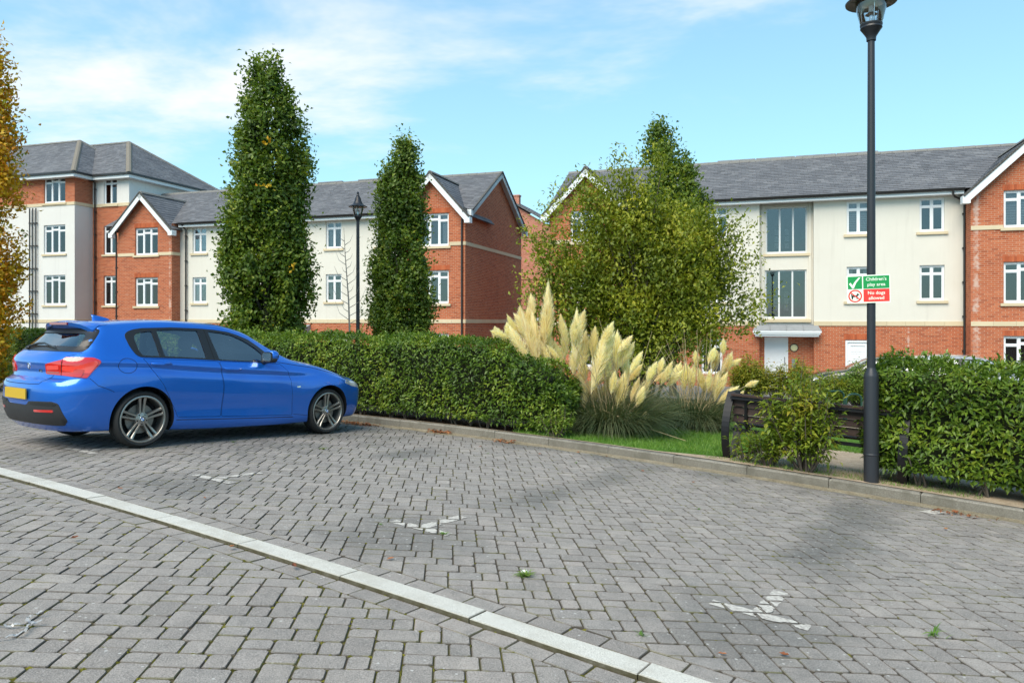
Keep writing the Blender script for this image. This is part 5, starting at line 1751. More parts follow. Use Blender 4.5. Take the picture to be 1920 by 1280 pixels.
def build_car():
    root = empty('parked_car', (0, 0, 0), 0, 'glossy blue five-door hatchback parked by the hedge', 'car')
    outer = car_solid('body'); outer.materials.append(M['blue'])
    skin = Skin(outer)
    cav = car_solid('cavity', .055); cav.materials.append(M['cabin'])
    me = boolean(outer, cav, 'DIFFERENCE')
    for x in (.82, .82+WB):
        for sg in (-1, 1):
            b = bmesh.new(); bmesh.ops.create_cone(b, cap_ends=True, segments=56, radius1=.366, radius2=.366, depth=.7, matrix=Matrix.Translation((x, sg*.88, .325)) @ Matrix.Rotation(math.pi/2, 4, 'X'))
            m = bpy.data.meshes.new('w'); b.to_mesh(m); b.free(); m.materials.append(M['well'])
            me = boolean(me, m, 'DIFFERENCE')
    for g in (GL1, GL2, GL3):
        m = prism_mesh(rounded(g, .025), 'y', -1.3, 1.3); m.materials.append(M['cabin']); me = boolean(me, m, 'DIFFERENCE')
    m = prism_mesh(rounded(REARW, .06), 'x', -1, .60); m.materials.append(M['cabin']); me = boolean(me, m, 'DIFFERENCE')
    m = prism_mesh(rounded(WSCR, .05), 'x', 1.9, 3.2); m.materials.append(M['cabin']); me = boolean(me, m, 'DIFFERENCE')
    for poly, nm, hx in ((RDOOR, 'door', .99), (FDOOR, 'door', 1.93)):
        for sg in (-1, 1):
            a, b = (-1.2, -.5) if sg < 0 else (.5, 1.2)
            big = prism_mesh(rounded(poly, .03), 'y', a, b); big.materials.append(M['cabin'])
            small = prism_mesh(inset2(rounded(poly, .03), .0045), 'y', a, b); small.materials.append(M['cabin'])
            dm = boolean(me.copy(), small, 'INTERSECT'); dm.set_sharp_from_angle(angle=math.radians(30))
            dm.name = 'door'
            do = obj(nm, dm, root)
            hm = MB()
            zc = .945 if hx < 1.2 else .902
            pts = []
            for k in range(9):
                f = k/8; x = hx - .125 + .25*f
                q = skin.at('R' if sg < 0 else 'L', (x, zc + (f-.5)*-.006), .008 + .028*math.sin(math.pi*f)**.5)
                pts.append(q)
            hm.tube(pts, [.006, .013, .016, .016, .016, .016, .016, .013, .006], 10)
            for v in range(len(hm.v)):
                q = Vector(hm.v[v]); hm.v[v] = (q.x, q.y, zc + (q.z-zc)*1.25)
            hm.build('handle', M['blue'], do)
            skin.panel('R' if sg < 0 else 'L', rounded([(hx-.07, zc-.032), (hx+.07, zc-.032), (hx+.085, zc+.02), (hx-.085, zc+.02)], .02), .0015, .003, .04, M['blue'], 'handle_bowl', do)
            me = boolean(me, big, 'DIFFERENCE')
    me.set_sharp_from_angle(angle=math.radians(30)); me.name = 'body'
    obj('body', me, root)
    # glass and black surrounds
    for fr in 'RL':
        skin.ring(fr, rounded(DLO, .02, 2), [rounded(g, .025) for g in (GL1, GL2, GL3)], .004, .010, M['trim'], 'window_trim', root)
        for g in (GL1, GL2, GL3):
            skin.panel(fr, rounded(inset2(g, -.006), .025), -.006, .004, .08, M['carglass'], 'side_window', root)
        # door frame shut line on the middle pillar
        skin.strip(fr, along([(1.625, 1.375), (1.70, 1.0)]), .005, .0055, M['well'], 'shut_line', root)
    skin.panel('B', rounded(inset2(REARW, -.012), .05), -.004, .004, .06, M['rearglass'], 'rear_window', root)
    bl = [(-.70, 1.052), (.70, 1.052), (.675, 1.18), (.585, 1.316), (-.585, 1.316), (-.675, 1.18)]
    skin.ring('B', rounded(bl, .03), [rounded(inset2(REARW, .045), .12)], .003, .006, M['trim'], 'rear_window_surround', root)
    skin.panel('F', rounded(inset2(WSCR, -.012), .05), -.004, .004, .08, M['carglass'], 'windscreen', root)
    # tail lamps that wrap the corners
    def lampw(pts): return [(.70711*(x-y), z) for x, y, z in pts]
    LR = lampw([(-.006, -.352, .912), (.058, -.582, .965), (.076, -.605, .989), (.26, -.794, .995), (.315, -.833, .970), (.322, -.84, .950), (.21, -.80, .779), (.14, -.736, .782), (.068, -.607, .797), (.012, -.349, .807)])
    for fr in 'DE':
        l = skin.panel(fr, rounded(LR, .012, 2), .010, .02, .04, M['red'], 'tail_lamp', root)
        skin.panel(fr, rounded([(.46, .85), (.60, .835), (.74, .83), (.80, .945), (.78, .965), (.60, .90), (.46, .895)], .012, 2), .0125, .004, .04, M['redlit'], 'lens', l)
        skin.panel(fr, rounded([(.265, .85), (.42, .86), (.42, .905), (.265, .895)], .01, 2), .0125, .004, .04, M['redlit'], 'lens', l)
        skin.panel(fr, rounded([(.265, .815), (.43, .815), (.43, .838), (.265, .838)], .006, 2), .0125, .004, .04, M['reddark'], 'lens', l)
        skin.panel(fr, rounded([(.57, .79), (.66, .785), (.69, .87), (.59, .875)], .02, 3), .0150, .004, .04, M['red'], 'lens', l)
        skin.strip(fr, along([(.452, .80), (.455, .97)]), .007, .0125, M['well'], 'lamp_gap', root)
    # tailgate shut lines
    for sg in (1, -1):
        skin.strip('B', along([(sg*.0, .690), (sg*.25, .692), (sg*.42, .70), (sg*.50, .795)]), .006, .0015, M['well'], 'shut_line', root)
        skin.strip('B', along([(sg*.60, .99), (sg*.66, 1.02), (sg*.70, 1.045)]), .005, .0015, M['well'], 'shut_line', root)
    for fr in 'RL':
        pts = [(.607+.102*math.cos(t), .918+.082*math.sin(t)) for t in np.linspace(0, 2*math.pi, 33)]
        skin.strip(fr, pts, .005, .0012, M['well'], 'fuel_flap_line', root)
        skin.strip(fr, along([(.225, .775), (.30, .70), (.42, .655), (.47, .63)]), .005, .0012, M['well'], 'shut_line', root)
        skin.strip(fr, along([(2.90, .30), (3.05, .285), (3.13, .275)]), .005, .0012, M['well'], 'shut_line', root)
        skin.strip(fr, along([(1.215, .295), (1.6, .285), (2.2, .272), (2.9, .262)]), .008, .0012, M['well'], 'sill_line', root)
        skin.strip(fr, along([(2.62, 1.0), (2.9, .965), (3.2, .935), (3.6, .86), (3.86, .78)]), .006, .0012, M['well'], 'bonnet_line', root)
        # headlamp and wing badge
        skin.panel(fr, rounded([(3.80, .715), (3.98, .665), (4.16, .64), (4.16, .72), (3.98, .745), (3.86, .765)], .02, 2), .004, .012, .04, M['lampclear'], 'headlamp', root)
        skin.panel(fr, [(2.93, .660), (2.985, .660), (2.99, .678), (2.935, .678)], .003, .003, .02, M['chrome'], 'wing_badge', root)
    # black lower bumper with reflectors, plate, badges
    dif = [(-.667, .268), (.667, .268), (.715, .32), (.675, .50), (.615, .522), (.275, .512), (.225, .468), (-.225, .468), (-.275, .512), (-.615, .522), (-.675, .50), (-.715, .32)]
    skin.panel('B', rounded(dif, .02, 2), .006, .02, .06, M['diffuser'], 'lower_bumper', root)
    for sg in (-1, 1):
        skin.panel('B', rounded([(sg*.365, .402), (sg*.62, .408), (sg*.62, .434), (sg*.365, .426)][::sg], .008, 2), .010, .008, .04, M['red'], 'reflector', root)
        skin.panel('B', rounded([(sg*.28, .50), (sg*.60, .508), (sg*.66, .49), (sg*.63, .478), (sg*.30, .478)][::sg], .008, 2), .010, .008, .04, M['trim'], 'vent_blade', root)
    mb = MB(); mb.box(-.012, 0, -.26, .26, -.056, .056)
    bm = mb.mesh('number_plate', M['plate'])
    pl = obj('number_plate', bm, root, skin.at('B', (0, .585), .012)); pl.rotation_euler = (0, math.radians(-3), 0)
    c = skin.at('B', (.0, .878), .002); c2 = skin.at('B', (.0, .90), .002); az = (c2-c).normalized(); nr = az.cross(Vector((0, -1, 0))).normalized()
    if nr.x > 0: nr = -nr
    roundel(root, c, .040, Vector((0, -1, 0)), az, nr)
    mb = MB()
    base = [(0, 0, .05), (.011, 0, .05), (.022, 0, .05)]
    for i, (dx, z0, z1) in enumerate(((0, 0, 1), (.018, 0, 1), (.036, 0, .5), (.044, .5, 1), (.058, 0, 1))):
        y = -.235 - dx
        a = skin.at('B', (y, .822 + .030*z0), .003); b = skin.at('B', (y, .822 + .030*z1), .003)
        if a and b: mb.tube([a, b], .0035, 5)
    mb.build('model_badge', M['chrome'], root)
    # roof spoiler with brake light
    bm = bmesh.new(); rows = []
    for k in range(17):
        y = -.565 + 1.13*k/16; f = abs(y)/.565
        lead = .60 - .12*f**4; trail = .225 + .11*f**3
        zt = skin.bv.ray_cast(Vector((lead, y*.98, 3)), Vector((0, 0, -1)))[0].z
        zr = 1.385 - .035*f**2 - .05*f**6
        rows.append([bm.verts.new(p) for p in ((lead, y, zt+.001), ((lead+trail)/2, y, max(zr, zt-.02)*.5+(zt+.006)*.5 - .0), (trail, y, zr), (trail+.012, y, zr-.042), (lead-.16, y, zr-.055))])
    for a, b in zip(rows, rows[1:]):
        for i in range(4): bm.faces.new([a[i], a[i+1], b[i+1], b[i]])
        bm.faces.new([a[4], a[0], b[0], b[4]])
    bm.faces.new(rows[0]); bm.faces.new(rows[-1][::-1])
    bmesh.ops.recalc_face_normals(bm, faces=bm.faces)
    m = bpy.data.meshes.new('roof_spoiler'); bm.to_mesh(m); bm.free(); m.polygons.foreach_set('use_smooth', [True]*len(m.polygons)); m.set_sharp_from_angle(angle=math.radians(35))
    sp = obj('roof_spoiler', m, root, None, M['blue'])
    mb = MB(); mb.box(.2205, .240, -.21, .21, 1.352, 1.377); mb.build('brake_light', M['reddark'], sp)
    # shark fin aerial
    bm = bmesh.new(); rows = []
    for k in range(9):
        f = k/8; x = .60 + .20*f; h = .075*(1-f)**.7; zz = skin.bv.ray_cast(Vector((x, 0, 3)), Vector((0, 0, -1)))[0].z
        w = .030*math.sin(math.pi*min(.95, .25+f*.75))
        rows.append([bm.verts.new(p) for p in ((x, -w, zz-.004), (x-.01, -w*.45, zz+h*.6), (x-.025*(1-f), 0, zz+h), (x-.01, w*.45, zz+h*.6), (x, w, zz-.004))])
    for a, b in zip(rows, rows[1:]):
        for i in range(4): bm.faces.new([a[i], a[i+1], b[i+1], b[i]])
    bm.faces.new(rows[0])
    bmesh.ops.recalc_face_normals(bm, faces=bm.faces)
    m = bpy.data.meshes.new('aerial_fin'); bm.to_mesh(m); bm.free(); m.polygons.foreach_set('use_smooth', [True]*len(m.polygons))
    obj('aerial_fin', m, root, None, M['blue'])
    # rear wiper
    a = [skin.at('B', p, .022) for p in ((.30, 1.075), (.14, 1.115), (.0, 1.12), (-.12, 1.105), (-.36, 1.078))]
    mb = MB(); mb.tube(a, [.016, .013, .010, .009, .006], 8); ellipsoid(mb, skin.at('B', (.30, 1.07), .015), (.02, .035, .02), 10, 6)
    mb.build('wiper', M['trim'], root)
    # door mirrors
    for sg in (-1, 1):
        mr = empty('mirror'); mr.parent = root; mr.location = (2.40, sg*.925, 1.065)
        mb = MB(); ellipsoid(mb, (.035, 0, .012), (.085, .120, .078), 24, 14, 0, .8)
        mb.v = [(max(x, -.018) if True else x, y, z) for x, y, z in mb.v]
        mb.build('mirror_cap', M['blue'], mr)
        mb = MB(); ellipsoid(mb, (.02, 0, -.035), (.070, .122, .045), 20, 10, 0, .8); mb.tube([(.02, -sg*.02, -.05), (.02, -sg*.16, -.085)], [.03, .035], 10)
        mb.v = [(max(x, -.026), y, z) for x, y, z in mb.v]
        mb.build('mirror_base', M['trim'], mr)
        mb = MB(); pts = rounded([(-.105, -.062), (.105, -.062), (.105, .062), (-.105, .062)], .04)
        mb.face([(-.028, y, z) for y, z in pts][::-1]); 
        for i in range(len(pts)):
            j = (i+1) % len(pts); mb.face([(-.028, *pts[i]), (-.028, *pts[j]), (-.010, *pts[j]), (-.010, *pts[i])])
        mb.build('mirror_surround', M['trim'], mr)
        mb = MB(); mb.face([(-.0295, y*.86, z*.82) for y, z in pts][::-1]); mb.build('mirror_glass', M['chrome'], mr)
    # wheels
    for x in (.82, .82+WB):
        for sg in (-1, 1):
            build_wheel(root, (x, sg*.752, .318), sg)
    # cabin: seats, wheel, dash
    for (x, y) in ((1.62, -.37), (1.62, .37)):
        mb = MB(); ellipsoid(mb, (x, y, .78), (.10, .23, .36), 16, 10, 0, .7); ellipsoid(mb, (x+.28, y, .50), (.28, .24, .09), 16, 8, 0, .7); ellipsoid(mb, (x-.06, y, 1.20), (.055, .125, .085), 14, 8, 0, .75); mb.tube([(x-.05, y, 1.05), (x-.06, y, 1.18)], .02, 6)
        mb.build('front_seat', M['seat'], root)
    mb = MB(); ellipsoid(mb, (.88, 0, .74), (.10, .58, .30), 20, 10, 0, .6); ellipsoid(mb, (1.08, 0, .48), (.26, .58, .10), 20, 8, 0, .6)
    for y in (-.36, .36): ellipsoid(mb, (.84, y, 1.09), (.05, .12, .075), 12, 8, 0, .75)
    mb.build('rear_seat', M['seat'], root)
    mb = MB(); ellipsoid(mb, (2.66, 0, .84), (.26, .66, .12), 20, 10, 0, .7); mb.build('dashboard', M['cabin'], root)
    mb = MB(); c = Vector((2.22, -.37, .93)); ax = Vector((0, 1, 0)); ay = Vector((-.42, 0, .9)).normalized()
    mb.tube([c + ax*(.18*math.cos(t)) + ay*(.18*math.sin(t)) for t in np.linspace(0, 2*math.pi, 25)], .016, 8)
    mb.tube([c - ax*.17, c + ax*.17], .02, 6); mb.tube([c, c + Vector((.3, 0, -.12))], .03, 6)
    mb.build('steering_wheel', M['cabin'], root)
    car_place(root)
    return root, skin
parked_car, car_skin = build_car()
# ------------------------------------------------------------------ foliage
RNG = np.random.default_rng(11)
def unit(a): return a / np.maximum(np.linalg.norm(a, axis=1, keepdims=True), 1e-9)
def rdir(n): return unit(RNG.normal(size=(n, 3)))

def leaf_arrays(P, D, Nn, L_, W_, fold=.25, droop=.15):
    """one folded, drooping leaf per row: 5 points, 4 triangles"""
    D = unit(D); S = unit(np.cross(D, Nn)); U = np.cross(S, D)
    L_ = L_[:, None]; W_ = W_[:, None]
    b = P; mid = P + D*L_*.48; tip = P + D*L_ - U*L_*droop
    l = mid - S*W_*.5 + U*W_*fold; r = mid + S*W_*.5 + U*W_*fold
    V = np.stack([b, l, r, tip, mid], 1).reshape(-1, 3)
    k = np.arange(len(P))[:, None, None]*5
    F = (np.array([[0, 2, 4], [0, 4, 1], [4, 2, 3], [4, 3, 1]])[None] + k).reshape(-1, 3)
    return V, F

def leaf_mesh(name, P, D, Nn, L_, W_, mat, **kw):
    V, F = leaf_arrays(P, D, Nn, L_, W_, **kw)
    return np_mesh(name, V, F, mat)

_leaf_unit = {}
def leaf_objects(parent, P, D, Nn, L_, W_, mat, name='leaf'):
    """leaves that can be picked out one by one"""
    key = mat.name
    if key not in _leaf_unit:
        r = []
        for f, d in ((.22, .12), (.3, .22), (.12, .3), (.28, .05)):
            V, F = leaf_arrays(np.zeros((1, 3)), np.array([[0, 1., 0]]), np.array([[0, 0, 1.]]), np.array([1.]), np.array([1.]), f*.4, d)
            r.append(np_mesh('leaf', V, F, mat))
        _leaf_unit[key] = r
    for i in range(len(P)):
        d = Vector(D[i]).normalized(); s = d.cross(Vector(Nn[i])).normalized(); u = s.cross(d)
        o = bpy.data.objects.new(name, _leaf_unit[key][i % 4])
        m = Matrix((s*W_[i], d*L_[i], u*L_[i])).transposed().to_4x4(); m.translation = Vector(P[i])
        link(o, parent); o.matrix_world = m
    return

def vnoise(P, sc, off=0.):
    return np.array([noise.noise((p[0]*sc + off, p[1]*sc, p[2]*sc)) for p in P])

def hedge(name, label, s0, s1, t0, t1, height, dens, size, mat, tip_mat, gap=.10, bulge=.09, n_obj=0, prof=None, group=None, sprigs=60, round_end=.35, dark=True, cat='hedge', shape=(.45, .55)):
    cx, cy = xy((s0+s1)/2, (t0+t1)/2)
    root = empty(name, (cx, cy, HG(cx, cy)), 0, label, cat, group)
    Ls, Lt = s1-s0, t1-t0
    af, at, ae = Ls*height, Ls*Lt, Lt*height
    nf, nt, ne, nb = int(af*dens), int(at*dens*.9), int(ae*dens), int(af*dens*.35)
    def pack(n, s, t, h, nx, ny, nz_):
        return np.stack([s, t, h], 1), np.tile([nx, ny, nz_], (n, 1)).astype(float)
    u = RNG.random
    P, Q = [], []
    for a, b in (pack(nf, s0+u(nf)*Ls, np.full(nf, t0), gap+u(nf)*(height-gap), 0, -1, .15), pack(nt, s0+u(nt)*Ls, t0+u(nt)*Lt, np.full(nt, height), 0, -.1, 1),
                 pack(ne, np.full(ne, s1), t0+u(ne)*Lt, gap+u(ne)*(height-gap), 1, 0, .15), pack(ne, np.full(ne, s0), t0+u(ne)*Lt, gap+u(ne)*(height-gap), -1, 0, .15),
                 pack(nb, s0+u(nb)*Ls, np.full(nb, t1), gap+u(nb)*(height-gap), 0, 1, .15)):
        P.append(a); Q.append(b)
    P = np.concatenate(P); Q = np.concatenate(Q)
    if round_end:
        # soften the box: pull corners in
        c = np.array([(s0+s1)/2, (t0+t1)/2, height*.5]); hx = np.array([Ls/2, Lt/2, height*.5])
        e = np.minimum((hx - np.abs(P-c)) / round_end, 1.)            # 0 at a face
        edge = np.sort(e, axis=1)
        k = np.clip(1-edge[:, 1], 0, 1)**2                             # near two faces
        P = P - np.sign(P-c)*(np.abs(P-c) > hx-round_end)*k[:, None]*round_end*.30
    if prof is not None:
        f = np.array([prof(s) for s in P[:, 0]]); P[:, 2] *= f
    nn = vnoise(P, 2.1)*bulge*1.2 + vnoise(P, 5.5, 9.)*bulge*.8 - np.abs(RNG.normal(0, .055, len(P)))
    P = P + unit(Q)*nn[:, None]
    P[:, 2] = np.maximum(P[:, 2], gap*.6)
    def world(A):
        X = T_ORG[0] + A[:, 0]*RD[0] + A[:, 1]*DD[0]; Y = T_ORG[1] + A[:, 0]*RD[1] + A[:, 1]*DD[1]
        g = np.array([HG(x, y) for x, y in zip(X, Y)])
        return np.stack([X, Y, g + A[:, 2]], 1)
    def wdir(A): return np.stack([A[:, 0]*RD[0]+A[:, 1]*DD[0], A[:, 0]*RD[1]+A[:, 1]*DD[1], A[:, 2]], 1)
    Wp = world(P); Wn = unit(wdir(Q))
    n = len(P)
    D = unit(Wn*.75 + rdir(n)*.85 + np.array([0, 0, -.05]))
    Nn = unit(Wn*.8 + np.array([0, 0, .7]) + rdir(n)*.45)
    L_ = size*RNG.uniform(.65, 1.25, n); Wd = L_*RNG.uniform(shape[0]*.8, shape[1], n)
    base = np.array(root.location)
    if n_obj:
        dist = np.linalg.norm(Wp - np.array([0, 0, 1.5]), axis=1)
        depth_in = nn
        px = 960 + 1400*Wp[:, 0]/Wp[:, 1]; py = 603 - 1400*(Wp[:, 2]-1.5)/Wp[:, 1]
        ok = (px > 5) & (px < 1915) & (py < 1275) & (nn > .0) & (Q[:, 1] < 0)
        idx = np.where(ok)[0]
        idx = idx[np.argsort(dist[idx] / L_[idx])][:n_obj]
        leaf_objects(root, Wp[idx], D[idx], Nn[idx], L_[idx], Wd[idx], mat)
        keep = np.ones(n, bool); keep[idx] = False
        Wp, D, Nn, L_, Wd = Wp[keep], D[keep], Nn[keep], L_[keep], Wd[keep]
    tag(obj('foliage', leaf_mesh('foliage', Wp-base, D, Nn, L_, Wd, mat), root), kind='stuff')
    # young shoots standing out of the clipped faces, their top-lit look put into the colour
    if sprigs:
        ii = RNG.choice(len(P), sprigs)
        A = []; B_ = []
        top = (Q[ii, 2] > .5)
        for i, tp in zip(ii, top):
            p = P[i].copy(); ln = RNG.uniform(.05, .16) * (1.2 if tp else .7)
            d = np.array([RNG.normal(0, .3), RNG.normal(0, .3) - (0 if tp else .6), 1. if tp else .5])
            for k in range(9):
                A.append(p + unit(d[None])[0]*ln*k/8); B_.append(d + RNG.normal(0, .7, 3))
        A = world(np.array(A)); B_ = unit(wdir(np.array(B_))); m = len(A)
        l2 = size*RNG.uniform(.6, 1.0, m)
        tag(obj('young_shoots', leaf_mesh('young_shoots', A-base, B_, unit(rdir(m)*.5 + np.array([0, 0, 1.])), l2, l2*.42, tip_mat), root), kind='stuff')
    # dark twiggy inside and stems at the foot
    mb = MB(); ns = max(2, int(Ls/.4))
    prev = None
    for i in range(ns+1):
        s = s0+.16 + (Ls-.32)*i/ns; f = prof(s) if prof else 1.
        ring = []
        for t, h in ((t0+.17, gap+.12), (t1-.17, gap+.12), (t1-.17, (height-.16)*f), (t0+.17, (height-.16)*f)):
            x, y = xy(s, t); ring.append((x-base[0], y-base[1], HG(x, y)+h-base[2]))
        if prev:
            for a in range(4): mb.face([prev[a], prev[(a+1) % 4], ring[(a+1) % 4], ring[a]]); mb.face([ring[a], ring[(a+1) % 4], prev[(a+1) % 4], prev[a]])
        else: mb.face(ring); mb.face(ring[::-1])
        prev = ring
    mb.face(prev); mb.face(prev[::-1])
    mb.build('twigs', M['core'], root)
    mb = MB(); s = s0+.15
    while s < s1-.1:
        x, y = xy(s, t0 + RNG.uniform(.15, .5)); g = HG(x, y)
        for k in range(3):
            mb.tube([(x-base[0]+RNG.normal(0, .03), y-base[1]+RNG.normal(0, .03), g-base[2]-.02), (x-base[0]+RNG.normal(0, .10), y-base[1]+RNG.normal(0, .10), g-base[2]+gap+.3)], [.014, .008], 5)
        s += RNG.uniform(.25, .45)
    tag(mb.build('stems', M['bark'], root), kind='stuff')
    return root

hedge('clipped_hedge', 'long clipped green hedge along the kerb behind the blue car', -15, 3.0, 5.02, 6.15, 1.36, 1150, .068, M['laurel'], M['laurel_tip'], gap=.04,
      prof=lambda s: float(np.interp(s, [1.7, 2.1, 2.5, 2.8, 3.05, 3.3], [1., .94, .82, .68, .50, .40])) + .02*math.sin(s*2.3), sprigs=420, round_end=.30)
hedge('clipped_hedge', 'close glossy green hedge beside the tall lamp post and bench end', 7.02, 12.6, 5.10, 6.35, 1.43, 1450, .082, M['laurel'], M['laurel_tip'],
      n_obj=300, sprigs=300, gap=.05, bulge=.13, round_end=.45, shape=(.34, .46))

# ---------- trees
def trunk_mesh(name, paths, mat, parent, base):
    mb = MB()
    for pts, r in paths: mb.tube([(p[0]-base[0], p[1]-base[1], p[2]-base[2]) for p in pts], r, 7, 0, False)
    return mb.build(name, mat, parent)

def column_tree(name, label, x, y, prof, n_clump, per, size, mat, seed, odd=None):
    """upright tree; prof: list of (height above eye, radius, sideways offset)"""
    global RNG
    RNG = np.random.default_rng(seed)
    g = HG(x, y); base = np.array([x, y, g])
    root = empty(name, (x, y, g), 0, label, 'tree')
    hz = np.array([p[0] for p in prof])+1.5; rr = np.array([p[1] for p in prof])*.88; ox = np.array([p[2] for p in prof])
    o = np.argsort(hz); hz, rr, ox = hz[o], rr[o], ox[o]
    top = hz[-1]
    # main stem and upright limbs
    paths = [([(x, y, g-.05), (x+.02, y, g+1.5), (x+ox.mean()*.5, y, (g+top)/2), (x+ox[-1], y, top-.3)], [.13, .11, .07, .015])]
    for i in range(26):
        h0 = g + 1.0 + RNG.random()*(top-g)*.6; a = RNG.random()*6.283
        h1 = min(top-.3, h0 + RNG.uniform(1.0, 2.2)); r1 = np.interp(h1, hz, rr)*.75
        q = np.interp(h1, hz, ox)
        paths.append(([(x + q*.5, y, h0), (x+q*.7+math.cos(a)*r1*.6, y+math.sin(a)*r1*.6, h0+.5*(h1-h0)), (x+q+math.cos(a)*r1, y+math.sin(a)*r1, h1)], [.035, .025, .008]))
    trunk_mesh('trunk', paths, M['bark'], root, base)
    w = np.interp(np.linspace(hz[0], top, 400), hz, rr)**1.2 + .03
    cz = np.random.default_rng(seed).choice(np.linspace(hz[0], top, 400), n_clump, p=w/w.sum())
    ca = RNG.random(n_clump)*6.2832
    lump = np.array([noise.noise((math.cos(a)*1.1+seed, math.sin(a)*1.1, z*.9)) + .6*noise.noise((math.cos(a)*2.3, math.sin(a)*2.3+seed, z*2.2)) for a, z in zip(ca, cz)])
    cr = np.interp(cz, hz, rr)*np.sqrt(RNG.uniform(.30, 1.0, n_clump))*(1 + .26*lump)
    # upright lobes: clumps gather into flames with hollows between them
    nl = max(20, n_clump//11)
    li = RNG.integers(0, nl, n_clump); lz = RNG.choice(cz, nl); la = RNG.random(nl)*6.2832
    lr = np.interp(lz, hz, rr)*RNG.uniform(.55, 1.02, nl)
    keep = RNG.random(n_clump) < .30
    cz2 = np.clip(lz[li] + RNG.normal(0, .42, n_clump), hz[0], top-.1)
    lx_, ly2 = lr[li]*np.cos(la[li]) + RNG.normal(0, .17, n_clump), lr[li]*np.sin(la[li]) + RNG.normal(0, .17, n_clump)
    lr2 = np.minimum(np.hypot(lx_, ly2), np.interp(cz2, hz, rr)*1.16)
    cr = np.where(keep, cr, lr2); ca = np.where(keep, ca, np.arctan2(ly2, lx_)); cz = np.where(keep, cz, cz2)
    C = np.stack([x + np.interp(cz, hz, ox) + cr*np.cos(ca), y + cr*np.sin(ca), cz], 1)
    csz = RNG.uniform(.11, .21, n_clump)
    out = unit(np.stack([np.cos(ca), np.sin(ca), np.full(n_clump, .75)], 1))
    k = np.repeat(np.arange(n_clump), per)
    n = len(k)
    P = C[k] + RNG.normal(size=(n, 3))*csz[k][:, None]*np.array([.8, .8, 1.15])
    D = unit(out[k]*.6 + rdir(n)*.9 + np.array([0, 0, .15])); Nn = unit((P - C[k])/csz[k][:, None]*.75 + rdir(n)*.4 + out[k]*.3 + np.array([0, 0, .5]))
    L_ = size*RNG.uniform(.7, 1.3, n)
    tag(obj('crown', leaf_mesh('crown', P-base, D, Nn, L_, L_*RNG.uniform(.5, .72, n), mat), root), kind='stuff')
    if odd:
        m, cnt = odd
        i = RNG.choice(n, cnt)
        P2 = P[i] + out[k[i]]*.12
        P2 = np.repeat(P2, 9, 0) + RNG.normal(0, .06, (cnt*9, 3)); m2 = len(P2)
        tag(obj('turning_leaves', leaf_mesh('turning_leaves', P2-base, rdir(m2), rdir(m2), np.full(m2, size), np.full(m2, size*.6), m), root), kind='stuff')
    return root

Z1 = 20.
column_tree('oak_tree', 'tallest columnar green tree rising behind the blue car', -6.58, Z1,
    [(7.20, .05, -.08), (6.85, .22, -.06), (6.4, .40, .0), (5.7, .70, .10), (4.9, .85, .08), (4.3, .92, .06), (3.5, .97, .06), (2.9, 1.0, .08), (2.0, 1.05, .03), (1.4, 1.10, .0), (.5, 1.1, -.04), (-.3, .92, -.02), (-1.0, .75, 0)], 820, 78, .112, M['oak'], 3, (M['autumn'], 10))
column_tree('oak_tree', 'shorter columnar green tree beside the black post-top lamp', -3.42, 23,
    [(5.40, .05, .16), (5.1, .22, .14), (4.6, .40, .05), (3.9, .60, .0), (3.3, .68, -.02), (2.4, .76, 0), (1.7, .85, 0), (.6, .92, .02), (-.3, .82, .02), (-1., .7, 0)], 600, 74, .112, M['oak'], 5, (M['autumn'], 5))
column_tree('oak_tree', 'columnar green tree rising behind the broad bushy tree', 5.2, 24.2,
    [(6.35, .05, -.42), (6.0, .30, -.40), (5.6, .50, -.30), (5.0, .70, -.1), (4.4, .90, .0), (3.5, 1.05, .05), (2.4, 1.2, .05), (1., 1.15, 0), (-.2, .95, 0)], 520, 66, .118, M['oak'], 8, (M['autumn'], 6))
column_tree('autumn_tree', 'orange and yellow autumn tree at the edge of the photograph', -12.68, 17.4,
    [(6.9, .08, .32), (6.3, .42, .2), (5.4, .66, .12), (4.6, .9, .08), (3.6, .98, .0), (2.6, .92, -.02), (1.4, .98, 0), (.4, .98, 0), (-.6, .9, 0), (-1.3, .6, 0)], 760, 56, .105, M['autumn'], 21, (M['oak_olive'], 110))

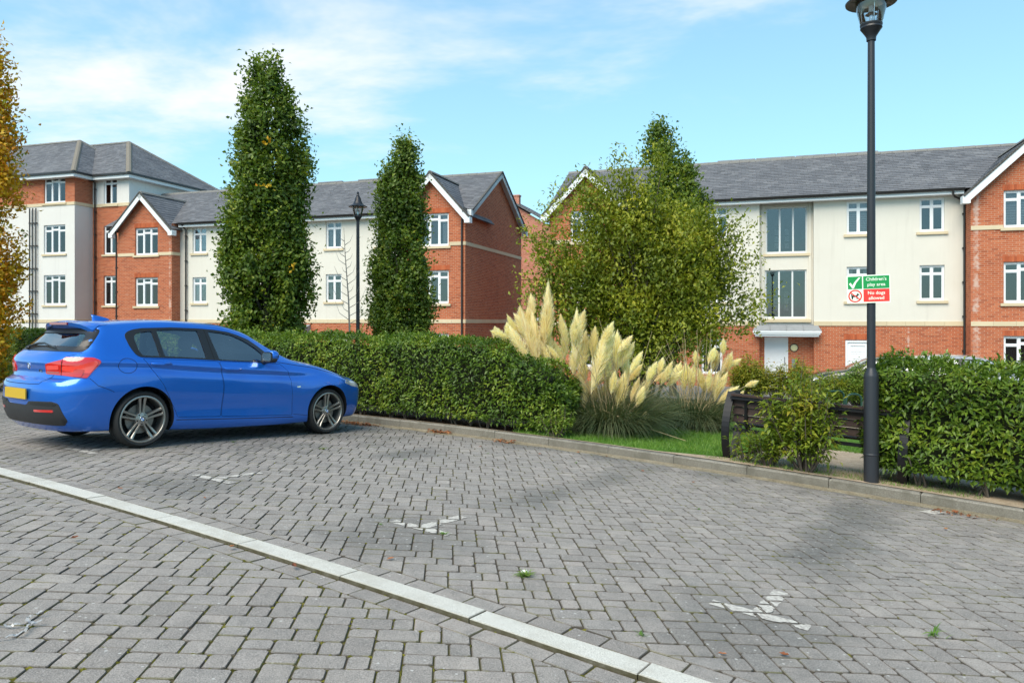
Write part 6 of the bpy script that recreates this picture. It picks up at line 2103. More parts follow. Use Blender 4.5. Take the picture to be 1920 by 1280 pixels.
def bushy_tree():
    """broad many-stemmed tree: stems fan out of one base, leaf sprays along them"""
    global RNG
    RNG = np.random.default_rng(31)
    x, y = 2.75, 16.2; g = HG(x, y); base = np.array([x, y, g])
    root = empty('bushy_tree', (x, y, g), 0, 'broad loose bushy green tree standing above the pampas grass', 'tree')
    S = 16.2/1400
    lobes = [(1085, 470, 80, 120, .8), (1150, 410, 70, 85, .8), (1200, 400, 60, 70, .6), (1255, 480, 95, 105, 1.2), (1290, 560, 90, 95, 1.2), (1195, 560, 100, 100, 1.0), (1065, 560, 75, 80, .8), (1235, 640, 105, 60, 1.1), (1150, 620, 100, 70, .9), (1070, 620, 60, 60, .7), (1310, 500, 70, 100, .9), (1340, 480, 45, 70, .5), (1160, 490, 90, 110, 1.0), (1030, 510, 35, 60, .35)]
    sprays = [(1385, 470, 32, 36), (1400, 545, 36, 40), (1375, 430, 20, 20), (1410, 590, 22, 18), (1110, 350, 20, 25), (1175, 325, 18, 22), (1000, 580, 16, 40), (1385, 580, 30, 25), (1235, 318, 14, 14), (1005, 460, 14, 16), (1130, 385, 18, 30)]
    C, R_, K = [], [], []
    for (px, py, rx, ry, w) in lobes:
        n = int(rx*ry/9500*105*w)
        for _ in range(n):
            d = rdir(1)[0]*RNG.random()**.33
            C.append([(px-960 + d[0]*rx)*S, y + d[1]*rx*S*1.0, 1.5 - (py-603 + d[2]*ry)*S]); K.append(60)
    for (px, py, rx, ry) in sprays:
        for _ in range(7):
            d = RNG.uniform(-1, 1, 3)
            C.append([(px-960 + d[0]*rx)*S, y - .2 + d[1]*.3, 1.5 - (py-603 + d[2]*ry)*S]); K.append(34)
    C = np.array(C); nc = len(C)
    # stems
    paths = []
    for i in RNG.choice(nc, 90, replace=False):
        c = C[i]; b = np.array([x + RNG.normal(0, .12), y + RNG.normal(0, .12), g-.05])
        m = b + (c-b)*.5 + np.array([0, 0, .35]) - np.array([(c[0]-b[0])*.2, 0, 0])
        paths.append(([tuple(b), tuple(m), tuple(c)], [.035, .02, .005]))
    trunk_mesh('trunk', paths, M['bark'], root, base)
    k = np.repeat(np.arange(nc), K); n = len(k)
    ax = unit(C - np.array([x, y, g]) + np.array([0, 0, .8]))
    P = C[k] + RNG.normal(size=(n, 3))*.13 + ax[k]*RNG.normal(0, .16, n)[:, None]
    D = unit(ax[k]*.7 + rdir(n)*.8); Nn = unit((P - C[k])/.16*.7 + rdir(n)*.4 + np.array([0, 0, .7]) + ax[k]*.2)
    L_ = .092*RNG.uniform(.7, 1.3, n)
    tag(obj('crown', leaf_mesh('crown', P-base, D, Nn, L_, L_*RNG.uniform(.42, .58, n), M['oak_olive']), root), kind='stuff')
    return root
bushy_tree()

def sapling():
    x, y = -4.75, 21.8; g = HG(x, y)
    root = empty('bare_sapling', (x, y, g), 0, 'thin bare pale sapling against the white wall next to the lamp', 'tree')
    random.seed(5); mb = MB()
    mb.tube([(0, 0, 0), (.02, 0, 1.3), (-.02, 0, 2.6), (-.12, 0, 3.9), (-.16, 0, 4.7)], [.035, .03, .022, .012, .004], 6)
    mb.build('trunk', M['pale_bark'], root)
    mb = MB()
    for i in range(22):
        z = 1.9 + i*.115; sg = -1 if i % 2 else 1; l = random.uniform(.25, .62)*(1.1-(z-1.9)/4)
        x0 = np.interp(z, [0, 1.3, 2.6, 3.9, 4.7], [0, .02, -.02, -.12, -.16])
        a = random.uniform(-.8, .8)
        mb.tube([(x0, 0, z), (x0+sg*l*.55, a*l*.4, z+l*.35), (x0+sg*l*.8, a*l*.6, z+l*.95)], [.011, .007, .003], 4)
    tag(mb.build('branches', M['pale_bark'], root), kind='stuff')
sapling()

# ---------- pampas grass
PLUMES_A = [(-0.96, 2.26, -0.97, 1.29), (-1.23, 2.16, -1.22, 1.8), (-1.43, 1.93, -1.36, 1.46), (-1.31, 1.91, -1.24, 1.44), (-1.61, 1.8, -1.43, 1.44), (-1.84, 1.63, -1.78, 1.39), (-1.78, 1.63, -1.63, 1.41), (-1.64, 1.69, -1.58, 1.44), (-1.57, 1.6, -1.29, 1.09), (-1.24, 1.79, -1.11, 1.04), (-1.16, 1.61, -1.08, 1.26), (-0.76, 1.81, -0.71, 1.44), (-0.46, 1.85, -0.58, 1.31), (-0.63, 1.74, -0.61, 1.39), (-0.81, 1.36, -0.74, 0.89), (-1.11, 1.39, -0.93, 0.96), (-1.01, 1.69, -0.98, 1.09), (-0.26, 1.61, -0.27, 1.19), (-0.03, 1.7, -0.18, 1.36), (0.02, 1.59, -0.11, 1.26), (-0.36, 1.51, -0.48, 0.94), (-0.03, 1.49, -0.26, 0.84), (0.19, 1.51, 0.16, 0.94), (0.39, 1.48, 0.16, 1.24), (0.39, 1.26, 0.24, 0.96), (-0.03, 1.26, -0.16, 0.94), (0.04, 1.08, -0.16, 0.74), (0.44, 1.06, 0.29, 0.81), (-0.36, 1.01, -0.38, 0.74), (-0.46, 0.91, -0.51, 0.69), (-0.46, 0.81, -0.41, 0.51), (-0.31, 0.76, -0.33, 0.51), (-0.18, 0.81, -0.26, 0.46), (0.04, 0.94, -0.03, 0.64), (-0.16, 0.64, -0.23, 0.46), (-0.01, 0.69, -0.06, 0.44), (0.22, 0.84, 0.12, 0.39), (0.29, 0.74, 0.22, 0.49), (0.39, 0.84, 0.29, 0.49), (0.44, 0.74, 0.37, 0.54), (0.64, 0.81, 0.42, 0.36), (0.67, 0.64, 0.54, 0.44), (0.52, 0.46, 0.48, 0.31), (0.59, 1.11, 0.49, 0.84), (0.87, 1.09, 0.72, 0.79), (0.77, 1.16, 0.69, 0.94), (1.02, 0.96, 0.82, 0.76), (-0.51, 1.11, -0.53, 0.94), (-0.91, 1.46, -0.86, 1.04), (-0.67, 1.61, -0.68, 1.14), (-0.58, 1.39, -0.61, 0.94), (0.14, 0.96, 0.09, 0.69)]
PLUMES_B = [(-0.13, 1.1, -0.25, 0.8), (-0.11, 1.02, -0.08, 0.63), (0.06, 1.08, 0.03, 0.77), (0.2, 1.02, 0.17, 0.71), (0.43, 1.3, 0.37, 1.02), (0.54, 1.55, 0.54, 1.3), (0.68, 1.27, 0.62, 1.02), (0.85, 1.22, 0.68, 1.08), (0.59, 0.88, 0.43, 0.52), (0.51, 0.96, 0.34, 0.57), (0.71, 0.71, 0.37, 0.46), (1.01, 0.85, 0.82, 0.77), (0.76, 0.61, 0.59, 0.49), (0.43, 0.46, 0.34, 0.29), (0.48, 0.96, 0.26, 0.63), (0.29, 1.41, 0.26, 1.19), (0.37, 1.38, 0.43, 1.13), (0.12, 1.33, 0.15, 1.08), (-0.02, 1.02, -0.01, 0.74), (0.59, 1.08, 0.54, 0.85)]
def plume_mesh(seed):
    """feathery head one unit long along +z: fine strands leaving the axis"""
    r = np.random.default_rng(seed); n = 1100
    t = r.random(n)**.85; a = r.random(n)*6.283
    wid = .20*np.sin(np.pi*np.clip(t*.92+.10, 0, 1))**.7*r.uniform(.45, 1.1, n)
    o = np.stack([np.cos(a), np.sin(a), np.zeros(n)], 1)
    bend = np.stack([.05*t**2, np.zeros(n), np.zeros(n)], 1)
    p0 = np.stack([np.zeros(n), np.zeros(n), t*.86], 1) + bend
    p1 = p0 + o*wid[:, None]*.5 + np.stack([np.zeros(n), np.zeros(n), .07+.05*r.random(n)], 1)
    p2 = p0 + o*(wid*.8)[:, None] + np.stack([np.zeros(n), np.zeros(n), .14+.10*r.random(n)], 1)
    s = unit(np.cross(o, r.normal(size=(n, 3))))*.009
    V = np.stack([p0-s, p0+s, p1+s, p1-s, p2+s*.3, p2-s*.3], 1).reshape(-1, 3)
    F = (np.array([[0, 1, 2, 3], [3, 2, 4, 5]])[None] + np.arange(n)[:, None, None]*6).reshape(-1, 4)
    return np_mesh('plume', V, F, M['plume'])
plumes = [plume_mesh(i) for i in range(6)]

def ribbons(P, D0, bend, L_, W_, seg=5):
    """arching blades"""
    n = len(P); D = unit(D0); pts = [P]; d = D.copy()
    for k in range(seg):
        pts.append(pts[-1] + d*(L_/seg)[:, None]); d = unit(d + np.array([0, 0, -1.])*bend[:, None])
    S = unit(np.cross(D, np.tile([0, 0, 1.], (n, 1)) + RNG.normal(0, .3, (n, 3))))
    V = []
    for k, p in enumerate(pts):
        w = W_*(1 - (k/seg)**1.5*.9)
        V += [p - S*w[:, None]/2, p + S*w[:, None]/2]
    V = np.stack(V, 1).reshape(-1, 3); m = 2*(seg+1)
    F = np.array([[2*k, 2*k+1, 2*k+3, 2*k+2] for k in range(seg)])
    return V, (F[None] + np.arange(n)[:, None, None]*m).reshape(-1, 4)

def pampas(label, x, y, PL, n_blade, spread, blade_l, seed, depth=.6):
    global RNG
    RNG = np.random.default_rng(seed)
    g = HG(x, y); root = empty('pampas_grass', (x, y, g), 0, label, 'pampas grass', 'clumps of pampas grass')
    a = RNG.random(n_blade)*6.283; r = np.sqrt(RNG.random(n_blade))
    P = np.stack([np.cos(a)*r*spread, np.sin(a)*r*spread*.8, np.zeros(n_blade)], 1)
    D = np.stack([np.cos(a)*(.25+r*.75)+RNG.normal(0, .15, n_blade), np.sin(a)*(.25+r*.75)+RNG.normal(0, .15, n_blade), np.full(n_blade, 1.1)], 1)
    L_ = blade_l*RNG.uniform(.55, 1.15, n_blade)
    V, F = ribbons(P, D, RNG.uniform(.10, .42, n_blade), L_, RNG.uniform(.006, .012, n_blade), 6)
    V[:, 2] = np.maximum(V[:, 2], .01)
    tag(obj('blades', np_mesh('blades', V, F, M['reed']), root), kind='stuff')
    mb = MB()
    PL = PL + [(a_+RNG.normal(0, .09), b_+RNG.normal(-.05, .10), c_+RNG.normal(0, .07), d_+RNG.normal(-.05, .08)) for a_, b_, c_, d_ in PL[::3]]
    for i, (tx, tz, bx, bz) in enumerate(PL):
        dy = RNG.uniform(-depth, depth)
        k = (y+dy)/y
        tip = Vector((tx, dy + RNG.normal(0, .05), tz)); bot = Vector((bx, dy, bz))
        d = tip-bot; l = d.length*1.02
        o = bpy.data.objects.new('plume', plumes[i % 6]); link(o, root)
        q = d.to_track_quat('Z', 'Y').to_matrix() @ Matrix.Rotation(RNG.random()*6.28, 3, 'Z')
        l *= 1.12; w = max(.46, min(.74, l*1.2))*RNG.uniform(.85, 1.12)
        o.matrix_local = Matrix.Translation(bot - d*.05) @ q.to_4x4() @ Matrix.Diagonal((w, w, l, 1))
        foot = Vector((bx*.35 + RNG.normal(0, .1), dy*.5, .1)); mid = foot.lerp(bot, .55) + Vector(((bx-foot.x)*-.12, 0, .08))
        mb.tube([foot, mid, bot, bot + d*.8], [.005, .005, .004, .002], 4, 0, False)
    for i in range(40):                                   # dry stalks without heads
        a_ = RNG.random()*6.283; q = Vector((math.cos(a_)*spread*.5, math.sin(a_)*spread*.4, .1)); e = q + Vector((RNG.normal(-.1, .35), RNG.normal(0, .25), RNG.uniform(.8, 1.7)))
        mb.tube([q, q.lerp(e, .5) + Vector((0, 0, .05)), e], [.004, .004, .002], 4, 0, False)
    tag(mb.build('stalks', M['stalk'], root), kind='stuff')
    return root
pampas('big pampas grass clump with many cream plumes at the end of the hedge', 1.55, 11.8, PLUMES_A, 5600, .60, 1.0, 41)
pampas('smaller pampas grass clump with drooping plumes next to the bench', 3.20, 13.2, PLUMES_B, 3600, .48, .95, 42, .35)
# fallen stalk lying out of the big clump over the lawn
mb = MB(); pts = [(1.35, 11.5, .38), (2.0, 11.2, .16), (2.55, 10.95, .03)]
mb.tube([(x, y, HG(x, y)+h) for x, y, h in pts], [.008, .007, .005], 6)
tag(mb.build('fallen_stalk', M['stalk']), 'dry straw stalk fallen from the big pampas clump onto the lawn', 'stalk')

# ---------- small shrubs
def shrub(label, s, t, h, w, n_stem, per, size, mat, seed, n_obj=0, name='shrub', xyz=None, group=None, spread_low=.25, shape=(.30, .42), bark='bark', cat='shrub'):
    global RNG
    RNG = np.random.default_rng(seed)
    x, y = xy(s, t) if xyz is None else xyz
    g = HG(x, y); base = np.array([x, y, g])
    root = empty(name, (x, y, g), 0, label, cat, group)
    P, D, paths = [], [], []
    for i in range(n_stem):
        a = RNG.random()*6.283; q = RNG.random()**.6
        hh = h*RNG.uniform(.6, 1.0)*(1.08 - .45*q)
        tip = np.array([math.cos(a)*w*.5*q, math.sin(a)*w*.45*q, hh])
        foot = np.array([math.cos(a)*w*.06, math.sin(a)*w*.06, -.02])
        mid = foot + (tip-foot)*.5 + np.array([math.cos(a)*w*.10, math.sin(a)*w*.10, 0])
        pts = [foot + 2*(mid-foot)*u_*(1-u_)*1. + (tip-foot)*u_**2 if False else (1-u_)**2*foot + 2*u_*(1-u_)*mid + u_**2*tip for u_ in np.linspace(0, 1, 6)]
        paths.append((pts, [.012, .010, .008, .006, .004, .002]))
        for _ in range(per):
            u_ = RNG.uniform(spread_low, 1.0)
            p = (1-u_)**2*foot + 2*u_*(1-u_)*mid + u_**2*tip
            dd = unit(np.array([[RNG.normal(), RNG.normal(), RNG.normal(.35, .5)]]))[0]
            off = dd*abs(RNG.normal(0, .07))*h
            P.append(p + off); D.append(dd + np.array([0, 0, -.15]))
    P = np.array(P); P[:, 2] = np.maximum(P[:, 2], .03); D = unit(np.array(D)); n = len(P)
    mb = MB()
    for pts, r in paths: mb.tube([tuple(p) for p in pts], r, 5, 0, False)
    mb.build('stems', M[bark], root)
    Nn = unit(rdir(n)*.6 + np.array([0, 0, 1.]))
    L_ = size*RNG.uniform(.65, 1.25, n); Wd = L_*RNG.uniform(*shape, n)
    if n_obj:
        bpy.context.view_layer.update()
        idx = np.argsort(P[:, 1])[:n_obj]
        leaf_objects(root, P[idx]+base, D[idx], Nn[idx], L_[idx], Wd[idx], mat)
        k = np.ones(n, bool); k[idx] = False; P, D, Nn, L_, Wd = P[k], D[k], Nn[k], L_[k], Wd[k]
    tag(obj('foliage', leaf_mesh('foliage', P, D, Nn, L_, Wd, mat, droop=.3), root), kind='stuff')
    return root
shrub('tall loose yellow-green shrub hiding the middle of the bench', 6.42, 5.12, 1.42, .95, 34, 100, .085, M['photinia'], 51, 300)
shrub('low leafy shrub under the left half of the bench back', 5.98, 5.14, .66, .62, 16, 60, .072, M['photinia'], 52)
shrub('smallest thin shrub right beside the curved bench leg', 5.68, 5.20, .62, .40, 9, 42, .062, M['photinia'], 53)
shrub('small bright shrub at the end of the long hedge', 3.05, 5.08, .50, .55, 20, 48, .062, M['laurel_tip'], 54)
# clipped row by the courtyard
def court_shrub(px, z, w, h, mat, seed, label, dens=1.):
    X = (px-960)/1400*z
    return shrub(label, 0, 0, h*1.06, w*1.1, int(52*dens), int(60*max(.6, dens)), .075, mat, seed, 0, 'courtyard_shrub', (X, z), 'clipped shrubs along the courtyard', .45, (.45, .6), 'bark', 'shrub')
court_shrub(1408, 22.0, 1.15, 1.42, M['farhedge'], 61, 'dense clipped courtyard shrub just right of the drooping plumes', 1.6)
court_shrub(1458, 22.2, .75, 1.36, M['farhedge'], 62, 'sparse courtyard shrub in front of the white front door', .8)
court_shrub(1500, 22.0, .85, 1.40, M['farhedge'], 63, 'reddish green courtyard shrub in front of the entry phone', 1.2)
court_shrub(1560, 20.5, 1.15, 1.10, M['photinia'], 64, 'low yellowish courtyard shrub in front of the dark car', 1.2)
court_shrub(1615, 21.0, 1.15, 1.36, M['laurel_tip'], 65, 'bright green courtyard shrub in front of the white service door', 1.7)
court_shrub(1672, 21.5, 1.2, 1.38, M['farhedge'], 66, 'courtyard shrub just right of the tall lamp post', 1.6)
court_shrub(1740, 21.8, 1.3, 1.36, M['farhedge'], 67, 'courtyard shrub above the close hedge beside the silver car', 1.6)

# ---------- lawn blades, weeds
def blades(n, pick, hmin, hmax, mat, name, clear=None):
    P = []
    while len(P) < n:
        s, t = pick()
        x, y = xy(s, t); P.append((x, y, HG(x, y)))
    P = np.array(P)
    D = np.stack([RNG.normal(0, .45, n), RNG.normal(0, .45, n), np.ones(n)], 1)
    V, F = ribbons(P, D, RNG.uniform(.05, .3, n), RNG.uniform(hmin, hmax, n), RNG.uniform(.004, .007, n), 3)
    return tag(obj(name, np_mesh(name, V, F, mat)), kind='stuff')
def lawn_pick():
    while True:
        s, t = RNG.uniform(2.3, 8.5), RNG.uniform(5.0, 9.0)
        if s < 5.35 and t > 5.0 + max(0, (s-4.2))*.28: return s, t
        if s >= 5.35 and t > 7.75: return s, t
blades(26000, lawn_pick, .03, .075, M['grass'], 'grass')
blades(2600, lambda: (RNG.uniform(5.2, 8.2), 5.05 + RNG.random()**2*.9), .02, .06, M['grass'], 'sparse_grass')
# ------------------------------------------------------------------ bench
def bench():
    s0, s1, t0 = 5.42, 7.42, 5.18
    xa, ya = xy(s0, t0); xb, yb = xy(s1, t0)
    za, zb = HG(xa, ya), HG(xb, yb)
    root = empty('bench', (xa, ya, za), -T_AN, 'dark plank bench with curved black iron ends seen from behind', 'bench')
    root.rotation_euler = (0, math.atan2(za-zb, s1-s0), -T_AN)
    Lb_ = s1-s0
    def end(x):
        mb = MB()
        def loop(bulge_r, bulge_f):
            back = []; front = []
            for k in range(15):
                f = k/14; z = .84*f
                yb_ = .25 - .25*math.sin(math.pi*(.10+.86*f))**.8*1.0 - .02
                yf = .27 + .30*math.sin(math.pi*(.06+.72*f))**.9
                back.append((yb_, z)); front.append((yf, z*.95))
            return back, front
        back, front = loop(0, 0)
        for line, wd in ((back, .095), (front, .095)):
            for (y0, z0), (y1, z1) in zip(line, line[1:]):
                dx, dz = y1-y0, z1-z0; l = math.hypot(dx, dz); nx, nz_ = -dz/l*.012, dx/l*.012
                q = [(y0+nx, z0+nz_), (y1+nx, z1+nz_), (y1-nx, z1-nz_), (y0-nx, z0-nz_)]
                A = [(x-wd/2, a, b) for a, b in q]; B_ = [(x+wd/2, a, b) for a, b in q]
                mb.face(A[::-1]); mb.face(B_)
                mb.face([A[0], A[1], B_[1], B_[0]]); mb.face([A[2], A[3], B_[3], B_[2]])
        mb.box(x-.026, x+.026, back[-1][0]-.012, front[-1][0]+.012, .80, .845)
        mb.box(x-.05, x+.05, .18, .34, -.02, .012)
        mb.build('leg', M['iron'], root)
    end(0.0); end(Lb_)
    # inner struts carrying the planks
    for x in (.20, Lb_*.5, Lb_-.20):
        mb = MB()
        mb.tube([(x, .12, .82), (x, .19, .42), (x, .28, .38), (x, .58, .40)], .022, 8)
        mb.build('strut', M['iron'], root)
    mb = MB(); mb.box(.02, Lb_-.02, .055, .10, .765, .80); mb.build('rail', M['iron'], root)
    mb = MB(); mb.box(.02, Lb_-.02, .23, .27, .335, .375); mb.build('rail', M['iron'], root)
    def plank(y, z, a, w=.088, d=.026):
        mb = MB(); c, s_ = math.cos(a), math.sin(a)
        mb.box(0, Lb_-.07, -d/2, d/2, -w/2, w/2)
        o = mb.build('plank', M['planks'], root, (.035, y, z)); o.rotation_euler = (a, 0, 0)
        bv = o.modifiers.new('b', 'BEVEL'); bv.width = .006; bv.segments = 1
    plank(.085, .822, math.radians(90), .105)
    for z in (.715, .612, .509): plank(.155 + (.715-z)*.22, z, math.radians(-12))
    for y in (.32, .42, .52): plank(y, .425, math.radians(90), .092)
    return root
bench()

# ------------------------------------------------------------------ lamps
def lamp_head(root, z, k=1.):
    """glass lantern and bell cap above a fluted collar; z is the top of the collar"""
    mb = MB()
    mb.lathe([(.118*k, 0), (.118*k, -.02), (.112*k, -.03), (.116*k, -.05), (.105*k, -.065), (.075*k, -.11), (.052*k, -.15), (.050*k, -.19)], 28, (0, 0, z))
    mb.build('collar', M['post'], root)
    mb = MB(); mb.lathe([(.112*k, .0), (.120*k, .02), (.150*k, .14), (.165*k, .25)], 28, (0, 0, z)); mb.build('glass', M['lampglass'], root)
    mb = MB()
    mb.lathe([(.165*k, .245), (.268*k, .235), (.272*k, .25), (.255*k, .265), (.19*k, .29), (.14*k, .34), (.10*k, .42), (.075*k, .52), (.055*k, .545), (.058*k, .56), (.038*k, .58), (.030*k, .64), (.034*k, .66), (.012*k, .69), (0, .70)], 32, (0, 0, z))
    mb.lathe([(.0, .20), (.15*k, .24), (.165*k, .245)], 28, (0, 0, z), 'z', 1)
    mb.build('cap', [M['post'], M['copper']], root)
    mb = MB()
    mb.tube([(0, 0, z), (0, 0, z+.10)], .022*k, 10); mb.tube([(0, 0, z+.10), (0, 0, z+.2)], .028*k, 10, 1)
    mb.lathe([(.0, .15), (.06*k, .11), (.064*k, .105), (.0, .135)], 20, (0, 0, z), 'z', 2)
    for a in range(3):
        c = (math.cos(a*2.094+.4)*.09*k, math.sin(a*2.094+.4)*.09*k)
        mb.tube([(c[0], c[1], z), (c[0]*1.2, c[1]*1.2, z+.24)], .006, 6, 0)
    mb.build('lamp_fitting', [M['steel'], M['white'], M['copper']], root)

def street_lamp(x, y, label, top, sleeve, r0, r1, rs):
    g = HG(x, y)
    root = empty('street_lamp', (x, y, g), 0, label, 'street lamp', 'black lamp posts in the garden')
    mb = MB(); mb.lathe([(rs, -.05), (rs, sleeve), (rs*.97, sleeve+.02), (r0*1.12, sleeve+.075), (r0, sleeve+.10)], 28); mb.build('base_sleeve', M['post'], root)
    mb = MB(); mb.lathe([(r0, sleeve+.10), (r0*.98, sleeve+1.5), (r1, top-.18)], 24); mb.build('pole', M['post'], root)
    lamp_head(root, top)
    return root, g
lx, ly_ = xy(7.13, 5.06)
lamp1, lg = street_lamp(lx, ly_, 'tall dark lamp post by the kerb carrying the play area sign', 4.86 - HG(lx, ly_), 1.20, .046, .037, .079)
mb = MB(); mb.lathe([(.080, .31), (.083, .315), (.083, .33), (.080, .335)], 28); mb.build('band', M['post'], lamp1)
street_lamp(-4.52, 21.9, 'smaller lamp post with pointed cap before the white wall between trees', 4.62 - HG(-4.52, 21.9), 1.2, .055, .045, .085)

# ------------------------------------------------------------------ sign on the lamp post
def text_mesh(s, size, mat, extr=.0006, bold=.012):
    c = bpy.data.curves.new('t', 'FONT'); c.body = s; c.size = size; c.align_x = 'CENTER'; c.align_y = 'CENTER'; c.extrude = extr; c.offset = bold*size
    o = bpy.data.objects.new('t', c); COL.objects.link(o)
    me = bpy.data.meshes.new_from_object(o.evaluated_get(bpy.context.evaluated_depsgraph_get()))
    bpy.data.objects.remove(o); me.materials.clear(); me.materials.append(mat); me.name = 'lettering'
    return me
def sign():
    w, h = .440, .315
    d = Vector((lx, ly_)).normalized()
    zc = 1.5 - (542-603)/1400*ly_
    root = empty('sign', (lx - d.x*.052 - .012, ly_ - d.y*.052, zc), 0, "green and red sign reading Children's play area, No dogs allowed", 'sign')
    root.rotation_euler = (0, math.radians(-1.2), math.radians(-27))
    cxo = -.018
    def plate(name, x0, x1, z0, z1, y, mat, th=.0008, par=None):
        mb = MB(); mb.box(x0+cxo, x1+cxo, y-th, y, z0, z1); return mb.build(name, mat, par or root)
    W2, H2 = w/2, h/2
    mb = MB(); mb.box(-W2+cxo, W2+cxo, 0, .004, -H2, H2); mb.build('panel', M['swhite'], root)
    m = .012; col = -W2 + .37*w
    plate('green_square', -W2+.010, col-.006, .004, H2-.012, -.0004, M['sgreen'])
    plate('green_field', col+.006, W2-.008, .004, H2-.012, -.0004, M['sgreen'])
    plate('red_field', col+.006, W2-.008, -H2+.014, -.002, -.0004, M['sred'])
    def flatpoly(name, pts, y, mat):
        mb = MB(); mb.face([(x+cxo, y, z) for x, z in pts]); mb.face([(x+cxo, y+.0005, z) for x, z in pts][::-1]); return mb.build(name, mat, root)
    sx = -W2 + .010; sw = col - .006 - sx; sz = .004; sh = H2-.016
    tick = [(.08, .42), (.20, .52), (.32, .30), (.50, .60), (.78, .92), (.90, .90), (.60, .50), (.42, .06), (.33, .03)]
    q = [(sx + a*sw, sz + b*sh) for a, b in tick]
    flatpoly('tick', q[:3] + q[8:], -.0020, M['swhite']); flatpoly('tick', q[2:8] + [q[8]], -.0021, M['swhite'])
    cx_, cz_ = sx + sw*.5, -H2 + .012 + (H2-.016)*.5; R_ = sw*.485
    mb = MB(); n = 40
    for k in range(n):
        a0, a1 = 2*math.pi*k/n, 2*math.pi*(k+1)/n
        mb.face([(cx_+cxo + r*math.cos(a), -.0022, cz_ + r*math.sin(a)) for r, a in ((R_*.80, a0), (R_, a0), (R_, a1), (R_*.80, a1))])
    c_, s_ = math.cos(math.radians(-40)), math.sin(math.radians(-40))
    mb.face([(cx_+cxo + a*c_ - b*s_, -.0025, cz_ + a*s_ + b*c_) for a, b in ((-R_*.86, -R_*.085), (R_*.86, -R_*.085), (R_*.86, R_*.085), (-R_*.86, R_*.085))])
    mb.build('prohibition_ring', M['sred'], root)
    dog = [(-.55, .12), (-.62, .34), (-.50, .30), (-.42, .10), (.18, .12), (.26, .34), (.34, .44), (.44, .36), (.66, .30), (.62, .16), (.44, .12), (.36, -.06), (.34, -.55), (.22, -.55), (.18, -.18), (-.28, -.16), (-.38, -.30), (-.36, -.55), (-.50, -.55), (-.56, -.22)]
    bm = bmesh.new(); vs = [bm.verts.new((cx_+cxo + a*R_*.95, -.0016, cz_ + b*R_*.95)) for a, b in dog]
    f = bm.faces.new(vs); bmesh.ops.triangulate(bm, faces=[f]); me = bpy.data.meshes.new('dog_symbol'); bm.to_mesh(me); bm.free()
    obj('dog_symbol', me, root, None, M['black'])
    tx = (col+.006 + W2-.008)/2 + cxo
    for s, z, k in (("Children's", .108, .051), ('play area', .048, .051), ('No dogs', -.046, .051), ('allowed', -.104, .051)):
        o = obj('lettering', text_mesh(s, k, M['swhite']), root, (tx, -.0022, z)); o.rotation_euler = (math.pi/2, 0, 0)
    mb = MB(); mb.box(-.06, .06, .004, .03, .06, .085); mb.box(-.06, .06, .004, .03, -.085, -.06); mb.build('bracket', M['lead'], root)
sign()

# ------------------------------------------------------------------ cycle hoops by the courtyard
def hoop(px, z, w, label, yaw):
    x = (px-960)/1400*z; g = HG(x, z)
    root = empty('cycle_hoop', (x, z, g), yaw, label, 'cycle stand', 'green cycle hoops by the gravel path')
    h = .66; r = .14; pts = [(-w/2, 0, -.05), (-w/2, 0, h-r)]
    pts += [(-w/2 + r - r*math.cos(a), 0, h-r + r*math.sin(a)) for a in np.linspace(.2, math.pi/2, 6)]
    pts += [(w/2 - r + r*math.sin(a), 0, h-r + r*math.cos(a)) for a in np.linspace(0, math.pi/2, 7)]
    pts += [(w/2, 0, -.05)]
    mb = MB(); mb.tube(pts, .024, 10); mb.build('hoop', M['green_iron'], root)
    return root
hoop(1601, 16.6, .36, 'green cycle hoop just left of the tall lamp post', .1)
hoop(1566, 17.6, .50, 'green cycle hoop half hidden behind the tall loose shrub', .3)
hoop(1534, 16.8, .25, 'narrow green cycle hoop left of the other hoops', 1.0)

# ------------------------------------------------------------------ cars in the courtyard
def far_car(x, y, yaw, label, paint, scale, glassmat):
    g = HG(x, y)
    root = empty('parked_car', (x, y, g), yaw, label, 'car', 'cars parked in the courtyard')
    body = car_skin_mesh.copy(); body.materials.clear(); body.materials.append(M[paint])
    off = Vector((-2.1, 0, 0))
    for v in body.vertices: v.co = (v.co + off)*scale
    obj('body', body, root)
    for o in list(parked_car.children):
        nm = o.name.split('.')[0]
        if nm in ('side_window', 'windscreen', 'rear_window', 'window_trim', 'rear_window_surround', 'tail_lamp', 'headlamp', 'lower_bumper') and o.type == 'MESH':
            m = o.data.copy()
            cen = Vector((1.7, 0, .8))
            for v in m.vertices:
                d = (v.co - cen); v.co = (v.co + d.normalized()*.012 + off)*scale
            if glassmat and ('window' in nm or nm == 'windscreen') and 'trim' not in nm and 'surround' not in nm: m.materials.clear(); m.materials.append(M[glassmat])
            c = obj(nm, m, root)
        elif nm == 'wheel':
            c = o.copy(); link(c, root); c.location = (o.location + off)*scale; c.scale = (scale,)*3
            for k in o.children:
                kk = k.copy(); link(kk, c)
    return root
car_skin_mesh = car_solid('body', 0, 3)
M['far_glass'] = flat('reflecting_car_glass', (.28, .31, .33), .08, 0., .9, 1.)
a = math.pi - BA
far_car(15.2 - 2.6, 26.2, a, 'dark grey car half hidden by courtyard shrubs before the white service door', 'dkpaint', 1.02, 'far_glass')
far_car(14.2, 22.9, a + math.pi, 'silver car showing only its roof above the close hedge', 'silver', 1.16, 'far_glass')

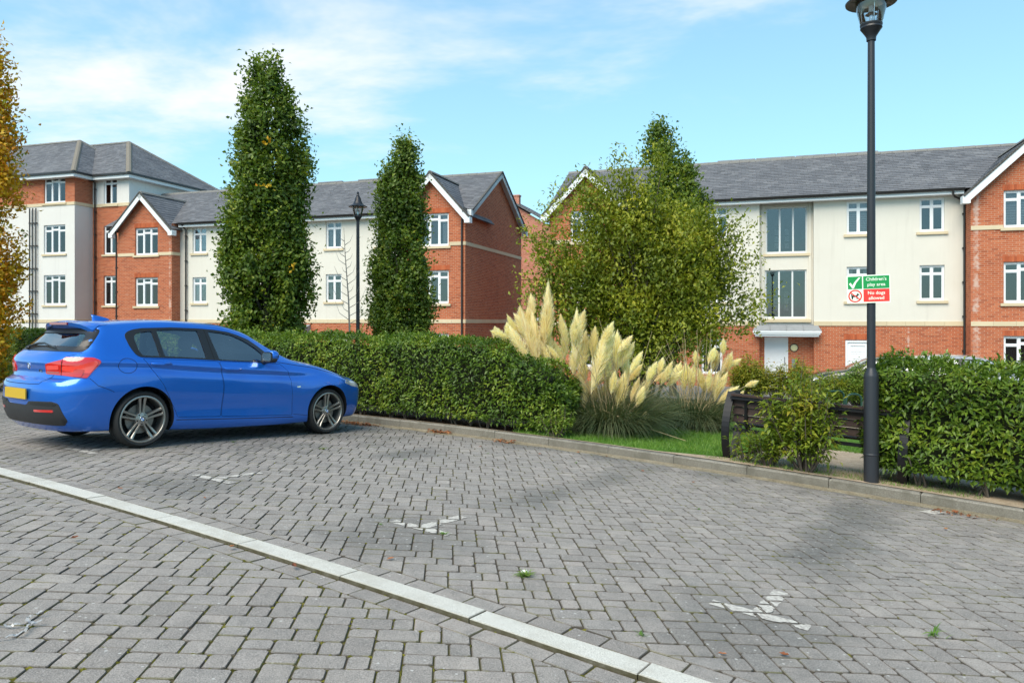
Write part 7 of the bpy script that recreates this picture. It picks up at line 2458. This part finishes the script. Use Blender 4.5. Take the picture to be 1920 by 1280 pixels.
# ------------------------------------------------------------------ small things on the ground
random.seed(19)
def pxg(px, py, hf):
    """ground point seen at a spot, for laying things down"""
    k, m = (px-960)/1400, (py-603)/1400
    lo, hi = .5, 40.
    for _ in range(50):
        mid = (lo+hi)/2
        if 1.5 - m*mid > hf(k*mid, mid): lo = mid
        else: hi = mid
    return k*lo, lo
def dead_leaf_mesh(seed):
    r = random.Random(seed); n = 9; mb = MB()
    L_, W__ = 1., r.uniform(.45, .7); cur = r.uniform(.15, .45)
    ctr = []
    for i in range(6):
        f = i/5; w = W__/2*math.sin(math.pi*min(1, f*.93+.04))**.8*(1 + .18*math.sin(i*2.6)); z = cur*abs(f-.5)**1.5 + .03
        ctr.append(((-w, f-.5, z + w*r.uniform(.3, .7)), (0, f-.5, z), (w, f-.5, z + w*r.uniform(.3, .7))))
    for a, b in zip(ctr, ctr[1:]):
        for k in (0, 1): mb.face([a[k], a[k+1], b[k+1], b[k]])
    mb.tube([(0, -.5, .05), (.02, -.75, .03)], .012, 4)
    m = mb.mesh('fallen_leaf', M['dead']); return m
dl = [dead_leaf_mesh(i) for i in range(5)]
spots = [(1075, 1031, .055), (1192, 1064, .06), (1412, 872, .0)]
lab = {0: 'small orange dead leaf on the road side of the granite edging', 1: 'larger orange dead leaf against the granite edging'}
def put_leaf(px, py, size, label, hf, group=None, dz=.006):
    x, y = pxg(px, py, hf)
    o = bpy.data.objects.new('fallen_leaf', random.choice(dl)); link(o)
    o.location = (x, y, hf(x, y)+dz); o.rotation_euler = (random.uniform(-.2, .2), random.uniform(-.2, .2), random.random()*6.28); o.scale = (size,)*3
    tag(o, label, 'leaf', group)
put_leaf(434, 1027, .050, 'orange dead leaf against the granite edging nearest the blue car', H)
put_leaf(552, 1063, .058, 'larger orange dead leaf beside the middle of the granite edging', H)
for px, py, sz, l in ((732, 1049, .045, 'brown dead leaf in a joint just below the middle T mark'), (1012, 852, .04, 'red dead leaf on the paving under the small bright shrub'),
        (1084, 849, .05, 'orange dead leaf at the kerb below the pampas plumes'), (1137, 856, .045, 'orange dead leaf at the kerb foot beside the lawn edge'), (1205, 884, .045, 'pale orange dead leaf at the end of the dark stain'),
        (1355, 1228, .04, 'brown dead leaf at the corner of the granite edging under the large T mark'), (1470, 1230, .045, 'red brown dead leaf at the bottom right below the large T mark'), (225, 917, .045, 'rust coloured dead leaf between blue car and granite edging'),
        (384, 935, .04, 'brown dead leaf under the T mark right of the blue car'), (1773, 993, .05, 'brown dead leaf below the worn white block'), (1300, 905, .04, 'brown dead leaf in front of the bench leg'),
        (900, 838, .045, 'red dead leaf on the paving below the hedge end'), (140, 1010, .045, 'brown dead leaf on the road left of all the others')):
    put_leaf(px, py, sz, l, H, 'dead leaves scattered on the paving')
# drifts of leaves in the kerb angle
def drift(px, py, ls, n, label):
    x, y = pxg(px, py, H); s0, t0 = st(x, y)
    P = []; 
    for _ in range(n):
        s = s0 + random.gauss(0, ls); t = min(KT-.02, t0 + random.gauss(0, .05)); X, Y = xy(s, t); P.append((X-x, Y-y, H(X, Y)-H(x, y) + .012 + abs(random.gauss(0, .012))))
    P = np.array(P); m = len(P)
    D = unit(np.stack([RNG.normal(0, 1, m), RNG.normal(0, 1, m), RNG.normal(0, .3, m)], 1)); L_ = RNG.uniform(.03, .07, m)
    me = leaf_mesh('leaf_litter', P, D, unit(rdir(m)*.4 + np.array([0, 0, 1.])), L_, L_*.55, M['dead'])
    o = obj('leaf_litter', me, None, (x, y, H(x, y))); tag(o, kind='stuff')
drift(672, 796, .22, 170, ''); drift(825, 812, .12, 110, ''); drift(945, 829, .09, 50, ''); drift(1790, 965, .12, 36, '')
# weeds and moss in the joints
def weed(px, py, r, n, label, mat='grass', hf=H):
    x, y = pxg(px, py, hf)
    a = RNG.random(n)*6.283
    D = np.stack([np.cos(a)*1.2, np.sin(a)*1.2, np.ones(n)*.7], 1)
    V, F = ribbons(RNG.normal(0, r*.15, (n, 3))*np.array([1, 1, 0]), D, RNG.uniform(.1, .4, n), r*RNG.uniform(.5, 1.2, n), np.full(n, r*.10), 3)
    tag(obj('weed', np_mesh('weed', V, F, M[mat]), None, (x, y, hf(x, y)+.002)), label, 'weed', 'weeds growing in the paver joints')
weed(985, 1079, .075, 70, 'largest mossy weed tuft beside the white pebble', 'laurel_tip')
weed(832, 1001, .05, 26, 'green weed tuft at the foot of a worn T mark')
weed(1752, 1190, .10, 14, 'thin grassy weed on the pavers at the lower right')
weed(1204, 1190, .05, 16, 'tiny green weed by the granite edging under the last bay')
weed(437, 829, .05, 20, 'green weed in front of the blue car door')
weed(606, 842, .07, 26, 'yellowish upright weed near the front wheel of the blue car', 'photinia')
for px, py, l in ((714, 984, 'tiny weed tuft at the left tip of the middle T mark'), (1080, 868, 'tiny weed tuft in a joint below the lawn'), (915, 850, 'tiny weed tuft in a joint below the hedge'), (760, 862, 'tiny weed tuft in front of the leaf drift by the kerb'), (1640, 905, 'tiny weed tuft at the foot of the kerb under the tall lamp'), (1310, 955, 'tiny weed tuft alone on pale pavers in the right bay')):
    weed(px, py, .035, 14, l)
# white pebble
x, y = pxg(984, 1074, H); mb = MB(); ellipsoid(mb, (0, 0, .008), (.024, .016, .013), 12, 8)
tag(mb.build('pebble', M['pebble'], None, (x, y, H(x, y))), 'flat white pebble on the pavers next to a weed tuft', 'pebble')
# shiny plastic strapping dropped on the road
def strap():
    x0, y0 = pxg(20, 1190, H); g = H(x0, y0) - ROAD_DROP
    mb = MB(); random.seed(23)
    root = empty('plastic_strap', (x0, y0, g), 0, 'tangled shiny clear plastic strapping dropped on the road pavers', 'strap')
    curves = [[(-.22, -.09), (-.08, -.07), (.0, -.03), (.035, .02), (.03, .06), (.01, .10), (.02, .13)], [(-.16, .10), (-.06, .10), (-.01, .115), (.04, .15)], [(-.05, .20), (-.035, .245), (.0, .25)], [(-.05, .20), (-.03, .15), (.0, .13), (-.02, .10)]]
    for c in curves:
        pts = []
        for (a, b), (c_, d) in zip(c, c[1:]):
            for k in range(5): pts.append((a + (c_-a)*k/5, b + (d-b)*k/5))
        pts.append(c[-1])
        P = [(a + random.gauss(0, .002), b + random.gauss(0, .002), .010 + .012*abs(math.sin(i*.7))) for i, (a, b) in enumerate(pts)]
        for i in range(len(P)-1):
            p, q = Vector(P[i]), Vector(P[i+1]); t = (q-p).normalized(); s_ = t.cross(Vector((0, 0, 1))).normalized(); tw = .5*math.sin(i*.9)
            w = s_*.006*math.cos(tw) + Vector((0, 0, .006*math.sin(tw)))
            mb.face([p-w, p+w, q+w, q-w]); mb.face([q-w, q+w, p+w, p-w])
    mb.build('strap', M['plastic'], root)
strap()
